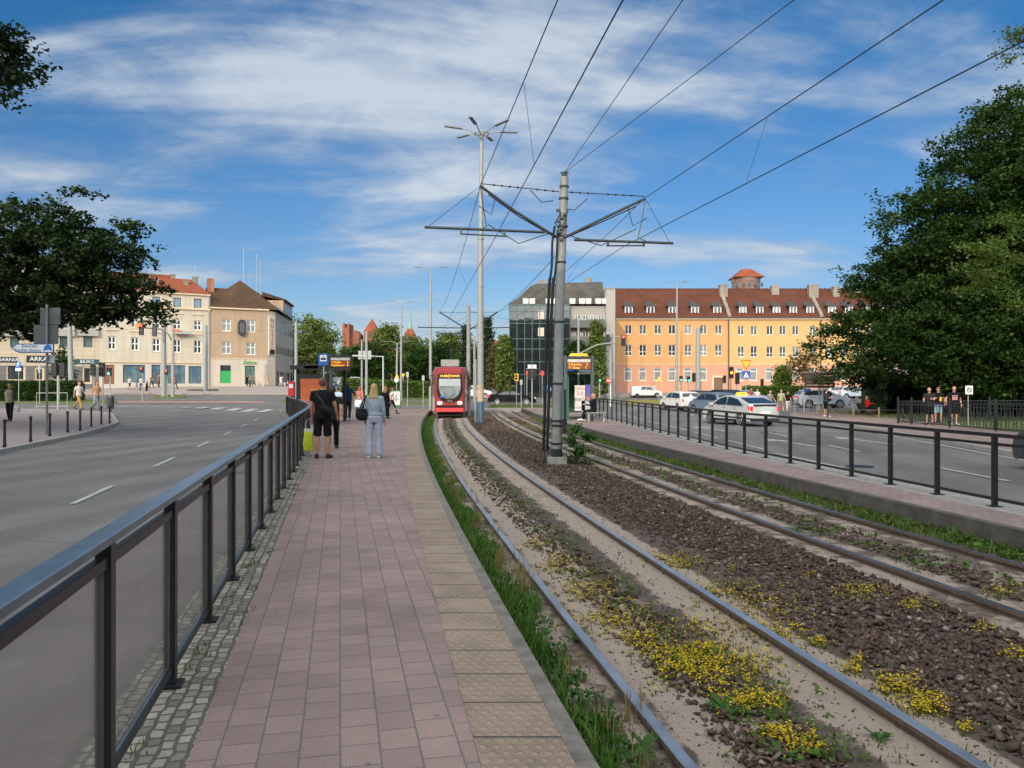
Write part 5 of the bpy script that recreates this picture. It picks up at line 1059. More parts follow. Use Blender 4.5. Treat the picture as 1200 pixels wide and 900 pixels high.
b.tube([(-.17, .02, 4.6), (-.12, 0, 5.0), (-.11, -.05, 5.6), (-.05, -.1, 6.0)], .03, 6); b.tube([(-.06, .02, 4.6), (.0, -.06, 5.2), (.02, -.12, 5.9)], .025, 6)
b.build('cable_duct', M_BLACK, rt)
for z, r_ in ((.55, .15), (1.0, .145), (1.12, .145), (2.05, .14), (3.6, .135), (5.1, .125), (5.75, .13), (6.0, .135), (6.7, .125), (7.0, .12)):
    xx = lerp(z, [(.38, 0), (1.5, .02), (4.2, .08), (7.25, .2)]); b = MB(); b.cyl(xx, 0, z - .025, z + .025, r_, n=14); b.bx(xx - .36, xx, -.035, .035, z - .012, z + .012) if z in (1.12, 2.05, 3.6) else None; b.build('clamp', M_DKMET, rt)
b = MB()
for k in range(9): xx = .12 + .1*math.sin(k*2.1); b.cb(xx, -.12 - .02*(k % 3), 5.75 + .09*k - .1, .1, .08, .06)
b.tube([(.1, -.16, 6.3), (-.05, -.2, 6.05), (.12, -.2, 5.8), (.2, -.16, 6.1), (.28, -.1, 6.4)], .018, 6); b.tube([(.2, -.15, .9), (.2, -.15, 1.9)], .03, 6); b.cb(.2, -.13, 1.0, .1, .09, .35); b.cyl(.2, 0, 7.2, 7.34, .07, n=8); b.tube([(.1, 0, 7.36), (.3, 0, 7.36)], .025, 6)
b.build('connector', M_DKMET, rt)
SL, SR = -1.92, 2.30     # strut tips across the track
def arm(side, tip, tipz, hz, h0, h1, far):
    o_ = MB(); s0 = .08*side
    o_.tube([A(.1 + s0, 5.72), A(tip*.55, (5.72 + tipz)/2 + .02), A(tip, tipz)], .035, 7); o_.tube([A(.1 + s0, 5.70), A(tip*.5, (5.7 + tipz)/2 - .10), A(tip*.9, tipz - .2)], .016, 5); ao = o_.build('bracket_arm', M_DKMET, rt)
    q = MB(); q.tube([A(h0, hz + .0), A(h1, hz - .02 + .06*(far < 0))], .034, 7); q.tube([A(h0*.3 + h1*.7, hz - .1), A(h0*.68 + h1*.32, hz - .13)], .018, 6)
    for t_ in (.3, .66): q.cb(*A(h0*t_ + h1*(1 - t_), hz - .06), .05, .05, .13)
    q.build('registration_arm', M_DKMET, ao)
    q = MB(); q.tube([A(.15 + s0, 6.88), A(tip, tipz + .06)], .012, 5)
    for i in range(7): p = Vector(A(.15 + s0, 6.88)).lerp(Vector(A(tip, tipz + .06)), .08 + .1*i + (.15 if i > 2 else 0)); q.sph(tuple(p), .032, .032, .03, 6, 4)
    q.build('insulator', M_DKMET, ao)
    q = MB(); q.tube([A(tip, tipz), A(tip*.97, tipz - .5), A(tip*.92 , tipz - 1.0), A(tip*1.03, tipz - 1.1)], .013, 5); q.tube([A(tip*.8, tipz - .2), A(tip*.86, tipz - .7), A(tip*1.02, tipz - .5)], .013, 5); q.tube([A(tip*.35, tipz - .05), A(tip*.2, tipz - .35), A(s0, tipz - .3)], .012, 5); q.tube([A(tip*.9, 6), A(tip*.5, 5.55), A(s0*1.5, 5.85)], .012, 5)
    q.build('jumper_cable', M_DKMET, ao)
arm(-1, SL, 6.95, 5.85, -.30, -3.3, -1); arm(1, SR, 6.78, 5.68, .45, 3.05, 1)
# further masts
def mast2(px, D, ztop, label, name='catenary_mast', arms=True, lean=0, r=.15, mat=None):
    x = XP(px, D); z = g(x, D); m = root(name, label, 'mast', (x, D, z)); b = MB(); b.tube([(0, 0, -.1), (lean*.5, 0, (ztop - z)*.5), (lean, 0, ztop - z)], [r, r*.9, r*.78], 12); b.build('pole', mat or M_MAST, m, smooth=40)
    if arms:
        b = MB()
        for s in (-1, 1):
            b.tube([(0, 0, 5.6), (s*1.9, 0, 6.8)], .04, 5); b.tube([(0, 0, 5.75), (s*3.3, .05, 5.8)], .035, 5); b.tube([(0, 0, 6.75), (s*1.9, 0, 6.8)], .012, 4)
        b.build('bracket_arm', M_DKMET, m)
    return m
mast2(549, 50, 7.25, 'second tram mast with bracket arms beyond the red tram')
mast2(556, 86, 7.6, 'third tram mast seen small behind the second one', arms=True)
for px, D, zt, lab, ln_, r in ((192, 90, ZP(372, 90), 'thick white catenary pole in front of the cream house', 0, .3), (241, 98, ZP(381, 98), 'pale blue grey catenary pole beside the hostel downpipe', 0, .28), (84, 84, ZP(376, 84), 'leaning pale blue grey pole beside the stone block doorway', -.25, .3), (818, 96, ZP(384, 96), 'thick pale catenary pole in front of the ochre building door', 0, .34), (716, 72, ZP(391, 72), 'grey signal pole standing at the end of the white balcony block', 0, .22),
                              (347, 62, ZP(377, 62), 'white pole behind the left tram shelter', 0, .16), (424, 85, ZP(398, 85), 'slim white pole nearest the left shelter display', 0, .12), (429.5, 82, ZP(388, 82), 'taller white pole in front of the tall hedge', 0, .16), (678, 66, ZP(374, 66), 'grey pole rising behind the right tram shelter', 0, .12)):
    o = mast2(px, D, zt, lab, 'catenary_pole' if r > .2 else 'steel_pole', False, ln_, r, M_POLE)
    if px == 347: b = MB(); b.tube([(-1.2, 0, zt - g(XP(px, D), D)), (.9, 0, zt - g(XP(px, D), D))], .07, 6); b.build('cross_bar', M_DKMET, o)
    if px == 678: b = MB(); zz_ = zt - g(XP(px, D), D); b.bx(-.1, .7, -.1, .1, zz_ - .1, zz_ + .05); b.build('lamp_head', M_POLE, o); b = MB(); b.tube([(0, 0, zz_ - 3.0), (1.6, 0, zz_ - 2.2), (3.2, 0, zz_ - 2.0)], .06, 6); b.build('side_arm', M_POLE, o)
# overhead wires
def wire(name, label, pts, r=.014, sag=0, group='overhead tram wires', n=10):
    out = []
    for p, q in zip(pts, pts[1:]):
        p, q = Vector(p), Vector(q)
        for i in range(n): t_ = i/n; v = p.lerp(q, t_); v.z -= sag*4*t_*(1 - t_); out.append(v)
    out.append(Vector(pts[-1])); b = MB(); b.tube(out, r*.72, 5); o = b.build(name, M_DKMET); tag(o, label, 'wire', group); return o
def world(s, z): p = A(s, z); return (MX + p[0], MY + p[1], p[2])
def ctr(d, y): return off(y, d)
c1_, c2_ = G1/2, G2A + G1/2
wire('messenger_wire', 'upper wire over the near track, from above the viewer to the left strut tip', [(ctr(c1_, -16) - .1, -16, 6.95), (ctr(c1_, 9.9) + .0, 9.9, 6.95), world(SL, 6.97)], .013, .0)
wire('messenger_wire', 'upper wire over the near track running away from the left strut tip', [world(SL, 6.97), (XP(549, 50) - 1.9, 50, 6.85)], .013, .55)
wire('contact_wire', 'lower wire over the near track, reaching the left registration arm', [(ctr(c1_, -16), -16, 5.6), (ctr(c1_, 7.2), 7.2, 5.6), world(-1.6, 5.6)], .012)
wire('contact_wire', 'lower wire over the near track running away to the second mast', [world(-1.6, 5.6), (XP(549, 50) - 1.7, 50, 5.6), (XP(552, 86) - 1.9, 86, 5.7)], .012)
pR = Vector(world(SR, 6.8)); k0 = .15
wire('messenger_wire', 'upper wire over the far track reaching the right strut tip from above', [(XP(1104, 9.3)*1.0 + 2.2, -4, 6.7), (XP(1104, 9.35), 9.35, 6.69), tuple(pR)], .014)
wire('messenger_wire', 'upper wire over the far track running away from the right strut tip', [tuple(pR), (XP(549, 50) + 1.9, 50, 6.85)], .013, .55)
pC = Vector(world(1.75, 5.55))
wire('contact_wire', 'lower wire over the far track, leaving the photo at the upper right', [(XP(1195, 8.05) + 2.0, -4, 5.6), (XP(1190, 8.05), 8.05, 5.57), tuple(pC)], .013)
wire('contact_wire', 'lower wire over the far track running away past the office roof', [tuple(pC), (XP(549, 50) + 1.7, 50, 5.6), (XP(552, 86) + 1.9, 86, 5.7)], .012)
top_ = (MX + .2, MY, 7.36)
wire('feeder_wire', 'left one of the two feeder wires fixed to the mast top', [(XP(800, 10.5) + 1.2, 1.5, 7.5), (XP(800, 10.55), 10.55, 7.3), top_], .010, .0, 'feeder wires at the mast top')
wire('feeder_wire', 'right one of the two feeder wires fixed to the mast top', [(XP(930, 10.5) + 2.6, 1.5, 7.5), (XP(930, 10.55), 10.55, 7.3), top_], .010, .0, 'feeder wires at the mast top')
wire('anchor_wire', 'insulated stay descending leftwards from the mast to the second mast', [(MX + .06, MY, 5.35), (XP(549, 50), 50, 6.0)], .012, .5)
wire('stay_wire', 'thin stay from the left strut tip down to the end of the registration arm', [world(SL, 6.95), world(-3.2, 5.92)], .009)
wire('stay_wire', 'thin stay from the right strut tip down to the end of the registration arm', [world(SR, 6.8), world(2.95, 5.7)], .009)
pL_ = Vector(world(SL, 6.97)); pK_ = Vector(world(-1.6, 5.6))
for i, (d_, y) in enumerate(((c1_, 12.5), (c1_, 28), (c2_, 13.5), (c2_, 27))):
    zt = 6.93 if y < 19 else 6.3; x = lerp(y, [(9.9, ctr(c1_, 9.9)), (pL_.y, pL_.x), (50, XP(549, 50) - 1.9)]) if d_ == c1_ else lerp(y, [(9.35, XP(1104, 9.35)), (pR.y, pR.x), (50, XP(549, 50) + 1.9)]); zt = zt if d_ == c1_ else (6.72 if y < 19 else 6.35)
    xb = lerp(y, [(7.2, ctr(c1_, 7.2)), (pK_.y, pK_.x), (50, XP(549, 50) - 1.7)]) if d_ == c1_ else lerp(y, [(8.05, XP(1190, 8.05)), (pC.y, pC.x), (50, XP(549, 50) + 1.7)])
    wire('dropper_wire', ['short dropper between the near track wires above the platform', 'short dropper between the near track wires beyond the mast', 'short dropper between the far track wires at the upper right', 'short dropper between the far track wires in front of the office'][i], [(x, y, zt), (xb, y, 5.6)], .006, n=2)
for (a_, c_, lb, sg_) in (((XP(-60, 95), 95, 8.8), (XP(192, 90), 90, 8.8), 'span wire left of the white catenary pole', .3), ((XP(192, 90), 90, 8.6), (XP(347, 62), 62, 6.7), 'span wire from the white catenary pole past the hostel front', .4), ((XP(192, 90), 90, 7.0), (XP(241, 98), 98, 7.1), 'short span wire across the cream house', .2), ((XP(716, 72), 72, 6.0), (XP(818, 96), 96, 6.2), 'span wire across the ochre facade', .35), ((XP(818, 96), 96, 6.5), (XP(1100, 90), 90, 7.2), 'span wire across the yellow facade towards the linden', .4), ((XP(549, 50), 50, 6.9), (XP(716, 72), 72, 7.2), 'span wire in front of the glass office', .4), ((XP(505, 60), 60, 6.5), (XP(549, 50), 50, 6.6), 'span wire above the tram roof', .2), ((XP(450, 85), 85, 7.2), (XP(549, 50), 50, 6.2), 'span wire above the far hedge trees', .4)):
    wire('span_wire', lb, [a_, c_], .012, sg_, 'cross span wires over the junction', n=8)

# street lamps
def lamp(px, D, ztop, label, heads, name='street_lamp', hl=1.3, r=.1, mat=None, base=None):
    x = XP(px, D); z = g(x, D); o = root(name, label, 'lamp', (x, D, z)); h = ztop - z; b = MB(); b.tube([(0, 0, -.1), (.0, 0, h*.5), (r*.4, 0, h)], [r*1.25, r, r*.6], 12); b.build('pole', mat or M_POLE, o, smooth=40)
    for a in heads:
        d = Vector((math.cos(a), math.sin(a), 0)); p = Vector((r*.4, 0, h - .05)); b = MB(); b.tube([p + d*.1, p + d*hl*.55 + Vector((0, 0, hl*.16)), p + d*hl*.75 + Vector((0, 0, hl*.17))], .03, 6); ar = b.build('arm', M_POLE, o)
        b = MB(); sd = Vector((-d.y, d.x, 0)); c0_ = p + d*hl*.7 + Vector((0, 0, hl*.15)); c1__ = p + d*hl*1.35 + Vector((0, 0, hl*.19)); b.loft([[tuple(q + sd*w_ + Vector((0, 0, v))) for w_, v in ((-.09, 0), (.09, 0), (.09, .05), (-.09, .05))] for q in (c0_, c1__)]); b.build('lamp_head', M('lamp_head_grey', (.16, .165, .17), .5), ar)
    if name == 'lamp_mast': b = MB(); b.tube([(r*.4 + .38*math.cos(q), .38*math.sin(q), h + .02) for q in (2*math.pi*k/16 for k in range(17))], .03, 6, caps=False); b.cyl(r*.4, 0, h - .25, h + .1, .12, n=10); b.build('ring', M_POLE, o)
    return o
lm = lamp(563, 41, ZP(157, 41), 'very tall grey lamp mast with six lamp heads beside the red tram', [2*math.pi*(k + .25)/6 for k in range(6)], 'lamp_mast', 1.48, .15)
b = MB(); b.cyl(0, 0, -.05, 1.15, .185, n=14); b.build('painted_base', M('deep_blue_paint', (.02, .09, .2), .5, var=.3), lm); b = MB(); b.cyl(0, 0, 1.15, 2.05, .183, n=14); b.build('poster', M('paper_beige', (.42, .31, .2), .8, var=.4, scale=4), lm)
b = MB()
for zz_ in (4.2, 7.3, 9.8): b.cyl(.02, 0, zz_, zz_ + .06, .17, n=12)
b.tube([(-.26, -.05, 0), (-.26, -.05, 3.4)], .06, 8); b.build('side_pipe', M_POLE, lm)
for px, D, py, lb in ((504.5, 62, 315, 'tall two armed street lamp behind the tram roof, left'), (470, 88, 355, 'two armed street lamp in front of the church towers'), (793, 100, 332, 'tall two armed street lamp in front of the ochre building'), (465, 110, 402, 'small T shaped street lamp above the hedge')):
    lamp(px, D, ZP(py, D), lb, [0.1, math.pi - .1] if px != 793 else [.1, math.pi - .1, -.6], hl=1.0 if py < 400 else 1.6, r=.11 if D < 90 else .15)

# traffic signals
def head(o, x, z, lit=None, y=0, s=1.0, back=False, two=False, mat=None):
    n = 2 if two else 3; h = .30*s*n; b = MB(); b.bx(x - .16*s, x + .16*s, y - .11, y + .11, z, z + h)
    for i in range(n):
        zc = z + h - .3*s*(i + .5); yy = y + (.11 if back else -.11); dd = .13*(1 if back else -1)
        b.loft([[(x + .12*s*math.cos(q), yy, zc + .12*s*math.sin(q)) for q in (math.pi*k/8 for k in range(-1, 10))], [(x + .12*s*math.cos(q), yy + dd, zc + .12*s*math.sin(q)) for q in (math.pi*k/8 for k in range(-1, 10))]], False, closed=False)
    so_ = b.build('signal_head', mat or M_BLACK, o)
    for i in range(n):
        zc = z + h - .3*s*(i + .5); yy = y + (.113 if back else -.113); m = MB(); m.tube([(x, yy, zc), (x, yy - (.01 if not back else -.01), zc)], .105*s, 12)
        m.build('lens', {0: M_LAMPR, 1: M_LAMPA, 2: M_LAMPG}[lit] if lit is not None and (i == lit or (two and i == 0 and lit == 0) or (two and i == 1 and lit == 2)) and not back else M('dark_lens', (.03, .03, .03), .3), so_)
def signal(px, py_top, D, label, lit=0, base=None, arm=None, s=1.0, two=False, back=False, polemat=None, zp=None):
    x = XP(px, D); z = g(x, D) if base is None else base; o = root('traffic_light', label, 'traffic light', (x, D, z)); zt = ZP(py_top, D) - z; n = 2 if two else 3
    b = MB(); b.tube([(0, .18, -.1), (0, .18, zt + .05)], .055, 8); b.build('pole', polemat or M_GALV, o); head(o, 0, zt - .3*s*n, lit, 0, s, back, two); return o
signal(857, 430, 78, 'amber lit traffic light on an orange pole before the terraced yellow building', 1, s=1.3, polemat=M('rust_pole', (.3, .11, .03), .7))
o = root('traffic_light', 'overhead red traffic light on an arm from the pole by the ochre building', 'traffic light', (XP(716, 71.5), 71.5, g(XP(716, 71.5), 71.5))); zt = ZP(393, 71.5) - o.location.z
b = MB(); b.tube([(0, 0, 0), (0, 0, 1.2)], .1, 8); b.tube([(.02, .1, 1.2), (.02, .1, zt + .3)], .05, 8); b.tube([(-.4, .1, zt - .1), (1.2, .1, zt - .1)], .04, 6); b.build('pole', M_GALV, o); head(o, 1.15, zt - 1.0, 0, 0, 1.15); head(o, -.3, zt - .95, None, 0, 1.15, True)
o = root('traffic_light', 'overhead traffic light pair on a black curved arm in front of the cream house', 'traffic light', (XP(202.5, 88), 88, g(XP(202.5, 88), 88))); zg_ = o.location.z; zt = ZP(402, 88) - zg_
b = MB(); b.tube([(0, 0, -.1), (0, 0, ZP(375, 88) - zg_)], [.2, .13], 10); b.build('pole', M('brown_grey_pole', (.3, .28, .26), .6), o); b = MB(); b.tube([(0, 0, zt), (-.5, 0, zt + 1.0), (-1.4, 0, zt + 1.6), (-3.3, 0, zt + 1.75)], .07, 7); b.build('arm', M_BLACK, o); head(o, -3.6, zt + .9, 0, 0, 1.5); head(o, -2.1, zt + .75, None, 0, 1.5, True)
b = MB(); b.tube([(-3.95, -.15, zt + 2.0), (-3.95, -.3, zt + 2.0)], .3, 12); b.build('backing_disc', M('orange_glow_disc', (.5, .2, .08), .6), o)
for px, py, D, lb, lit, s, two in ((109, 427, 66, 'dark triple traffic light left of the two walking men', None, 1.1, False), (119.5, 425, 67, 'dark traffic light with white signs before the cream house entrance', None, 1.35, False), (128, 431, 72, 'green lit pedestrian signal before the cream house entrance', 2, 1.2, True), (166, 430, 80, 'red pedestrian signal before the wide blue shopfront', 0, 1.0, True), (195, 433, 86, 'red pedestrian signal right of the white catenary pole', 0, 1.0, True), (334, 437, 100, 'dark traffic light by the hostel side wall', None, 1.4, False),
                                   (703, 441, 76, 'green lit pedestrian signal left of the no entry sign', 2, .9, True), (798, 440.5, 98, 'green lit pedestrian signal under the left part of the ochre building', 2, 1.2, True), (807, 441, 97, 'second green pedestrian signal in front of the ochre ground floor', 2, 1.2, True), (813, 437, 94, 'dark traffic light beside the thick pale pole', None, 1.2, False), (849, 440, 90, 'dark traffic light left of the amber one', None, 1.0, False), (864, 437, 80, 'dark traffic light just right of the amber one', None, 1.3, False), (893, 444, 92, 'small dark signal before the terraced yellow building', None, 1.0, False)):
    signal(px, py, D, lb, lit, s=s, two=two)
o = root('tram_signal', 'twin white topped tram signals side by side on one post', 'tram signal', (XP(623.5, 62), 62, g(XP(623.5, 62), 62))); z0 = ZP(446, 62) - o.location.z
b = MB(); b.cyl(0, 0, -.1, z0 + .2, .055, n=8); b.bx(-.45, .45, .05, .1, z0 + .95, z0 + 1.0); b.build('pole', M_GALV, o)
for sx_ in (-.19, .19): head(o, sx_, z0 + .1, None, 0, .95); b = MB(); b.bx(sx_ - .15, sx_ + .15, -.13, .12, z0 + .98, z0 + 1.28); b.build('white_plate', M_SWHITE, o)
def board(name, label, px, pyt, pyb, wpx, D, mat, post=True, poly=None, postr=.04, cat='sign', th=.03, bottom=None):
    x = XP(px, D); z = g(x, D); o = root(name, label, cat, (x, D, z)); z1, z0 = ZP(pyt, D) - z, ZP(pyb, D) - z; hw = wpx*D/1800
    if post: b = MB(); b.tube([(0, .06, -.1), (0, .06, max(z1, z0) + .02)], postr, 8); b.build('post', M_GALV, o)
    b = MB()
    if poly: b.prism([(hw*a_, z0 + (z1 - z0)*c_) for a_, c_ in poly], -th, 0)
    else: b.bx(-hw, hw, -th, 0, z0, z1)
    b.build('sign_plate', mat, o); return o, hw, z0, z1
circ = [(math.cos(2*math.pi*k/16), .5 + .5*math.sin(2*math.pi*k/16)) for k in range(16)]
o, hw, z0, z1 = board('tram_warning_sign', 'yellow sign board with black signals on a white post by the black sedan', 605.2, 438, 446.5, 4.6, 62, M_YEL); b = MB(); b.tube([(0, -.05, z0 + .42), (0, -.04, z0 + .42)], .1, 10); b.tube([(0, -.05, z0 + .2), (0, -.04, z0 + .2)], .1, 10); b.build('pictogram', M_DKMET, o)
for px, pyt, lb, D in ((610.8, 445, 'plain thin white post right of the yellow tram sign', 62), (549, 435, 'blue and white sign post behind the tram', 70), (496, 440, 'white wooden post at the end of the left platform', 62), (477.5, 436, 'white post standing in the far lawn strip', 70)):
    board('marker_post', lb, px, pyt, pyt + 6, 3 if px != 549 else 4.5, D, M_BLUE if px == 549 else M_GALV, cat='post')
o, hw, z0, z1 = board('red_lamp_sign', 'round red signal disc on a post left of the tall mast', 635.5, 434.5, 440.5, 5, 66, M_RED, poly=circ)
board('red_lamp_sign', 'small red tipped post further left behind the tram signals', 617.5, 434, 440, 2.6, 80, M_RED, poly=circ)
o, hw, z0, z1 = board('keep_right_sign', 'round blue sign with white arrow half hidden by the tall mast', 641.5, 450, 460.5, 9.5, 52, M_BLUE, poly=circ); b = MB(); zc = (z0+z1)/2; b.prism([(-.02, zc + .13), (.03, zc + .17), (.16, zc - .02), (.22, zc + .05), (.22, zc - .17), (.0, zc - .17), (.08, zc - .1)], -.04, -.031); b.build('arrow', M_SWHITE, o)
o, hw, z0, z1 = board('no_entry_sign', 'round red no entry sign on the grey signal pole', 713.5, 442.5, 449.5, 6.5, 71, M_RED, poly=circ, post=False); b = MB(); b.bx(-hw*.7, hw*.7, -.04, -.031, (z0+z1)/2 - .06, (z0+z1)/2 + .06); b.tube([(.18, .05, -.1), (.18, .05, z1)], .04, 6); b.build('white_bar', M_SWHITE, o)
tri_d = [(-1, 1), (1, 1), (0, 0)]; tri_u = [(-1, 0), (1, 0), (0, 1)]
o, hw, z0, z1 = board('give_way_sign', 'large yellow inverted triangle sign above a blue crossing sign', 874.3, 422, 433.5, 12.5, 72, M('give_way_red', (.55, .1, .03), .5), poly=tri_d); b = MB(); b.prism([(-hw*.78, z1 - .1), (hw*.78, z1 - .1), (0, z0 + .18)], -.04, -.031); b.build('sign_face', M('bright_yellow', (.78, .50, .03), .5), o)
o, hw, z0, z1 = board('crossing_sign', 'square blue pedestrian crossing sign with a white triangle below the yellow sign', 874.3, 434.8, 443.8, 9.6, 71.9, M_BLUE, post=False); b = MB(); b.prism([(-hw*.7, z0 + .12), (hw*.7, z0 + .12), (0, z1 - .1)], -.04, -.031); pl_ = b.build('white_triangle', M_SWHITE, o); b = MB(); b.prism([(-.05, z0 + .2), (.05, z0 + .2), (.02, z0 + .42), (-.03, z0 + .42)], -.05, -.041); b.build('walker', M_DKMET, o)
o, hw, z0, z1 = board('warning_sign', 'yellow upward triangle sign with dark rim before the ochre ground floor', 772.5, 440.5, 447, 6.5, 92, M_YEL, poly=tri_u)
board('warning_sign', 'orange triangle and round road works sign above the far hedge', 465, 438, 443, 5, 84, M_YEL, poly=tri_u)
o, hw, z0, z1 = board('road_works_sign', 'round yellow and white sign above the far hedge', 464.6, 443, 448, 5, 83.9, M_SWHITE, poly=circ)
board('yellow_sign', 'small yellow inverted triangle sign above the hedge, left of the tram', 472.5, 438, 443, 4, 100, M_YEL, poly=tri_d)
board('direction_sign_back', 'grey back of a wide sign on the white gantry', 427.5, 411, 421, 15, 88, M('sign_back_grey', (.3, .31, .32), .5), post=False)
x = XP(449, 84); o = root('white_gantry', 'white goal shaped gantry behind the left shelter display', 'gantry', (x, 84, g(x, 84))); zt = ZP(418, 84) - o.location.z; w_ = (449 - 413)/F*84; b = MB(); b.tube([(0, 0, -.1), (0, 0, zt), (-w_, 0, zt + .1)], .1, 8); b.build('frame', M('gantry_white', (.42, .43, .43), .5), o)
# left side signs
D = 29; x = XP(55, D); z = g(x, D) + .1; o = root('railway_station_sign', 'arrow shaped white road sign pointing left with a train symbol, on the left pavement', 'sign', (x, D, z))
b = MB(); b.tube([(0, 0, -.1), (0, 0, ZP(357, D) - z)], .045, 8); b.build('post', M('dark_grey_post', (.13, .14, .14), .5), o)
zt, zb = ZP(402.8, D) - z, ZP(413.8, D) - z; x0, x1 = (15 - 55)/F*D, (64.5 - 55)/F*D; zm = (zt+zb)/2
b = MB(); b.prism([(x0, zm + .02), (x0 + .2, zt), (x1, zt), (x1, zb), (x0 + .28, zb)], -.09, -.05); b.build('sign_plate', M('sign_navy', (.02, .06, .22), .5), o)
b = MB(); b.prism([(x0 + .07, zm + .02), (x0 + .22, zt - .035), (x1 - .035, zt - .035), (x1 - .035, zb + .035), (x0 + .28, zb + .035)], -.1, -.091); sp_ = b.build('sign_face', M('sign_offwhite', (.52, .56, .58), .5), o)
MN = M('sign_navy'); text('lettering', 'Dworzec', .155, MN, o, ((38 - 55)/F*D - .05, -.104, zm + .085), depth=.002); text('lettering', 'Gdańsk Główny', .155, MN, o, ((37 - 55)/F*D - .08, -.104, zm - .08), depth=.002)
b = MB(); xx = (57 - 55)/F*D; b.prism([(xx - .15, zm - .12), (xx - .1, zm + .07), (xx + .0, zm + .14), (xx + .14, zm + .12), (xx + .18, zm - .12), (xx + .1, zm - .06), (xx - .06, zm - .06)], -.106, -.1); b.bx(xx - .02, xx + .12, -.109, -.106, zm + .02, zm + .08); b.build('train_symbol', M_BLUE, o)
for nm, r_ in (('sign_back', (46, 69.5, 360.5, 380)), ('sign_back', (38.5, 67, 380.5, 403))):
    b = MB(); b.bx((r_[0]-55)/F*D, (r_[1]-55)/F*D, .05, .08, ZP(r_[3], D) - z, ZP(r_[2], D) - z); b.build(nm, M('sign_back_dark', (.06, .066, .07), .6), o)
b = MB(); b.bx((53-55)/F*D, (63-55)/F*D, .05, .08, ZP(425.5, D) - z, ZP(416, D) - z); b.build('small_plate', M('sign_back_grey'), o)
o, hw, z0, z1 = board('parking_sign', 'blue parking sign with white letter P by the stone block', 21.5, 424.5, 431, 6.6, 74, M_BLUE); text('lettering', 'P', .55, M_SWHITE, o, (0, -.05, (z0+z1)/2)); b = MB(); b.bx(-hw, hw, -.03, 0, z0 - .3, z0 - .04); b.build('sub_plate', M_SWHITE, o)
board('small_sign', 'thin post with a small grey sign in the dark left hedge', 46, 428, 437, 2.6, 70, M('sign_back_grey'))
o, hw, z0, z1 = board('no_parking_sign', 'small white prohibition sign under the linden, above the iron fence', 1135.4, 452, 462, 8.5, 35.5, M_SWHITE, postr=.02); b = MB(); zc = (z0+z1)/2; b.tube([(.1*math.cos(q), -.04, zc + .1*math.sin(q)) for q in (2*math.pi*k/14 for k in range(15))], .015, 4, caps=False); b.tube([(-.07, -.04, zc + .07), (.07, -.04, zc - .07)], .015, 4); b.build('pictogram', M_DKMET, o)
o = root('traffic_light', 'large dark traffic light on a grey post in front of the left hedge', 'traffic light', (XP(68.5, 50), 50, g(XP(68.5, 50), 50))); zt = ZP(440, 50) - o.location.z
b = MB(); b.cyl(0, 0, -.1, zt, .09, n=10); b.build('pole', M_GALV, o); head(o, -.25, zt - .05, None, 0, 1.0, True); head(o, .28, zt - .08, None, 0, 1.0, True)
# barrier frame, bin, bollards
D = 46; x = XP(61, D); o = tag(link('barrier_frame', None, None, (x, D, g(x, D) + .1)), 'thin grey tubular barrier frame on the left pavement', 'barrier'); hw = 18*D/900; b = MB(); b.tube([(-hw, 0, 0), (-hw, 0, 1.05), (hw, 0, 1.05), (hw, 0, 0)], .03, 6); b.tube([(-hw, 0, .25), (hw, 0, .25)], .025, 6); b.build('tube', M_GALV, o)
D = 45; x = XP(129.3, D); o = root('litter_bin', 'dark cylindrical litter bin beside the last bollard', 'bin', (x, D, g(x, D) + .13)); b = MB(); b.ell([(0, 0, .12, .19, .19), (0, 0, .8, .215, .215)], 16); b.build('body', M('bin_grey', (.045, .045, .045), .6), o); b = MB(); b.ell([(0, 0, .83, .225, .225), (0, 0, .9, .2, .2)], 16); b.build('lid', M_DKMET, o); b = MB(); b.cyl(0, 0, -.02, .12, .06, n=8); b.build('foot', M_DKMET, o)
bl = [(5.5, 484, 518), (36, 481, 512), (58.5, 478, 506), (79.3, 476, 502), (94, 474.5, 499.5), (107, 473.5, 496.5), (118.8, 471, 493), (128.5, 469.5, 491)]
proto = root('bollard', 'black bollard nearest the left edge of the photo', 'bollard', (0, 0, 0), 0, 'bollards along the left pavement'); b = MB(); b.ell([(0, 0, -.05, .055, .055), (0, 0, .1, .055, .055), (0, 0, .11, .042, .042), (0, 0, .72, .038, .038), (0, 0, .73, .05, .05), (0, 0, .77, .05, .05)], 10); b.build('shaft', M_BLACK, proto); b = MB(); b.sph((0, 0, .82), .055, n=10, m=6); b.build('finial', M_BLACK, proto)
nums = ['second', 'third', 'fourth', 'fifth', 'sixth', 'seventh']
for i, (px, pt, pb_) in enumerate(bl):
    D = .88*F/(pb_ - pt); o = proto if i == 0 else copy_tree(proto); x = XP(px, D); o.location = (x, D, g(x, D) + .13)
    if i: o['label'] = 'black bollard just in front of the litter bin, last of the row' if i == 7 else '%s black bollard of the row counted from the left edge' % nums[i - 1]

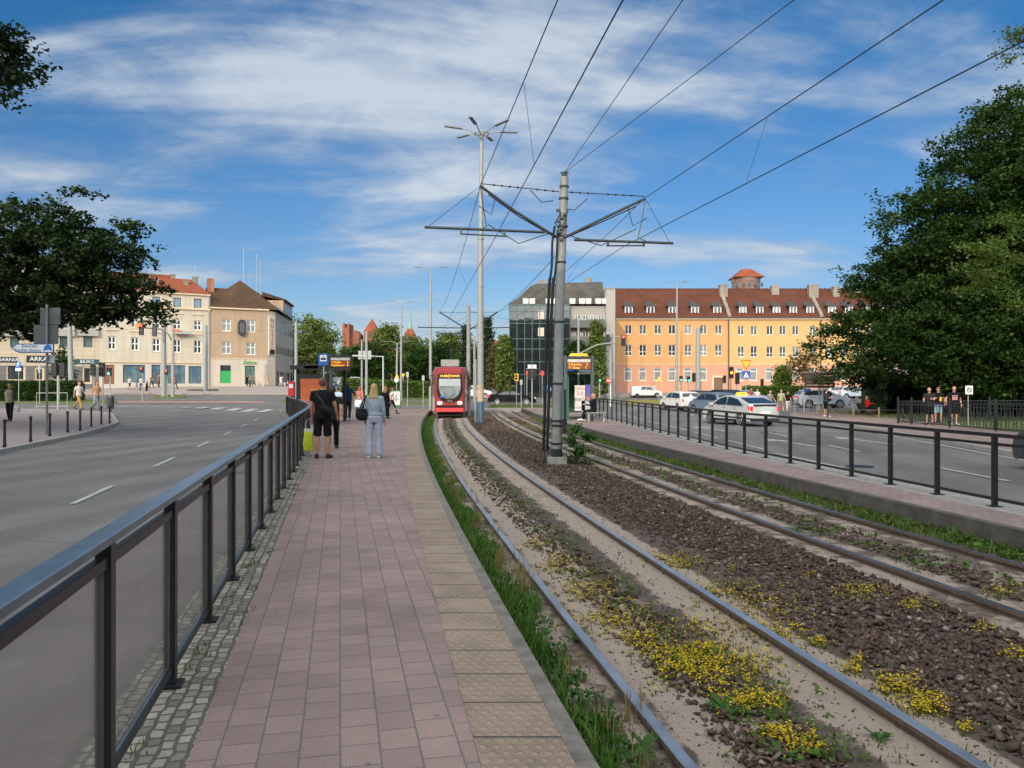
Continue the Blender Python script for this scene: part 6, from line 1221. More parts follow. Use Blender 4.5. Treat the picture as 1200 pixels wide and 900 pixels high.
# left tram shelter with orange poster, and stop signs
M_SHB = M('shelter_black', (.02, .022, .022), .45, var=.2)
Y0 = 33.0; xl, xr = XP(347.5, Y0), XP(389, Y0); o = root('tram_shelter', 'black tram shelter with an orange poster on the left platform', 'shelter', ((xl+xr)/2, Y0, PL)); hw = (xr-xl)/2
for sx_ in (-hw + .06, hw - .06):
    for yy in (0, 2.8): b = MB(); b.bx(-.06, .06, -.06, .06, 0, 2.35); b.build('post', M_SHB, o, loc=(sx_, yy, 0))
b = MB(); b.bx(-hw - .2, hw + .12, -.3, 3.0, 2.35, 2.52); b.bx(-hw + .1, hw - .3, -.28, 2.6, 2.52, 2.58); b.build('roof', M_SHB, o); b = MB(); b.bx(-hw + .13, -hw + .15, .1, 2.7, .3, 2.2); b.build('glass_wall', M_SHGL, o)
b = MB(); b.bx(-hw + .13, hw - .13, -.09, .05, .25, 2.15); b.build('poster_case', M_SHB, o)
px0, px1 = -hw + .2, hw - .22; b = MB(); b.bx(px0, px1, -.1, -.092, .45, 1.95); po = b.build('poster', M('poster_orange', (.50, .115, .035), .5, var=.2, scale=1.5), o)
MP = M('poster_pale', (.7, .45, .3), .5); text('lettering', 'LATO W MIEŚCIE', .13, MP, po, ((px0+px1)/2, -.105, 1.02), depth=.001); text('lettering', 'sprawdź', .09, MP, po, ((px0+px1)/2, -.105, 1.5), depth=.001); text('lettering', 'w aplikacji', .09, MP, po, ((px0+px1)/2, -.105, .8), depth=.001)
b = MB(); b.bx(-.35, .25, -.3, -.29, 2.38, 2.50); b.build('name_plate', M('pale_plate', (.5, .5, .5), .5), o)
D = 31.5; o, hw, z0, z1 = board('tram_stop_sign', 'blue tram stop sign with a white tram symbol above the left shelter', 379, 414.5, 428, 11.5, D, M_BLUE, postr=.035); o.location.z = PL
dz = g(o.location.x, D) - PL
for c in o.children: c.location.z += dz
b = MB(); b.bx(-hw*.65, hw*.65, -.04, -.031, z0 + .16, z1 - .06); b.build('white_field', M_SWHITE, o).location.z += dz; b = MB(); b.bx(-.1, .1, -.05, -.041, z0 + .22, z0 + .3); b.tube([(-.06, -.045, z0 + .36), (.06, -.045, z0 + .33)], .012, 5); b.build('tram_symbol', M_DKMET, o).location.z += dz
def display(name, label, px0, px1, pyt, pyb, D, zb, rows, post_px, posts=1, head=None):
    x = XP((px0+px1)/2, D); o = root(name, label, 'display', (x, D, zb)); hw = (px1-px0)*D/1800; z1, z0 = ZP(pyt, D) - zb, ZP(pyb, D) - zb
    b = MB(); b.bx(-hw, hw, -.12, .12, z0, z1); b.build('housing', M_SHB, o); b = MB(); b.bx(-hw + .06, hw - .06, -.135, -.121, z1 - (z1-z0)*.42, z1 - (z1-z0)*.2); b.build('header_strip', M('header_cream', (.5, .46, .42), .5), o)
    b = MB(); b.bx(-hw + .06, hw - .06, -.13, -.121, z0 + .05, z1 - (z1-z0)*.44); sc_ = b.build('screen', M('screen_brown', (.12, .035, .012), .4, var=0, emit=(.5, .12, .02), es=.25), o)
    for i, r_ in enumerate(rows): hh = (z1-z0)*.5/len(rows); text('lettering', r_, hh*.95, M_LED, sc_, (-hw + .1, -.136, z1 - (z1-z0)*.46 - hh*(i + .5)), align='LEFT', depth=.001)
    if head: b = MB(); b.ell([(-.0, 0, z1 + .02, .48, .12), (0, 0, z1 + .16, .4, .1)], 12); b.build('top_cap', M('cap_yellow', (.75, .42, .03), .5), o)
    for q in post_px: b = MB(); xx = (q - (px0+px1)/2)*D/900; b.bx(xx - .07, xx + .07, -.08, .08, -.05, z1 + .05); b.build('post', M('display_post', (.05, .075, .08), .5), o)
    return o
display('departure_display', 'dark departure display with orange rows over the left platform shelter', 386.5, 412.5, 416.5, 430.5, 32.4, PL, ['2 Chełm       3', '6 Jelitkowo   8'], [388], 1)
b = MB()
# right tram shelter
Y0 = 38.5; xl, xr = XP(664, Y0), XP(693, Y0); o = root('tram_shelter', 'green and grey tram shelter with white posters on the right platform', 'shelter', ((xl+xr)/2, Y0, PR)); hw = (xr-xl)/2
for sx_ in (-hw, hw):
    for yy in (0, 3.0): b = MB(); b.bx(-.05, .05, -.05, .05, 0, 2.4); b.build('post', M_GREEN, o, loc=(sx_, yy, 0))
b = MB(); b.bx(-hw - .15, hw + .15, -.3, 3.3, 2.4, 2.52); b.build('roof', M_SHB, o); b = MB(); b.bx(hw - .02, hw + .0, .06, 2.9, .25, 2.3); b.bx(-hw + .08, -hw + .1, .06, 2.9, .25, 2.3); b.bx(-hw + .06, hw - .06, 3.0, 3.02, .25, 2.3); b.build('glass_wall', M_SHGL, o)
b = MB(); b.bx(-hw - .12, -hw - .02, -.1, .1, 0, 2.3); b.bx(-hw + .06, -hw + .12, -.08, .06, 0, 2.2); b.build('green_post', M_GREEN, o)
b = MB(); b.bx(-hw + .4, hw - .32, -.09, -.06, .45, 1.72); pp = b.build('poster', M('poster_white', (.62, .60, .58), .6, var=.1), o); text('lettering', 'WIELKI', .15, M('poster_red', (.5, .12, .12), .6), pp, (.03, -.094, 1.55), depth=.001); text('lettering', '3.0', .3, M('poster_red'), pp, (.03, -.094, 1.3), depth=.001); text('lettering', 'BIEG', .26, M_DKMET, pp, (.03, -.094, 1.0), depth=.001); text('lettering', 'GDAŃSK', .13, M_DKMET, pp, (.03, -.094, .6), depth=.001)
b = MB(); b.bx(hw - .29, hw - .06, -.09, -.06, 1.0, 1.75); pp = b.build('blue_poster', M('poster_blue', (.1, .09, .38), .5), o); b = MB(); b.bx(hw - .28, hw - .07, -.095, -.09, 1.0, 1.15); b.build('poster_foot', M('poster_red'), pp)
b = MB(); b.bx(hw - .5, hw - .07, -.09, -.06, .4, .95); b.build('timetable', M('paper_grey', (.4, .42, .42), .7, var=.4, scale=14), o)
b = MB(); b.bx(-.05, hw + .1, -.36, -.31, 2.28, 2.48); nm = b.build('name_plate', M('plate_grey', (.25, .26, .27), .5), o); text('lettering', 'Brama Wyżynna', .12, M_DKMET, nm, (.3, -.365, 2.38), depth=.001)
b = MB(); b.bx(-hw - .05, -hw + .32, -.36, -.31, 2.42, 2.58); b.build('stop_plate', M_BLUE, o)
display('departure_display', 'tall departure display with orange rows and yellow cap at the right shelter', 663.5, 693, 418, 433.5, 37, PR, ['3 Brzeźno     2', '11 Zaspa      5'], [694, 662.5], 2, head=True)
o = root('bench', 'small grey bench beside the railing on the right platform', 'bench', (XP(702, 36), 36, PR)); b = MB(); b.bx(-.62, .3, -.2, .2, .42, .46); b.build('seat', M('bench_grey', (.28, .26, .24), .7), o)
for xx in (-.5, .2): b = MB(); b.bx(xx - .03, xx + .03, -.17, .17, 0, .42); b.build('leg', M_GALV, o)
# information board on two posts by the park
D = 55; x = XP(960.5, D); o = root('information_board', 'wide dark direction board of stacked planks on posts at the park lawn', 'sign', (x, D, g(x, D) + .12)); hw = 18.5*D/900; z1, z0 = ZP(437, D) - o.location.z, ZP(455, D) - o.location.z
for xx in (-hw*.95, -.0, hw*.25): b = MB(); b.cyl(xx, .1, -.1, z1 if xx > -.1 else z0 + .1, .045, n=8); b.build('post', M_GALV, o)
b = MB()
for i in range(5): zz_ = z1 - (z1-z0)*(i + .9)/5; b.bx(-hw + .03*(i % 2), hw - .02*i, -.06, -.01, zz_, zz_ + (z1-z0)/5 - .03)
b.build('plank', M('brown_plank', (.07, .055, .05), .6), o); b = MB(); b.bx(-hw - .05, hw + .05, -.09, .1, z1 - .02, z1 + .08); b.build('cap_rail', M_GALV, o); b = MB(); b.bx(-hw, -hw + .45, -.06, -.01, z0 - .28, z0 - .03); b.build('blue_plate', M('sign_navy'), o)
o = tag(link('cycle_stand', None, None, (XP(945, 52), 52, g(XP(945, 52), 52) + .14)), 'grey tubular cycle stand on the lawn before the information board', 'stand'); b = MB()
for xx in (-.5, .0, .5): b.tube([(xx - .28, 0, -.05), (xx - .28, 0, .95), (xx + .22, 0, .95), (xx + .22, 0, -.05)], .03, 6)
b.build('tube', M_GALV, o)
# litter and utility box
o, hw, z0, z1 = board('utility_box', 'white utility box with a scribbled mark and green top by the far lawn', 465.5, 458.5, 474.5, 8, 60, M('box_white', (.55, .57, .55), .6), post=False, cat='box', th=.4); b = MB(); b.bx(-hw - .02, hw + .02, -.42, .02, z1, z1 + .07); b.bx(-hw, hw, -.4, 0, z0 - .25, z0); b.build('box_trim', M_GREEN, o); b = MB(); b.tube([(-.1, -.405, z1 - .4), (.05, -.405, z1 - .25), (-.02, -.405, z1 - .5), (.1, -.405, z1 - .6), (-.08, -.405, z1 - .8)], .02, 4); b.build('scribble', M_DKMET, o)
o, hw, z0, z1 = board('ticket_machine', 'red ticket machine behind the left railing near the shelter', 343, 447.5, 464, 6.5, 50, M_RED, post=False, cat='ticket machine', th=.4); b = MB(); b.bx(-hw*.7, hw*.7, -.41, -.401, z1 - .4, z1 - .15); b.build('screen', M_SWHITE, o); b = MB(); b.bx(-hw, hw, -.38, -.02, -.02, z0); b.build('plinth', M_DKMET, o)
# ------------------------------------------------------------------ people
M_SKIN = M('skin', (.48, .26, .17), .55, var=.08, scale=12); M_SKIN2 = M('tanned_skin', (.40, .20, .12), .55, var=.08, scale=12)
CLO = {}
def cloth(nm, c):
    k = 'cloth_' + nm
    if k not in CLO: CLO[k] = M(k, c, .95, var=.22, scale=9, bmp=.02, bscale=16, spec=.08)
    return CLO[k]
def vox(o, size, smooth=2):
    m = o.modifiers.new('remesh', 'REMESH'); m.mode = 'VOXEL'; m.voxel_size = size; m.use_smooth_shade = True
    if smooth: s_ = o.modifiers.new('smooth', 'SMOOTH'); s_.iterations = smooth; s_.factor = .5
    return o
def person(label, px, D, h=1.75, face=180, top=('black', (.01, .01, .012), 'short'), bot=('black', (.012, .012, .014), 'long'), hair=('brown', (.05, .03, .02), 'short'), shoe=(.02, .02, .02), pose='stand', fem=False, arms=None, zb=None, seat=None, skin=None, near=False, stride=.42, items=(), group=None, lean=0, xoff=0, kneeb=None):
    x = XP(px, D) + xoff; zb = g(x, D) + .0 if zb is None else zb
    rt = root('person', label, 'person', (x, D, zb), R(face), group); k = h/1.75; rt.scale = (k, k, k); sk = skin or M_SKIN
    vs_ = .0115 if near else .024
    # joints (facing -y). leg: (thigh angle forward, knee bend, outward)
    if pose == 'walk': legs = [(stride, .12), (-stride*.8, .55)]
    elif pose == 'walk2': legs = [(-stride*.55, .25), (stride*.75, .08)]
    elif pose == 'sit': legs = [(1.45, 1.35), (1.5, 1.15)]
    else: legs = [(.03, .05), (-.02, .04)]
    ar = arms or ([(.1, .25, .10), (-.08, .2, .10)] if pose in ('stand',) else ([(-.45, .35, .08), (.4, .5, .08)] if pose.startswith('walk') else [(.5, 1.2, .1), (.45, 1.3, .1)]))
    hipz = 0; J = {}
    for s, (a, kb) in zip((-1, 1), legs):
        hp = Vector((s*.092, 0, 0)); o_ = s*.03; kn = hp + Vector((o_*.6, -math.sin(a)*.44, -math.cos(a)*.44)); an = kn + Vector((o_*.3, -math.sin(a - kb)*.40, -math.cos(a - kb)*.40)); J[s] = (hp, kn, an, a - kb)
    low = min(J[s][2].z for s in (-1, 1)); H0 = -low + .075
    if pose == 'sit': H0 = (seat or .46)/k + .10
    up = Vector((0, 0, H0))
    for s in (-1, 1): J[s] = tuple(q + up if isinstance(q, Vector) else q for q in J[s])
    dz = H0 - .915; tl = lambda z, q=0: -math.sin(lean)*(z - .95)     # torso lean (forward = -y)
    sw = .165 if fem else .19; hw_ = 1.0 if fem else .95
    tor = [(0, 0, .84, .13, .10), (0, 0, .90, .165*hw_, .112), (0, .005, .98, .168*hw_, .115), (0, 0, 1.08, (.128 if fem else .152), .10), (0, -.005, 1.20, (.138 if fem else .162), .112), (0, -.008, 1.32, (.155 if fem else .18), .118), (0, 0, 1.40, sw*.93, .098), (0, .005, 1.455, sw*.62, .075), (0, .0, 1.49, .062, .062)]
    hd = [(0, -.005, 1.48, .055, .06), (0, -.005, 1.535, .050, .056), (0, -.022, 1.555, .052, .07), (0, -.022, 1.585, .064, .088), (0, -.015, 1.63, .074, .097), (0, -.01, 1.675, .077, .098), (0, -.005, 1.715, .067, .085), (0, 0, 1.742, .04, .05), (0, 0, 1.75, .012, .015)]
    tf = lambda c: (c[0], c[1] + tl(c[2]), c[2] + dz, c[3], c[4])
    b = MB(); b.ell([tf(c) for c in tor], 18); b.ell([tf(c) for c in hd], 18)
    P = lambda x_, y_, z_: Vector((x_, y_ + tl(z_), z_ + dz))
    b.tube([P(0, -.105, 1.655), P(0, -.125, 1.615), P(0, -.10, 1.60)], [.010, .017, .012], 6)       # nose
    for s in (-1, 1): b.sph(tuple(P(s*.078, .005, 1.635)), .014, .024, .032, 8, 6)                     # ears
    hands = []
    for s, (hp, kn, an, sa) in J.items():
        b.tube([hp + Vector((0, 0, .02)), hp.lerp(kn, .35), hp.lerp(kn, .8), kn, kn.lerp(an, .3) + Vector((0, .012, 0)), kn.lerp(an, .8), an], [.088, .082, .062, .055, .056, .040, .036], 12)
        fd = Vector((s*.18, -math.cos(max(-.9, min(.9, sa*.6))), -math.sin(-min(0, sa))*.6 if sa < -.2 else 0)).normalized(); b.tube([an + Vector((0, .03, -.035)), an + fd*.08 + Vector((0, 0, -.04)), an + fd*.19 + Vector((0, 0, -.05))], [.038, .038, .025], 8)
    A_ = {}
    for s, (a, eb, ow) in zip((-1, 1), ar):
        sh = P(s*sw, .005, 1.425); el = sh + Vector((s*math.sin(ow)*.29, -math.sin(a)*.285, -math.cos(a)*math.cos(ow)*.285)); q = a + eb; inn = -.15 if eb > .9 else .3*ow
        wr = el + Vector((s*inn*.25, -math.sin(q)*.25, -math.cos(q)*.25)); A_[s] = (sh, el, wr)
        b.tube([P(s*sw*.75, .005, 1.42), sh, sh.lerp(el, .4), el, el.lerp(wr, .35), wr], [.055, .056, .049, .040, .038, .027], 10)
        d = (wr - el).normalized(); sd = Vector((s, 0, 0)) - d*d.dot(Vector((s, 0, 0))); sd.normalize(); fw = d.cross(sd); fw = fw if fw.y < 0 else -fw
        pm = wr + d*.05; b.tube([wr, wr + d*.03, wr + d*.085], [.026, .033, .034] if near else [.027, .034, .033], 8)
        for i, (of, L) in enumerate(((-.027, .072), (-.009, .082), (.009, .077), (.027, .06))):
            r0 = wr + d*.085 + fw*of*-1; p1 = r0 + d*L*.5 - sd*.006; p2 = p1 + (d - sd*.55).normalized()*L*.5; b.tube([r0 - d*.02, r0, p1, p2], [.0105]*3 + [.0085], 6)
        t0 = wr + d*.03 + fw*.022; b.tube([t0, t0 + (d + fw*.7).normalized()*.04, t0 + (d + fw*.3).normalized()*.075], [.013, .012, .009], 6)
        hands.append(wr + d*.09)
    body = vox(b.build('body', sk, rt, smooth=180), vs_*.75 if near else vs_*.7, 2)
    # clothes follow the body a little looser
    tcol = cloth(top[0], top[1]); b = MB(); hem = top[3] if len(top) > 3 else (.90 if not fem else .96)
    ts = [c for c in tor if c[2] >= hem - .001]; c0 = list(tor[1]); c0[2] = hem; c0[3] *= 1.0; ts = [tuple(c0)] + [c for c in ts if c[2] > hem + .02]
    b.ell([(*tf(c)[:3], c[3]*1.07 + .014, c[4]*1.10 + .014) for c in ts[:-1]] + [(*tf(ts[-1])[:3], .075, .072)], 18)
    for s in (-1, 1):
        sh, el, wr = A_[s]
        if top[2] == 'none': continue
        pts, rr = ([P(s*sw*.7, .005, 1.415), sh, sh.lerp(el, .62)], [.065, .072, .072]) if top[2] == 'short' else ([P(s*sw*.7, .005, 1.415), sh, sh.lerp(el, .5), el, el.lerp(wr, .5), wr + (wr-el)*.02], [.065, .07, .062, .055, .047, .042])
        b.tube(pts, rr, 12)
    vox(b.build('shirt', tcol, rt, smooth=180), vs_, 3)
    kind = bot[2]; b = MB()
    if kind in ('long', 'wide', 'shorts', 'slim'):
        b.ell([(*tf(c)[:3], c[3]*1.05 + .010, c[4]*1.06 + .012) for c in tor[:3]] + [(0, tl(1.03), 1.03 + dz, .155 if not fem else .14, .108)], 16)
        for s in (-1, 1):
            hp, kn, an, sa = J[s]
            e = {'long': .97, 'wide': .99, 'slim': .95, 'shorts': -.05}[kind]; w_ = {'long': (.095, .070, .062), 'wide': (.098, .080, .092), 'slim': (.092, .062, .046), 'shorts': (.10, .092, .09)}[kind]
            if kind == 'shorts': b.tube([hp + Vector((0, 0, .03)), hp.lerp(kn, .4), hp.lerp(kn, .95)], w_, 12)
            else: b.tube([hp + Vector((0, 0, .03)), hp.lerp(kn, .35), kn, kn.lerp(an, .5), kn.lerp(an, e) + Vector((0, 0, -.0))], [w_[0], w_[0]*.97, w_[1], (w_[1]+w_[2])/2, w_[2]], 12)
        vox(b.build('shorts' if kind == 'shorts' else 'trousers', cloth(bot[0], bot[1]), rt, smooth=180), vs_, 3)
    else:       # skirt or dress
        zl = {'skirt': .52, 'dress': .5, 'maxi': .12}[kind]; b.ell([(0, tl(1.04), 1.04 + dz, .145, .108), (0, 0, .93 + dz, .185, .13), (0, 0, .75 + dz, .20, .155), (0, 0, zl + dz, .23, .19)], 16); vox(b.build('skirt', cloth(bot[0], bot[1]), rt, smooth=180), vs_, 2)
    for s in (-1, 1):
        hp, kn, an, sa = J[s]; up_ = Vector((0, 0, 1)); fd = Vector((s*.18, -1, 0)).normalized(); tip = math.sin(sa)*.5 if sa < -.25 else 0; fd = (fd + up_*tip*1.2).normalized(); hl_ = an - up_*.03
        b = MB(); b.tube([hl_ - fd*.065 + up_*(-tip*.05), hl_ - fd*.02, hl_ + fd*.09 - up_*.008, hl_ + fd*.17 - up_*.015, hl_ + fd*.215 - up_*.018], [.034, .046, .043, .036, .02], 10)
        b.tube([hl_, an + up_*.03], [.045, .045], 10)
        b.build('shoe', M('shoe_%d%d%d' % tuple(int(q*100) for q in shoe), shoe, .6, var=.1), rt, smooth=60)
    hn, hc, hs = hair; hm = M('hair_' + hn, hc, .55, var=.35, scale=40, bmp=.01, bscale=90)
    if hs != 'bald':
        b = MB(); b.ell([tf((0, .028, 1.585, .062, .062)), tf((0, .024, 1.62, .082, .083)), tf((0, .018, 1.665, .087, .096)), tf((0, .012, 1.71, .078, .094)), tf((0, .008, 1.745, .052, .065)), tf((0, .005, 1.765, .012, .015))], 16)
        if hs == 'long': b.ell([tf((0, .085, 1.36, .10, .028)), tf((0, .085, 1.44, .112, .045)), tf((0, .06, 1.52, .10, .06)), tf((0, .035, 1.60, .09, .078)), tf((0, .02, 1.66, .086, .09))], 16)
        if hs == 'bob': b.ell([tf((0, .045, 1.49, .09, .065)), tf((0, .035, 1.56, .098, .078)), tf((0, .02, 1.64, .09, .092))], 16)
        if hs == 'cap': b.bx(-.065, .065, -.2 + tl(1.69), -.06 + tl(1.69), 1.685 + dz, 1.70 + dz)
        if hs == 'bun': b.sph(tuple(P(0, .07, 1.74)), .05, n=10, m=7)
        vox(b.build('cap' if hs == 'cap' else 'hair', hm, rt, smooth=180), vs_*.8, 1)
    if D < 48:     # eyes
        for s in (-1, 1): b = MB(); b.sph(tuple(P(s*.031, -.102, 1.648)), .013, .008, .008, 8, 6); b.build('eye', M('eye_dark', (.02, .015, .012), .3), body)
        b = MB(); b.sph(tuple(P(0, -.103, 1.575)), .024, .008, .006, 8, 6); b.build('mouth', M('lips', (.30, .11, .09), .5), body)
    rt['hand_r'] = list(hands[1]); rt['hand_l'] = list(hands[0])
    for it in items:
        if it == 'cross_bag':
            b = MB(); strap = [tf((c[0], c[1], c[2], c[3], c[4])) for c in ()]
            pts = [Vector((.15, .02 + 0, 1.45 + dz)), Vector((.10, .115, 1.40 + dz)), Vector((0, .145, 1.28 + dz)), Vector((-.10, .145, 1.12 + dz)), Vector((-.17, .12, 1.0 + dz))]
            for p, q in zip(pts, pts[1:]): pass
            rings = []
            for i, p in enumerate(pts):
                t_ = (pts[min(i+1, 4)] - pts[max(i-1, 0)]).normalized(); n_ = Vector((p.x*.8, .16, 0)).normalized(); w_ = t_.cross(n_).normalized(); rings.append([tuple(p + w_*.022), tuple(p + w_*.022 + n_*.008), tuple(p - w_*.022 + n_*.008), tuple(p - w_*.022)])
            b.loft(rings); b.build('bag_strap', cloth('bag_strap', (.035, .035, .035)), rt)
            b = MB(); b.T = Matrix.Translation((-.13, .17, 1.06 + dz)) @ Matrix.Rotation(-.5, 4, 'Y'); b.sph((0, 0, 0), .19, .06, .085, 14, 8); b.T = None; vox(b.build('sling_bag', cloth('bag_black', (.016, .016, .016)), rt), .012, 1)
    return rt
def held_bag(name, label, cat, p, w_, d_, h_, mat, handle=True, loc_root=None):
    o = root(name, label, cat, p); b = MB(); b.loft([[(-w_*.85, -d_*.7, -h_), (w_*.85, -d_*.7, -h_), (w_*.85, d_*.7, -h_), (-w_*.85, d_*.7, -h_)], [(-w_*1.05, -d_, -h_*.75), (w_*1.05, -d_, -h_*.75), (w_*1.05, d_, -h_*.75), (-w_*1.05, d_, -h_*.75)], [(-w_, -d_*.8, -h_*.25), (w_, -d_*.8, -h_*.25), (w_, d_*.8, -h_*.25), (-w_, d_*.8, -h_*.25)], [(-w_*.8, -d_*.35, 0), (w_*.8, -d_*.35, 0), (w_*.8, d_*.35, 0), (-w_*.8, d_*.35, 0)]]); bo = b.build('bag_body', mat, o, smooth=70)
    if handle: b = MB(); b.tube([(-w_*.6, 0, -.02), (-w_*.3, 0, h_*.28), (w_*.3, 0, h_*.28), (w_*.6, 0, -.02)], .01, 6); b.build('bag_handle', mat, o)
    return o
def handpos(o, side): p = Vector(o['hand_' + side])*o.scale[0]; a = o.rotation_euler.z; return Vector((o.location.x + p.x*math.cos(a) - p.y*math.sin(a), o.location.y + p.x*math.sin(a) + p.y*math.cos(a), o.location.z + p.z))
BLK = ('black', (.012, .012, .014))
p1 = person('man in black tee and shorts with sling bag, standing by the left railing', 378, 17.4, 1.83, 180, (*BLK, 'short', .86), ('black_shorts', (.010, .010, .011), 'shorts'), ('ginger_stubble', (.12, .045, .02), 'short'), (.015, .015, .015), 'stand', zb=PL, near=True, skin=M_SKIN2, arms=[(.10, .35, .26), (.02, .3, .16)], items=('cross_bag',))
p2 = person('man in long black clothes walking just beyond the man with the sling bag', 389.5, 19.9, 1.72, 195, ('charcoal', (.02, .02, .022), 'short', .86), ('black_trousers', (.014, .014, .016), 'long'), ('black_hair', (.015, .012, .01), 'short'), (.05, .035, .03), 'walk', zb=PL, near=True, skin=M_SKIN2, stride=.5)
p3 = person('blonde woman in pale blue shirt and grey blue wide trousers, back to the viewer', 438.5, 17.5, 1.69, 180, ('pale_blue', (.27, .325, .37), 'long', 1.02), ('grey_blue', (.31, .34, .42), 'wide'), ('blonde', (.38, .25, .12), 'long'), (.5, .48, .47), 'stand', fem=True, zb=PL, near=True, arms=[(.05, .22, .17), (.05, .2, .15)])
o = root('shoulder_bag', 'soft black shoulder bag hanging at the left side of the blonde woman', 'bag', (p3.location.x - .27, 17.44, PL + .98)); b = MB(); b.sph((0, 0, 0), .15, .09, .13, 14, 9); b.bx(-.10, .10, -.05, .05, .03, .15); vox(b.build('bag_body', cloth('bag_black', (.016, .016, .016)), o), .013, 2)
b = MB(); b.tube([(-.07, .04, .1), (.0, .02, .28), (.09, .0, .44), (.115, -.04, .455), (.10, -.12, .36), (.04, -.10, .12)], .014, 6); b.build('bag_strap', cloth('bag_strap', (.02, .02, .02)), o)
o = root('yellow_bag', 'bright yellow green shopping bag hanging by the railing beside the man in black', 'bag', (hit(361.5, 505, PL).x*0 + XP(361.5, 17.9), 17.9, PL + .60)); b = MB(); b.loft([[(-.10, -.05, -.46), (.10, -.05, -.46), (.10, .06, -.46), (-.10, .06, -.46)], [(-.11, -.07, -.3), (.105, -.07, -.29), (.105, .07, -.29), (-.11, .07, -.3)], [(-.09, -.05, -.1), (.095, -.05, -.1), (.095, .05, -.1), (-.09, .05, -.1)], [(-.10, -.02, 0), (.10, -.02, .0), (.10, .02, 0), (-.10, .02, 0)]]); b.build('bag_body', M('bag_yellow', (.55, .62, .02), .45, var=.25, scale=8, bmp=.02, bscale=14), o, smooth=70)
b = MB(); b.bx(-.101, .101, -.025, .025, -.02, .05); b.tube([(-.07, 0, .04), (-.05, 0, .25), (.03, 0, .3), (.07, 0, .04)], .008, 5); b.build('bag_rim', M_SWHITE, o)
p4 = person('man in dark blue tee and black trousers walking away on the left platform', 407.5, 36.5, 1.82, 180, ('navy', (.014, .025, .07), 'short', .86), ('black_trousers', (.014, .014, .016), 'long'), ('black_hair', (.015, .012, .01), 'bob'), (.3, .3, .3), 'walk2', zb=PL, stride=.3, arms=[(-.1, .2, .1), (.1, .25, .12)])
p5 = person('person in pink top carrying a pale bag at the far platform end', 421.5, 44, 1.68, 180, ('pink', (.45, .14, .16), 'short'), ('dark_jeans', (.04, .05, .08), 'long'), ('ginger', (.22, .07, .02), 'bob'), (.05, .05, .05), 'walk', fem=True, zb=PL)
held_bag('carrier_bag', 'pale carrier bag held by the person in the pink top', 'bag', (XP(420, 43.7), 43.7, PL + .85), .2, .08, .42, M('bag_pale', (.5, .58, .6), .5, var=.15))
person('person in a light blue shirt half hidden between the two men on the left platform', 396.5, 41, 1.6, 180, ('sky_blue', (.35, .48, .62), 'short'), ('dark_jeans', (.04, .05, .08), 'long'), ('dark_hair', (.02, .015, .012), 'short'), pose='walk', zb=PL)
person('woman in a long black dress partly hidden by the blonde woman', 452, 38.5, 1.62, 150, (*BLK, 'long'), ('black_trousers', (.014, .014, .016), 'maxi'), ('light_brown', (.2, .12, .06), 'long'), pose='stand', fem=True, zb=PL)
person('woman in a white top and black trousers walking behind the long black dress', 459, 45, 1.6, 120, ('white', (.6, .58, .56), 'short'), ('black_trousers', (.014, .014, .016), 'slim'), ('brown', (.06, .035, .02), 'long'), pose='walk', fem=True, zb=PL)
ps = person('woman in dark navy clothes sitting on the bench of the right platform', 695.5, 36, 1.68, 82 - 180, ('dark_navy', (.012, .014, .028), 'long'), ('black_trousers', (.014, .014, .016), 'long'), ('sandy', (.3, .19, .1), 'bob'), (.6, .58, .55), 'sit', fem=True, zb=PR, seat=.44, arms=[(.4, 2.3, .1), (.5, 1.2, .1)])
person('man in black tee and black shorts, left one of the three under the linden', 1089, 36.6, 1.78, -40, ('faded_black', (.03, .027, .028), 'short', .84), ('black_shorts', (.010, .010, .011), 'shorts'), ('auburn', (.07, .02, .012), 'short'), (.03, .03, .03), 'stand', arms=[(.2, 1.1, .1), (.4, 1.35, .12)], zb=g(20, 36.6) + .14)
person('man in black tee and light denim shorts, middle one of the three under the linden', 1099.5, 37.5, 1.80, -20, (*BLK, 'short', .9), ('light_denim', (.22, .34, .42), 'shorts'), ('black_cap', (.02, .02, .02), 'cap'), (.05, .05, .05), 'stand', arms=[(.3, 1.5, .1), (.05, .3, .2)], zb=g(20, 37) + .14)
p10 = person('man in black tee with pink print, right one of three under the linden', 1118, 36.5, 1.83, -15, (*BLK, 'short', .84), ('black_shorts', (.010, .010, .011), 'shorts'), ('dark_blond', (.12, .07, .035), 'short'), (.6, .6, .6), 'stand', arms=[(-.05, .9, .5), (.0, .25, .25)], zb=g(20, 36.5) + .14)
b = MB(); 
for i in range(3): b.bx(-.11 + i*.075, -.055 + i*.075, -.1525, -.1475, 1.13, 1.29)
b.bx(-.12, .12, -.1525, -.1475, 1.31, 1.34); b.build('shirt_print', M('print_pink', (.55, .22, .25), .7), p10)
o = tag(link('yellow_cup', None, None, (XP(1097.5, 36.9), 36.55, 1.38)), 'yellow drink cup held by the middle man under the linden', 'cup'); b = MB(); b.cyl(0, 0, -.12, .08, .05, .065, 12); b.build('cup_body', M('cup_yellow', (.7, .42, .03), .5), o)
p11 = person('young man with a backpack looking at his phone on the right pavement', 968, 46, 1.66, 95, ('slate', (.03, .035, .05), 'short'), ('black_shorts', (.010, .010, .011), 'shorts'), ('black_hair', (.015, .012, .01), 'short'), (.65, .65, .65), 'stand', arms=[(.5, 1.3, .05), (.5, 1.3, .05)], zb=g(18.8, 46) + .14)
o = tag(link('backpack', None, None, (p11.location.x + .0, 46, p11.location.z + 1.13)), 'dark backpack worn by the young man with the phone', 'backpack'); b = MB(); b.sph((0, 0, 0), .11, .15, .23, 12, 8); b.sph((.03, 0, -.06), .1, .13, .14, 10, 6); vox(b.build('bag_body', cloth('bag_blue_black', (.014, .018, .03)), o), .02, 1); o.location.x += .19
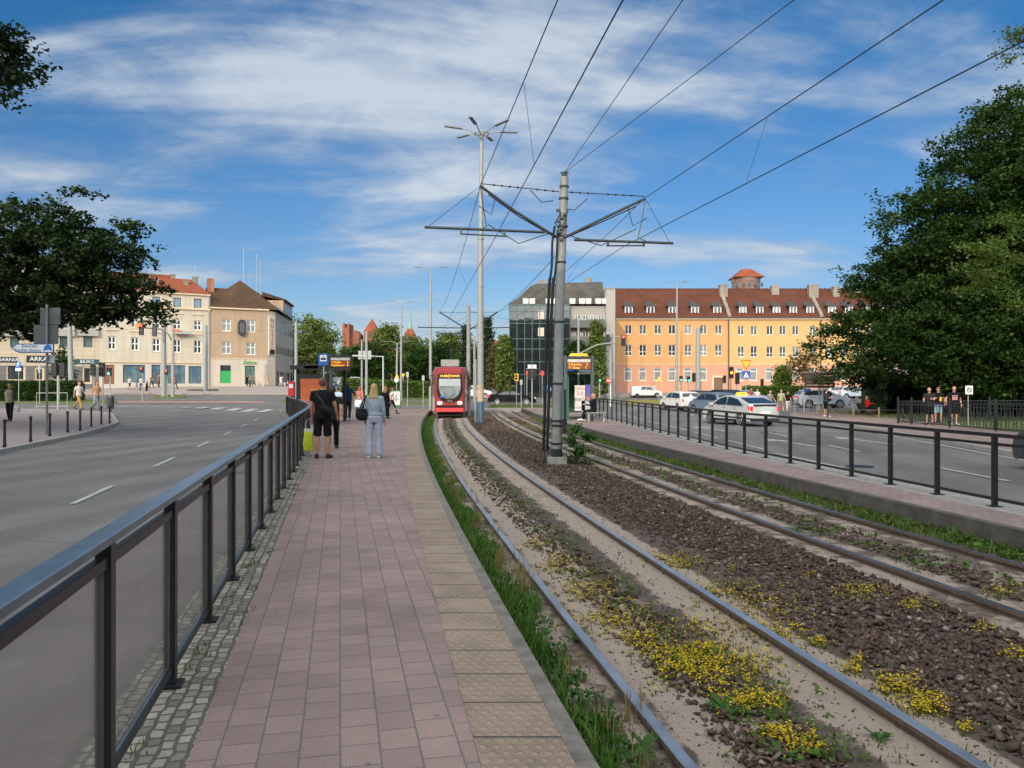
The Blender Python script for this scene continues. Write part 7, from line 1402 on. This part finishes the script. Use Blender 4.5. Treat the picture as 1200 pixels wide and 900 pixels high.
b = MB(); b.tube([(-.06, -.1, .2), (-.2, -.1, .22), (-.27, -.1, .05), (-.1, -.1, -.18)], .014, 5); b.tube([(-.06, .1, .2), (-.2, .1, .22), (-.27, .1, .05), (-.1, .1, -.18)], .014, 5); b.build('shoulder_strap', cloth('bag_strap', (.02, .02, .02)), o)
person('woman in a light green top and grey skirt walking towards the viewer behind the taxi', 915.5, 57, 1.72, -5, ('pale_green', (.36, .38, .24), 'short'), ('taupe', (.22, .18, .16), 'shorts'), ('sandy', (.3, .19, .1), 'short'), (.3, .12, .08), 'walk2')
person('person in black top and white trousers walking beside the light green top', 923.5, 57.6, 1.6, -10, (*BLK, 'short'), ('white_trousers', (.58, .57, .56), 'slim'), ('auburn', (.07, .02, .012), 'bob'), (.3, .1, .1), 'walk', fem=True)
person('woman in a grey top and white trousers walking right behind the taxi boot', 902.5, 56, 1.7, 20, ('grey', (.25, .24, .24), 'short'), ('white_trousers', (.58, .57, .56), 'slim'), ('brown', (.06, .035, .02), 'bob'), (.4, .08, .06), 'walk', fem=True)
person('woman in red top standing beyond the taxi roof', 880, 70, 1.7, 30, ('red', (.4, .05, .04), 'short'), ('navy_trousers', (.03, .04, .09), 'long'), ('dark_hair', (.02, .015, .012), 'bob'), pose='stand', fem=True)
person('person in a white top standing beyond the taxi roof, right of the red top', 887.5, 69, 1.72, 10, ('white', (.6, .58, .56), 'short'), ('dark_jeans', (.04, .05, .08), 'long'), ('brown', (.06, .035, .02), 'short'), pose='walk')
person('man in white shirt walking on the pavement under the warning sign of the ochre building', 766.5, 105, 1.78, 60, ('white', (.6, .58, .56), 'short'), ('white_trousers', (.58, .57, .56), 'long'), ('brown', (.06, .035, .02), 'short'), pose='walk')
person('person in a red jacket sitting low at the edge of the park lawn', 1016, 49, 1.65, 95, ('bright_red', (.5, .03, .03), 'long'), ('black_trousers', (.014, .014, .016), 'long'), ('sandy', (.3, .19, .1), 'bob'), pose='sit', seat=.32, fem=True, zb=g(22.6, 49) + .16)
o = tag(link('park_bench', None, None, (XP(1017.5, 49.1), 49.1, g(22.7, 49) + .15)), 'low dark bench under the person in the red jacket', 'bench'); b = MB(); b.bx(-.35, .35, -.5, .5, .24, .3); b.build('seat', M_WOOD, o); b = MB(); b.bx(-.3, .3, -.42, -.36, 0, .24); b.bx(-.3, .3, .36, .42, 0, .24); b.build('leg', M_DKMET, o)
o = root('pushchair', 'dark pushchair beside the person in the red jacket', 'pushchair', (XP(1009, 48.6), 48.6, g(22, 48.6) + .16)); b = MB(); b.loft([[(-.1, -.2, .35), (.3, -.2, .3), (.3, .2, .3), (-.1, .2, .35)], [(-.2, -.22, .75), (.1, -.22, .7), (.1, .22, .7), (-.2, .22, .75)]]); b.build('seat', cloth('black_canvas', (.02, .02, .022)), o)
for xx in (-.25, .3):
    for yy in (-.22, .22): b = MB(); b.tube([(xx, yy - .02, .12), (xx, yy + .02, .12)], .12, 12); b.build('wheel', M_BLKR, o)
b = MB(); b.tube([(.3, -.2, .12), (-.1, -.2, .5), (-.45, -.2, .95), (-.45, .2, .95), (-.1, .2, .5), (.3, .2, .12)], .02, 6); b.build('frame', M_DKMET, o)
pL = person('elderly man in beige vest walking on the pavement at the left photo edge', 11.5, 34.5, 1.72, 10, ('dark_olive', (.05, .05, .04), 'long'), ('black_trousers', (.014, .014, .016), 'long'), ('greying', (.10, .07, .05), 'short'), (.05, .03, .02), 'walk2', stride=.3, skin=M_SKIN2, zb=g(XP(11.5, 34.5), 34.5) + .13)
b = MB(); b.ell([(0, 0, .84, .188, .135), (0, -.005, 1.0, .19, .138), (0, -.008, 1.3, .212, .15), (0, 0, 1.40, .18, .125), (0, .005, 1.45, .12, .09)], 18); vox(b.build('vest', cloth('beige', (.30, .27, .19)), pL), .024, 2)
held_bag('carrier_bag', 'small white carrier bag held by the elderly man on the left pavement', 'bag', (XP(19.8, 34.4), 34.4, pL.location.z + .72), .11, .06, .3, M('bag_grey_white', (.45, .45, .44), .5))
p16 = person('man in white shirt and ochre trousers walking on the left pavement', 92.5, 46.5, 1.76, 80, ('white', (.5, .5, .5), 'short', .86), ('ochre', (.40, .24, .08), 'long'), ('brown', (.06, .035, .02), 'short'), (.05, .03, .02), 'walk', zb=g(XP(92.5, 46.5), 46.5) + .13)
p17 = person('man in a salmon shirt and grey jeans walking on the left pavement by the bollards', 113.5, 46, 1.78, 75, ('salmon', (.46, .25, .15), 'short', .86), ('grey_jeans', (.15, .16, .18), 'long'), ('auburn', (.07, .02, .012), 'short'), (.05, .04, .04), 'walk', skin=M_SKIN2, zb=g(XP(113.5, 46), 46) + .13)
FARP = [('person in white top and blue jeans by the cream house entrance', 133, 112, 1.75, 'white', (.6, .58, .56), 'jeans', (.08, .14, .3), 'long', 0), ('person in white top and black shorts walking before the cream house shopfront', 152, 99, 1.72, 'white', (.6, .58, .56), 'black_shorts', (.01, .01, .01), 'shorts', 0), ('child in a blue dress before the wide blue shopfront', 160, 99, 1.3, 'blue', (.12, .2, .4), 'blue', (.12, .2, .4), 'skirt', 1),
        ('person in cream tee and dark trousers carrying a bag before the blue shopfront', 165.5, 98, 1.75, 'cream', (.55, .48, .4), 'dark_jeans', (.04, .05, .08), 'long', 0), ('woman in a black dress walking on the far crossing, before the blue shopfront', 172, 93, 1.72, 'black', (.012, .012, .014), 'black_shorts', (.01, .01, .01), 'skirt', 1), ('person in brown beside the white catenary pole', 177.5, 102, 1.7, 'brown', (.16, .09, .06), 'dark_jeans', (.04, .05, .08), 'long', 1), ('person in red and brown beside the blue shop door', 186, 103, 1.7, 'rust', (.35, .12, .07), 'maroon', (.2, .05, .05), 'long', 0), ('person in dark red at the cream house right shop window', 205, 100, 1.75, 'dark_red', (.2, .03, .03), 'black_trousers', (.014, .014, .016), 'long', 0),
        ('person in dark clothes at the left of the group by the hostel shop window', 289.5, 108, 1.7, 'charcoal', (.02, .02, .022), 'black_trousers', (.014, .014, .016), 'long', 0), ('person in tan top in the middle of the group by the hostel shop window', 293, 107, 1.75, 'tan', (.35, .22, .13), 'dark_jeans', (.04, .05, .08), 'long', 0), ('person in grey at the right of the group by the hostel shop window', 297.5, 107.5, 1.7, 'grey', (.25, .24, .24), 'taupe', (.22, .18, .16), 'long', 1), ('person in orange peach clothes at the hostel corner under the sign', 313, 109, 1.75, 'peach', (.55, .35, .24), 'peach', (.55, .35, .24), 'long', 0), ('left one of three people in white by the hostel side wall', 329, 112, 1.65, 'white', (.6, .58, .56), 'white_trousers', (.58, .57, .56), 'long', 1), ('middle one of three people in white by the hostel side wall', 332.5, 112.4, 1.7, 'white', (.6, .58, .56), 'white_trousers', (.58, .57, .56), 'skirt', 1), ('right one of three people by the hostel side wall, in pink and white', 335.5, 111, 1.75, 'pale_pink', (.55, .35, .32), 'white_trousers', (.58, .57, .56), 'long', 0),
        ('person in white left of the far group right of the lamp mast', 568.5, 125, 1.7, 'white', (.6, .58, .56), 'pale_pink', (.55, .35, .32), 'long', 1), ('person in pink in the far group right of the lamp mast', 574, 127, 1.75, 'pink', (.45, .14, .16), 'white_trousers', (.58, .57, .56), 'long', 1), ('person in peach in the far group, before the copper tree', 579, 125, 1.75, 'peach', (.55, .35, .24), 'grey_jeans', (.15, .16, .18), 'long', 0), ('person in dark clothes before the green thuja', 591, 118, 1.75, 'charcoal', (.02, .02, .022), 'black_trousers', (.014, .014, .016), 'long', 0)]
for i, (lb, px, D, h, tn_, tc_, bn, bc, bk, fem) in enumerate(FARP):
    person(lb, px, D, h, (i*73) % 360, (tn_, tc_, 'short'), (bn, bc, bk), ('dark_hair', (.02, .015, .012), 'long' if fem else 'short'), pose='walk' if i % 3 else 'stand', fem=bool(fem), group='people far across the junction', zb=g(XP(px, D), D) + (.12 if D > 93.5 else .03))
# ------------------------------------------------------------------ vehicles
M_TYRE = M('tyre', (.02, .02, .02), .85, var=.2); M_RIM = M('rim', (.4, .41, .42), .35, .8, var=.1); M_CGL = M('car_glass', (.012, .016, .02), .06, var=0, spec=.9); M_TRIMB = M('car_trim', (.02, .02, .021), .6, var=.1)
M_TAIL = M('tail_lamp', (.42, .02, .02), .25, var=0, emit=(1, .05, .03), es=.35); M_HEADL = M('head_lamp', (.6, .62, .65), .15, var=0, spec=1)
def paint(nm, c, metal=.0): return M('paint_' + nm, c, .32, metal, var=.05, scale=2, coat=.5)
PROF = {'liftback': dict(top=[(-2.2, .36), (-2.24, .62), (-2.2, .98), (-2.12, 1.08), (-1.75, 1.17), (-1.0, 1.39), (-.3, 1.485), (.1, 1.48), (.55, 1.39), (1.42, .99), (1.9, .86), (2.15, .7), (2.24, .5), (2.2, .26)], belt=.97, side=[(-1.62, 1.02), (-1.05, 1.31), (-.3, 1.41), (.1, 1.405), (.5, 1.32), (1.12, 1.0)], ws=((.6, 1.37), (1.38, 1.005)), rw=((-1.05, 1.375), (-2.05, 1.1)), ax=(-1.33, 1.37), W=1.745, r=.31),
        'sedan': dict(top=[(-2.38, .34), (-2.43, .6), (-2.38, .98), (-2.2, 1.06), (-1.72, 1.1), (-.95, 1.38), (-.3, 1.45), (.1, 1.445), (.5, 1.38), (1.25, 1.0), (2.0, .86), (2.33, .68), (2.42, .45), (2.36, .25)], belt=.98, side=[(-1.45, 1.03), (-.9, 1.3), (-.3, 1.37), (.1, 1.365), (.46, 1.3), (.98, 1.01)], ws=((.53, 1.37), (1.2, 1.02)), rw=((-.98, 1.37), (-1.66, 1.11)), ax=(-1.42, 1.43), W=1.84, r=.34),
        'hatch': dict(top=[(-1.98, .36), (-2.02, .6), (-1.98, .95), (-1.88, 1.1), (-1.62, 1.42), (-1.4, 1.49), (-.3, 1.53), (.2, 1.49), (.5, 1.4), (1.22, 1.0), (1.75, .87), (1.98, .68), (2.04, .45), (2.0, .25)], belt=.97, side=[(-1.6, 1.03), (-1.4, 1.36), (-.3, 1.44), (.15, 1.41), (.42, 1.34), (.95, 1.0)], ws=((.55, 1.375), (1.17, 1.02)), rw=((-1.64, 1.4), (-1.88, 1.08)), ax=(-1.25, 1.27), W=1.76, r=.31),
        'suv': dict(top=[(-2.14, .42), (-2.2, .7), (-2.16, 1.05), (-2.05, 1.18), (-1.72, 1.53), (-1.5, 1.6), (-.3, 1.65), (.2, 1.62), (.5, 1.53), (1.12, 1.12), (1.85, 1.0), (2.13, .8), (2.2, .55), (2.14, .33)], belt=1.08, side=[(-1.75, 1.15), (-1.5, 1.46), (-.3, 1.55), (.15, 1.53), (.42, 1.46), (.9, 1.12)], ws=((.55, 1.51), (1.08, 1.145)), rw=((-1.74, 1.5), (-2.04, 1.2)), ax=(-1.32, 1.35), W=1.82, r=.36)}
def car(label, kind, pm, x, y, heading, s=1.0, group=None, taxi=False, lit=False, cladding=None, name='car', z=None, plate=True):
    """heading = direction the car points, as (dx, dy)"""
    p = PROF[kind]; W = p['W']/2; belt = p['belt']; H = max(q[1] for q in p['top']); a = math.atan2(heading[1], heading[0])
    z = g(x, y) if z is None else z; rt = root(name, label, 'car', (x, y, z), a, group); rt.scale = (s, s, s); r = p['r']; ax = p['ax']
    hwid = lambda zz, xx=0: (W*(1 - .20*max(0, (zz - belt)/(H - belt))) if zz > belt else W*(1 - .05*max(0, (.55 - zz)/.3)))*(1 - .10*max(0, (abs(xx) - 1.55)/.7)**2)
    bot = []        # underside with wheel arches, front to back
    ra = r + .055
    for c in (ax[1], ax[0]):
        bot += [(c + ra*math.cos(q), max(.22, r + ra*math.sin(q))) for q in (math.pi*i/10 for i in range(0, 11))]
    bot = [(p['top'][-1][0] - .1, .22)] + [(c[0], c[1]) for c in bot] + [(p['top'][0][0] + .1, .24)]
    outl = p['top'] + bot; cxm, czm = 0, .75; b = MB(); rings = []
    for t_, ins in ((-1, .035), (-.955, .008), (-.6, 0), (0, -.012), (.6, 0), (.955, .008), (1, .035)):
        ring = []
        for (xx, zz) in outl:
            dx, dz_ = cxm - xx, czm - zz; L = math.hypot(dx, dz_) + 1e-6; q = ins if zz > .3 else 0
            bow = .05*t_*t_*(1 if abs(xx) > 1.6 else 0)*(1 if xx > 0 else -1); X = xx + dx/L*q - bow; Z = zz + dz_/L*q; ring.append((X, t_*hwid(Z, X), Z))
        rings.append(ring)
    b.loft(rings, True); b.build('body', pm, rt, smooth=32)
    for sgn in (-1, 1):         # side glass with pillar
        sd = p['side']; xm = -.18; m = MB()
        for poly_ in ([q for q in sd if q[0] <= xm] + [(xm - .03, sd[2][1] - .005), (xm - .03, sd[0][1])], [(xm + .05, sd[0][1]), (xm + .05, sd[2][1] - .01)] + [q for q in sd if q[0] > xm]):
            m.poly([(q[0], sgn*(hwid(q[1], q[0]) + .006), q[1]) for q in poly_])
        m.build('side_window', M_CGL, rt)
    for nm, ((xa, za), (xb, zb)), sg in (('windscreen', p['ws'], 1), ('rear_window', p['rw'], -1)):
        m = MB(); d = Vector((xb - xa, 0, zb - za)); n_ = Vector((-d.z, 0, d.x)).normalized(); n_ = n_ if n_.z > 0 else -n_; pts = []
        a0 = Vector((xa, 0, za)) + d*.06 + n_*.012; b0 = Vector((xa, 0, za)) + d*.94 + n_*.012; k0, k1 = hwid(za)*.86, hwid(zb)*.88; m.quad((a0.x, -k0, a0.z), (a0.x, k0, a0.z), (b0.x, k1, b0.z), (b0.x, -k1, b0.z)); m.build(nm, M_CGL, rt)
    xr_ = p['top'][1][0]; xf = p['top'][-2][0]; zl = p['top'][2][1] - .16
    for sgn in (-1, 1):
        m = MB(); m.bx(xr_ - .012 + .03, xr_ + .28, sgn*W*.90 - .11*(sgn > 0) - .0*(sgn < 0), sgn*W*.90 + .11*(sgn < 0) + .02*sgn, zl - .06, zl + .16); m.build('tail_light', M_TAIL, rt)
        m = MB(); m.bx(xf - .36, xf - .06, sgn*W*.88 - .18*(sgn > 0), sgn*W*.88 + .18*(sgn < 0), .64 if kind != 'suv' else .78, .76 if kind != 'suv' else .9); m.build('headlight', M_HEADL, rt)
        m = MB(); m.bx(p['ws'][1][0] - .42, p['ws'][1][0] - .22, sgn*(W + .02) - .0, sgn*(W + .17), belt + .0, belt + .14); m.build('side_mirror', pm, rt)
        m = MB(); m.bx(-.1, .05, sgn*(W + .004), sgn*(W + .02), belt - .12, belt - .09); m.bx(-1.0, -.85, sgn*(W + .004), sgn*(W + .02), belt - .12, belt - .09); m.build('door_handle', M_TRIMB, rt)
    m = MB(); m.bx(xr_ - .02, xr_ + .25, -W*.86, W*.86, .26, .40); m.bx(xf - .2, xf + .015, -W*.8, W*.8, .27, .42); m.bx(ax[0] + ra + .02, ax[1] - ra - .02, -W*.97, W*.97, .2, .28); m.build('bumper', cladding or M_TRIMB, rt)
    if plate: m = MB(); m.bx(xr_ - .03, xr_ + .05, -.26, .26, .62 if kind != 'suv' else .75, .73 if kind != 'suv' else .86); m.build('number_plate', M_SWHITE, rt)
    for c in ax:
        for sgn in (-1, 1):
            m = MB(); y0 = sgn*(W - .21); y1 = sgn*(W - .012); m.tube([(c, y0, r), (c, sgn*(W - .03), r), (c, y1, r)], [r, r, r*.94], 22); m.k = 0; ty = m.build('tyre', M_TYRE, rt, smooth=40)
            m = MB(); yy = sgn*(W - .008)
            for i in range(10):
                q = 2*math.pi*i/10; m.quad((c + .05*math.cos(q - .5), yy, r + .05*math.sin(q - .5)), (c + r*.66*math.cos(q - .10), yy, r + r*.66*math.sin(q - .10)), (c + r*.66*math.cos(q + .12), yy, r + r*.66*math.sin(q + .12)), (c + .05*math.cos(q + .5), yy, r + .05*math.sin(q + .5)))
            m.tube([(c + r*.68*math.cos(q), yy, r + r*.68*math.sin(q)) for q in (2*math.pi*i/20 for i in range(21))], .014, 5, caps=False); m.tube([(c, yy - sgn*.012, r), (c, yy + sgn*.006, r)], .06, 10); m.build('rim', M_RIM, ty)
    if taxi:
        m = MB(); m.loft([[(-.35, -.3, H - .01), (-.1, -.3, H - .01), (-.1, .3, H - .01), (-.35, .3, H - .01)], [(-.3, -.24, H + .15), (-.15, -.24, H + .15), (-.15, .24, H + .15), (-.3, .24, H + .15)]]); so_ = m.build('taxi_sign', M('taxi_yellow', (.8, .55, .03), .4), rt)
        text('lettering', 'TAXI', .1, M_DKMET, so_, (-.345, 0, H + .07), rot=(R(90), 0, R(-90)), depth=.002)
        m = MB(); xx, zz = -1.95, 1.12; m.bx(xr_ - .0, xr_ + .1, -.62, .62, .99, 1.07); m.build('spoiler_glass', M_CGL, rt)
    return rt
car('silver white taxi with a yellow roof sign, seen from behind on the right road', 'liftback', paint('silver_white', (.52, .54, .55), .2), 11.7, 39.6, (-.30, 1), taxi=True, s=1.02)
car('dark car entering at the right photo edge, only front wing and wheel showing', 'hatch', paint('graphite', (.05, .055, .06), .4), 13.2, 16.75, (-.09, 1), s=1.03)
car('white hatchback seen from behind, leftmost of the queue on the right road', 'hatch', paint('white', (.62, .62, .61)), XP(797, 61), 61, (-.25, 1))
car('black hatchback just right of the white one in the queue', 'hatch', paint('black', (.006, .007, .008)), XP(816, 69), 69, (-.2, 1))
car('blue grey hatchback in the queue just beyond the taxi bonnet', 'hatch', paint('blue_grey', (.12, .18, .27), .3), XP(836, 54), 54, (-.32, 1))
car('dark suv behind the blue grey hatchback in the queue', 'suv', paint('dark_blue', (.02, .024, .035), .3), XP(845, 66), 66, (-.3, 1))
car('pale blue car half hidden beyond the taxi roof', 'sedan', paint('pale_blue', (.25, .33, .45), .3), XP(872, 80), 80, (1, .15))
car('silver suv with dark wheel arches crossing the far street by the information board', 'suv', paint('silver_blue', (.36, .42, .5), .35), XP(962, 67), 67, (1, -.06))
car('black sedan crossing the junction behind the lamp mast', 'sedan', M('paint_black_dull', (.005, .006, .007), .14, var=.05, scale=2, spec=.25), XP(600, 76), 76, (1, -.02))
car('white car with a trailer box crossing below the ochre building', 'hatch', paint('white', (.62, .62, .61)), XP(757, 100), 100, (1, .05))
o = root('trailer_box', 'white box trailer behind the white car below the ochre building', 'trailer', (XP(745.5, 99), 99, g(XP(745.5, 99), 99))); b = MB(); b.bx(-.65, .55, -.7, .7, .35, 1.45); b.build('box', M_SWHITE, o)
for yy in (-.72, .72): b = MB(); b.tube([(0, yy - .08, .3), (0, yy + .08, .3)], .3, 14); b.build('wheel', M_TYRE, o)
car('white van like car behind the red tram', 'suv', paint('white', (.62, .62, .61)), XP(556, 96), 96, (1, .05))
for px, D, k, c, cn, lb in ((402, 140, 'suv', (.08, .09, .1), 'dark_grey', 'dark parked car left of the white one beyond the left platform'), (409, 138, 'hatch', (.45, .5, .55), 'light_blue', 'pale blue parked car left of the white suv beyond the left platform'), (416, 134, 'suv', (.62, .62, .61), 'white', 'white parked suv facing the viewer beyond the left platform'), (428, 142, 'hatch', (.1, .13, .18), 'dark_teal', 'dark blue parked car beside the hedge, far beyond the left platform'), (490, 150, 'hatch', (.3, .33, .33), 'grey', 'grey parked car left of the tram above the hedge')):
    car(lb, k, paint(cn, c), XP(px, D), D, (.3, -1) if px == 416 else (1, -.4), group='cars parked beyond the left platform')
for px, D, c, cn, lb in ((895, 96, (.1, .12, .15), 'slate', 'dark parked car before the terraced yellow building'), (985, 98, (.5, .52, .55), 'pale_grey', 'pale grey parked car behind the silver suv'), (1000, 97, (.45, .5, .55), 'light_blue', 'pale parked car under the left edge of the linden crown'), (935, 99, (.2, .2, .22), 'mid_grey', 'grey parked car behind the young two-tone tree')):
    car(lb, 'hatch', paint(cn, c), XP(px, D), D, (1, 0), group='cars parked before the yellow row')

# ------------------------------------------------------------------ red tram
TY = 46.0; tx = (off(TY, 0) + off(TY, G1))/2; th = math.atan(-slp(TY + 3))       # heading towards the viewer
rt = root('red_tram', 'red low floor tram with grey patches and lit headlamps arriving at the left platform', 'tram', (tx, TY, ZT), th)
M_TRED = M('tram_red', (.27, .026, .03), .35, var=.12, scale=2, coat=.3); M_TGREY = M('tram_grey', (.42, .40, .37), .5, var=.12); M_TBLK = M('tram_black', (.012, .012, .014), .25, var=.1)
W2 = 1.17
def sect(y, w_, zt, zb, taper=.09):
    return [(-w_, y, zb), (w_, y, zb), (w_*1.0, y, 1.9), (w_*(1 - taper*.6), y, zt - .35), (w_*(1 - taper*2.2), y, zt - .06), (0, y, zt), (-w_*(1 - taper*2.2), y, zt - .06), (-w_*(1 - taper*.6), y, zt - .35), (-w_, y, 1.9)]
b = MB(); b.loft([sect(0, .80, 2.86, .36), sect(.12, .88, 2.98, .33), sect(.9, 1.06, 3.08, .32), sect(2.1, W2, 3.12, .32), sect(13.5, W2, 3.12, .32), sect(14.3, .9, 3.0, .35)]); b.build('body', M_TRED, rt, smooth=40)
# front: dark panel with windscreen, rounded at the bottom
fp = [(-.72, 2.62), (.72, 2.62), (.78, 1.6), (.70, 1.28), (.52, 1.04), (.25, .93), (0, .91), (-.25, .93), (-.52, 1.04), (-.70, 1.28), (-.78, 1.6)]; yz = lambda z: -.03
b = MB(); b.prism(fp, -.05, -.004); b.build('front_panel', M_TBLK, rt)
b = MB(); b.prism([(-.64, 2.32), (.64, 2.32), (.66, 1.72), (.52, 1.35), (.25, 1.14), (0, 1.1), (-.25, 1.14), (-.52, 1.35), (-.66, 1.72)], -.062, -.052); wsn = b.build('windscreen', M('windscreen_glass', (.20, .235, .245), .12, var=.55, scale=1.4, spec=1), rt)
b = MB(); b.bx(-.63, .63, -.066, -.063, 1.88, 2.31); b.build('sun_blind', M('blind_grey', (.36, .40, .42), .5, var=.1), wsn)
b = MB(); b.tube([(0, -.075, 1.12), (-.12, -.08, 1.3), (-.42, -.08, 1.55)], .012, 5); b.tube([(0, -.075, 1.12), (.16, -.08, 1.3), (.3, -.08, 1.42)], .012, 5); b.build('wiper', M_DKMET, wsn)
b = MB(); b.bx(-.66, .66, -.068, -.052, 2.37, 2.58); dsp = b.build('destination_display', M('display_dark', (.03, .015, .008), .4), rt); text('lettering', '10 BRĘTOWO', .185, M('amber_bright', (.7, .4, .05), .4, var=0, emit=(1, .55, .1), es=1.6), dsp, (0, -.07, 2.475), depth=.001)
text('lettering', '1016', .16, M_TGREY, rt, (0, -.056, .985), depth=.002)
b = MB(); b.bx(-.80, .80, -.09, .3, .60, .72); b.build('bumper', M_TBLK, rt); b = MB(); b.loft([[(-.82, -.12, .34), (.82, -.12, .34), (.82, .3, .34), (-.82, .3, .34)], [(-.82, -.10, .58), (.82, -.10, .58), (.82, .3, .58), (-.82, .3, .58)]]); b.build('skirt', M('tram_bright_red', (.55, .02, .025), .35, var=.08), rt)
b = MB(); b.bx(-.75, .75, .4, 13.5, .06, .34); b.build('undercarriage', M_BLKR, rt)
M_HLON = M('headlamp_lit', (.9, .8, .6), .2, var=0, emit=(1, .72, .38), es=9)
for s in (-1, 1):
    b = MB(); b.sph((s*.60, -.02, .87), .13, .06, .085, 12, 8); b.build('headlight', M_HLON, rt)
    b = MB(); b.tube([(s*.9, .1, 2.55), (s*1.16, -.1, 2.5), (s*1.2, -.1, 2.25)], .02, 6); b.cb(s*1.2, -.08, 2.08, .14, .1, .42); b.build('wing_mirror', M_TBLK, rt)
    b = MB(); yA, yB = .9, 2.1; sd_ = lambda y, z: s*((lerp(y, [(.12, .88), (.9, 1.06), (2.1, W2), (14, W2)])) + .006)
    for (y0, y1, z0, z1, mt) in (): pass
    b.poly([(sd_(.25, 0), .25, 1.45), (sd_(.85, 0), .85, 1.4), (sd_(.85, 0), .85, 2.55), (sd_(.25, 0), .25, 2.5)]); b.build('cab_window', M_CGL, rt)
    b = MB(); b.poly([(sd_(.2, 0), .2, .36), (sd_(.85, 0), .85, .36), (sd_(.85, 0), .85, 1.3), (sd_(.2, 0), .2, 1.15)]); b.build('grey_side_panel', M_TGREY, rt)
    for d0 in (1.0, 5.2, 9.4):
        b = MB(); b.poly([(sd_(d0, 0), d0, .42), (sd_(d0 + 1.1, 0), d0 + 1.1, .42), (sd_(d0 + 1.1, 0), d0 + 1.1, 2.6), (sd_(d0, 0), d0, 2.6)]); dd = b.build('door', M('door_dark_red', (.25, .03, .03), .4), rt)
        b = MB(); b.poly([(sd_(d0 + .1, 0) + s*.006, d0 + .12, .7), (sd_(d0 + 1.0, 0) + s*.006, d0 + 1.0, .7), (sd_(d0 + 1.0, 0) + s*.006, d0 + 1.0, 2.5), (sd_(d0 + .1, 0) + s*.006, d0 + .12, 2.5)]); b.build('door_glass', M_CGL, dd)
    for d0 in (2.4, 6.6, 10.8): b = MB(); b.poly([(s*(W2 + .006), d0, 1.3), (s*(W2 + .006), d0 + 2.4, 1.3), (s*(W2*.97 + .006), d0 + 2.4, 2.5), (s*(W2*.97 + .006), d0, 2.5)]); b.build('side_window', M_CGL, rt)
b = MB(); b.bx(-.55, .55, 1.0, 3.2, 3.09, 3.5); b.build('roof_unit', M('roof_grey', (.26, .27, .25), .7, var=.2), rt); b = MB(); b.bx(-.4, .4, 6, 9, 3.1, 3.35); b.build('roof_unit', M('roof_grey'), rt)
b = MB()
for y in (1.8, 2.8, 11, 12):
    for s in (-1, 1): b.tube([(s*.66, y, .26), (s*.78, y, .26)], .30, 14)
b.build('wheel', M_RUST, rt)
b = MB(); b.tube([(0, 5, 3.4), (0, 6.2, 4.4), (0, 5.2, 5.35)], .035, 6); b.bx(-.8, .8, 5.1, 5.3, 5.35, 5.42); b.build('pantograph', M_DKMET, rt)
b = MB(); b.bx(-.56, -.42, -.066, -.06, 1.18, 1.30); b.bx(-.68 + .3, -.25, -.066, -.06, 1.18, 1.30); b.build('blue_sticker', M_BLUE, rt)
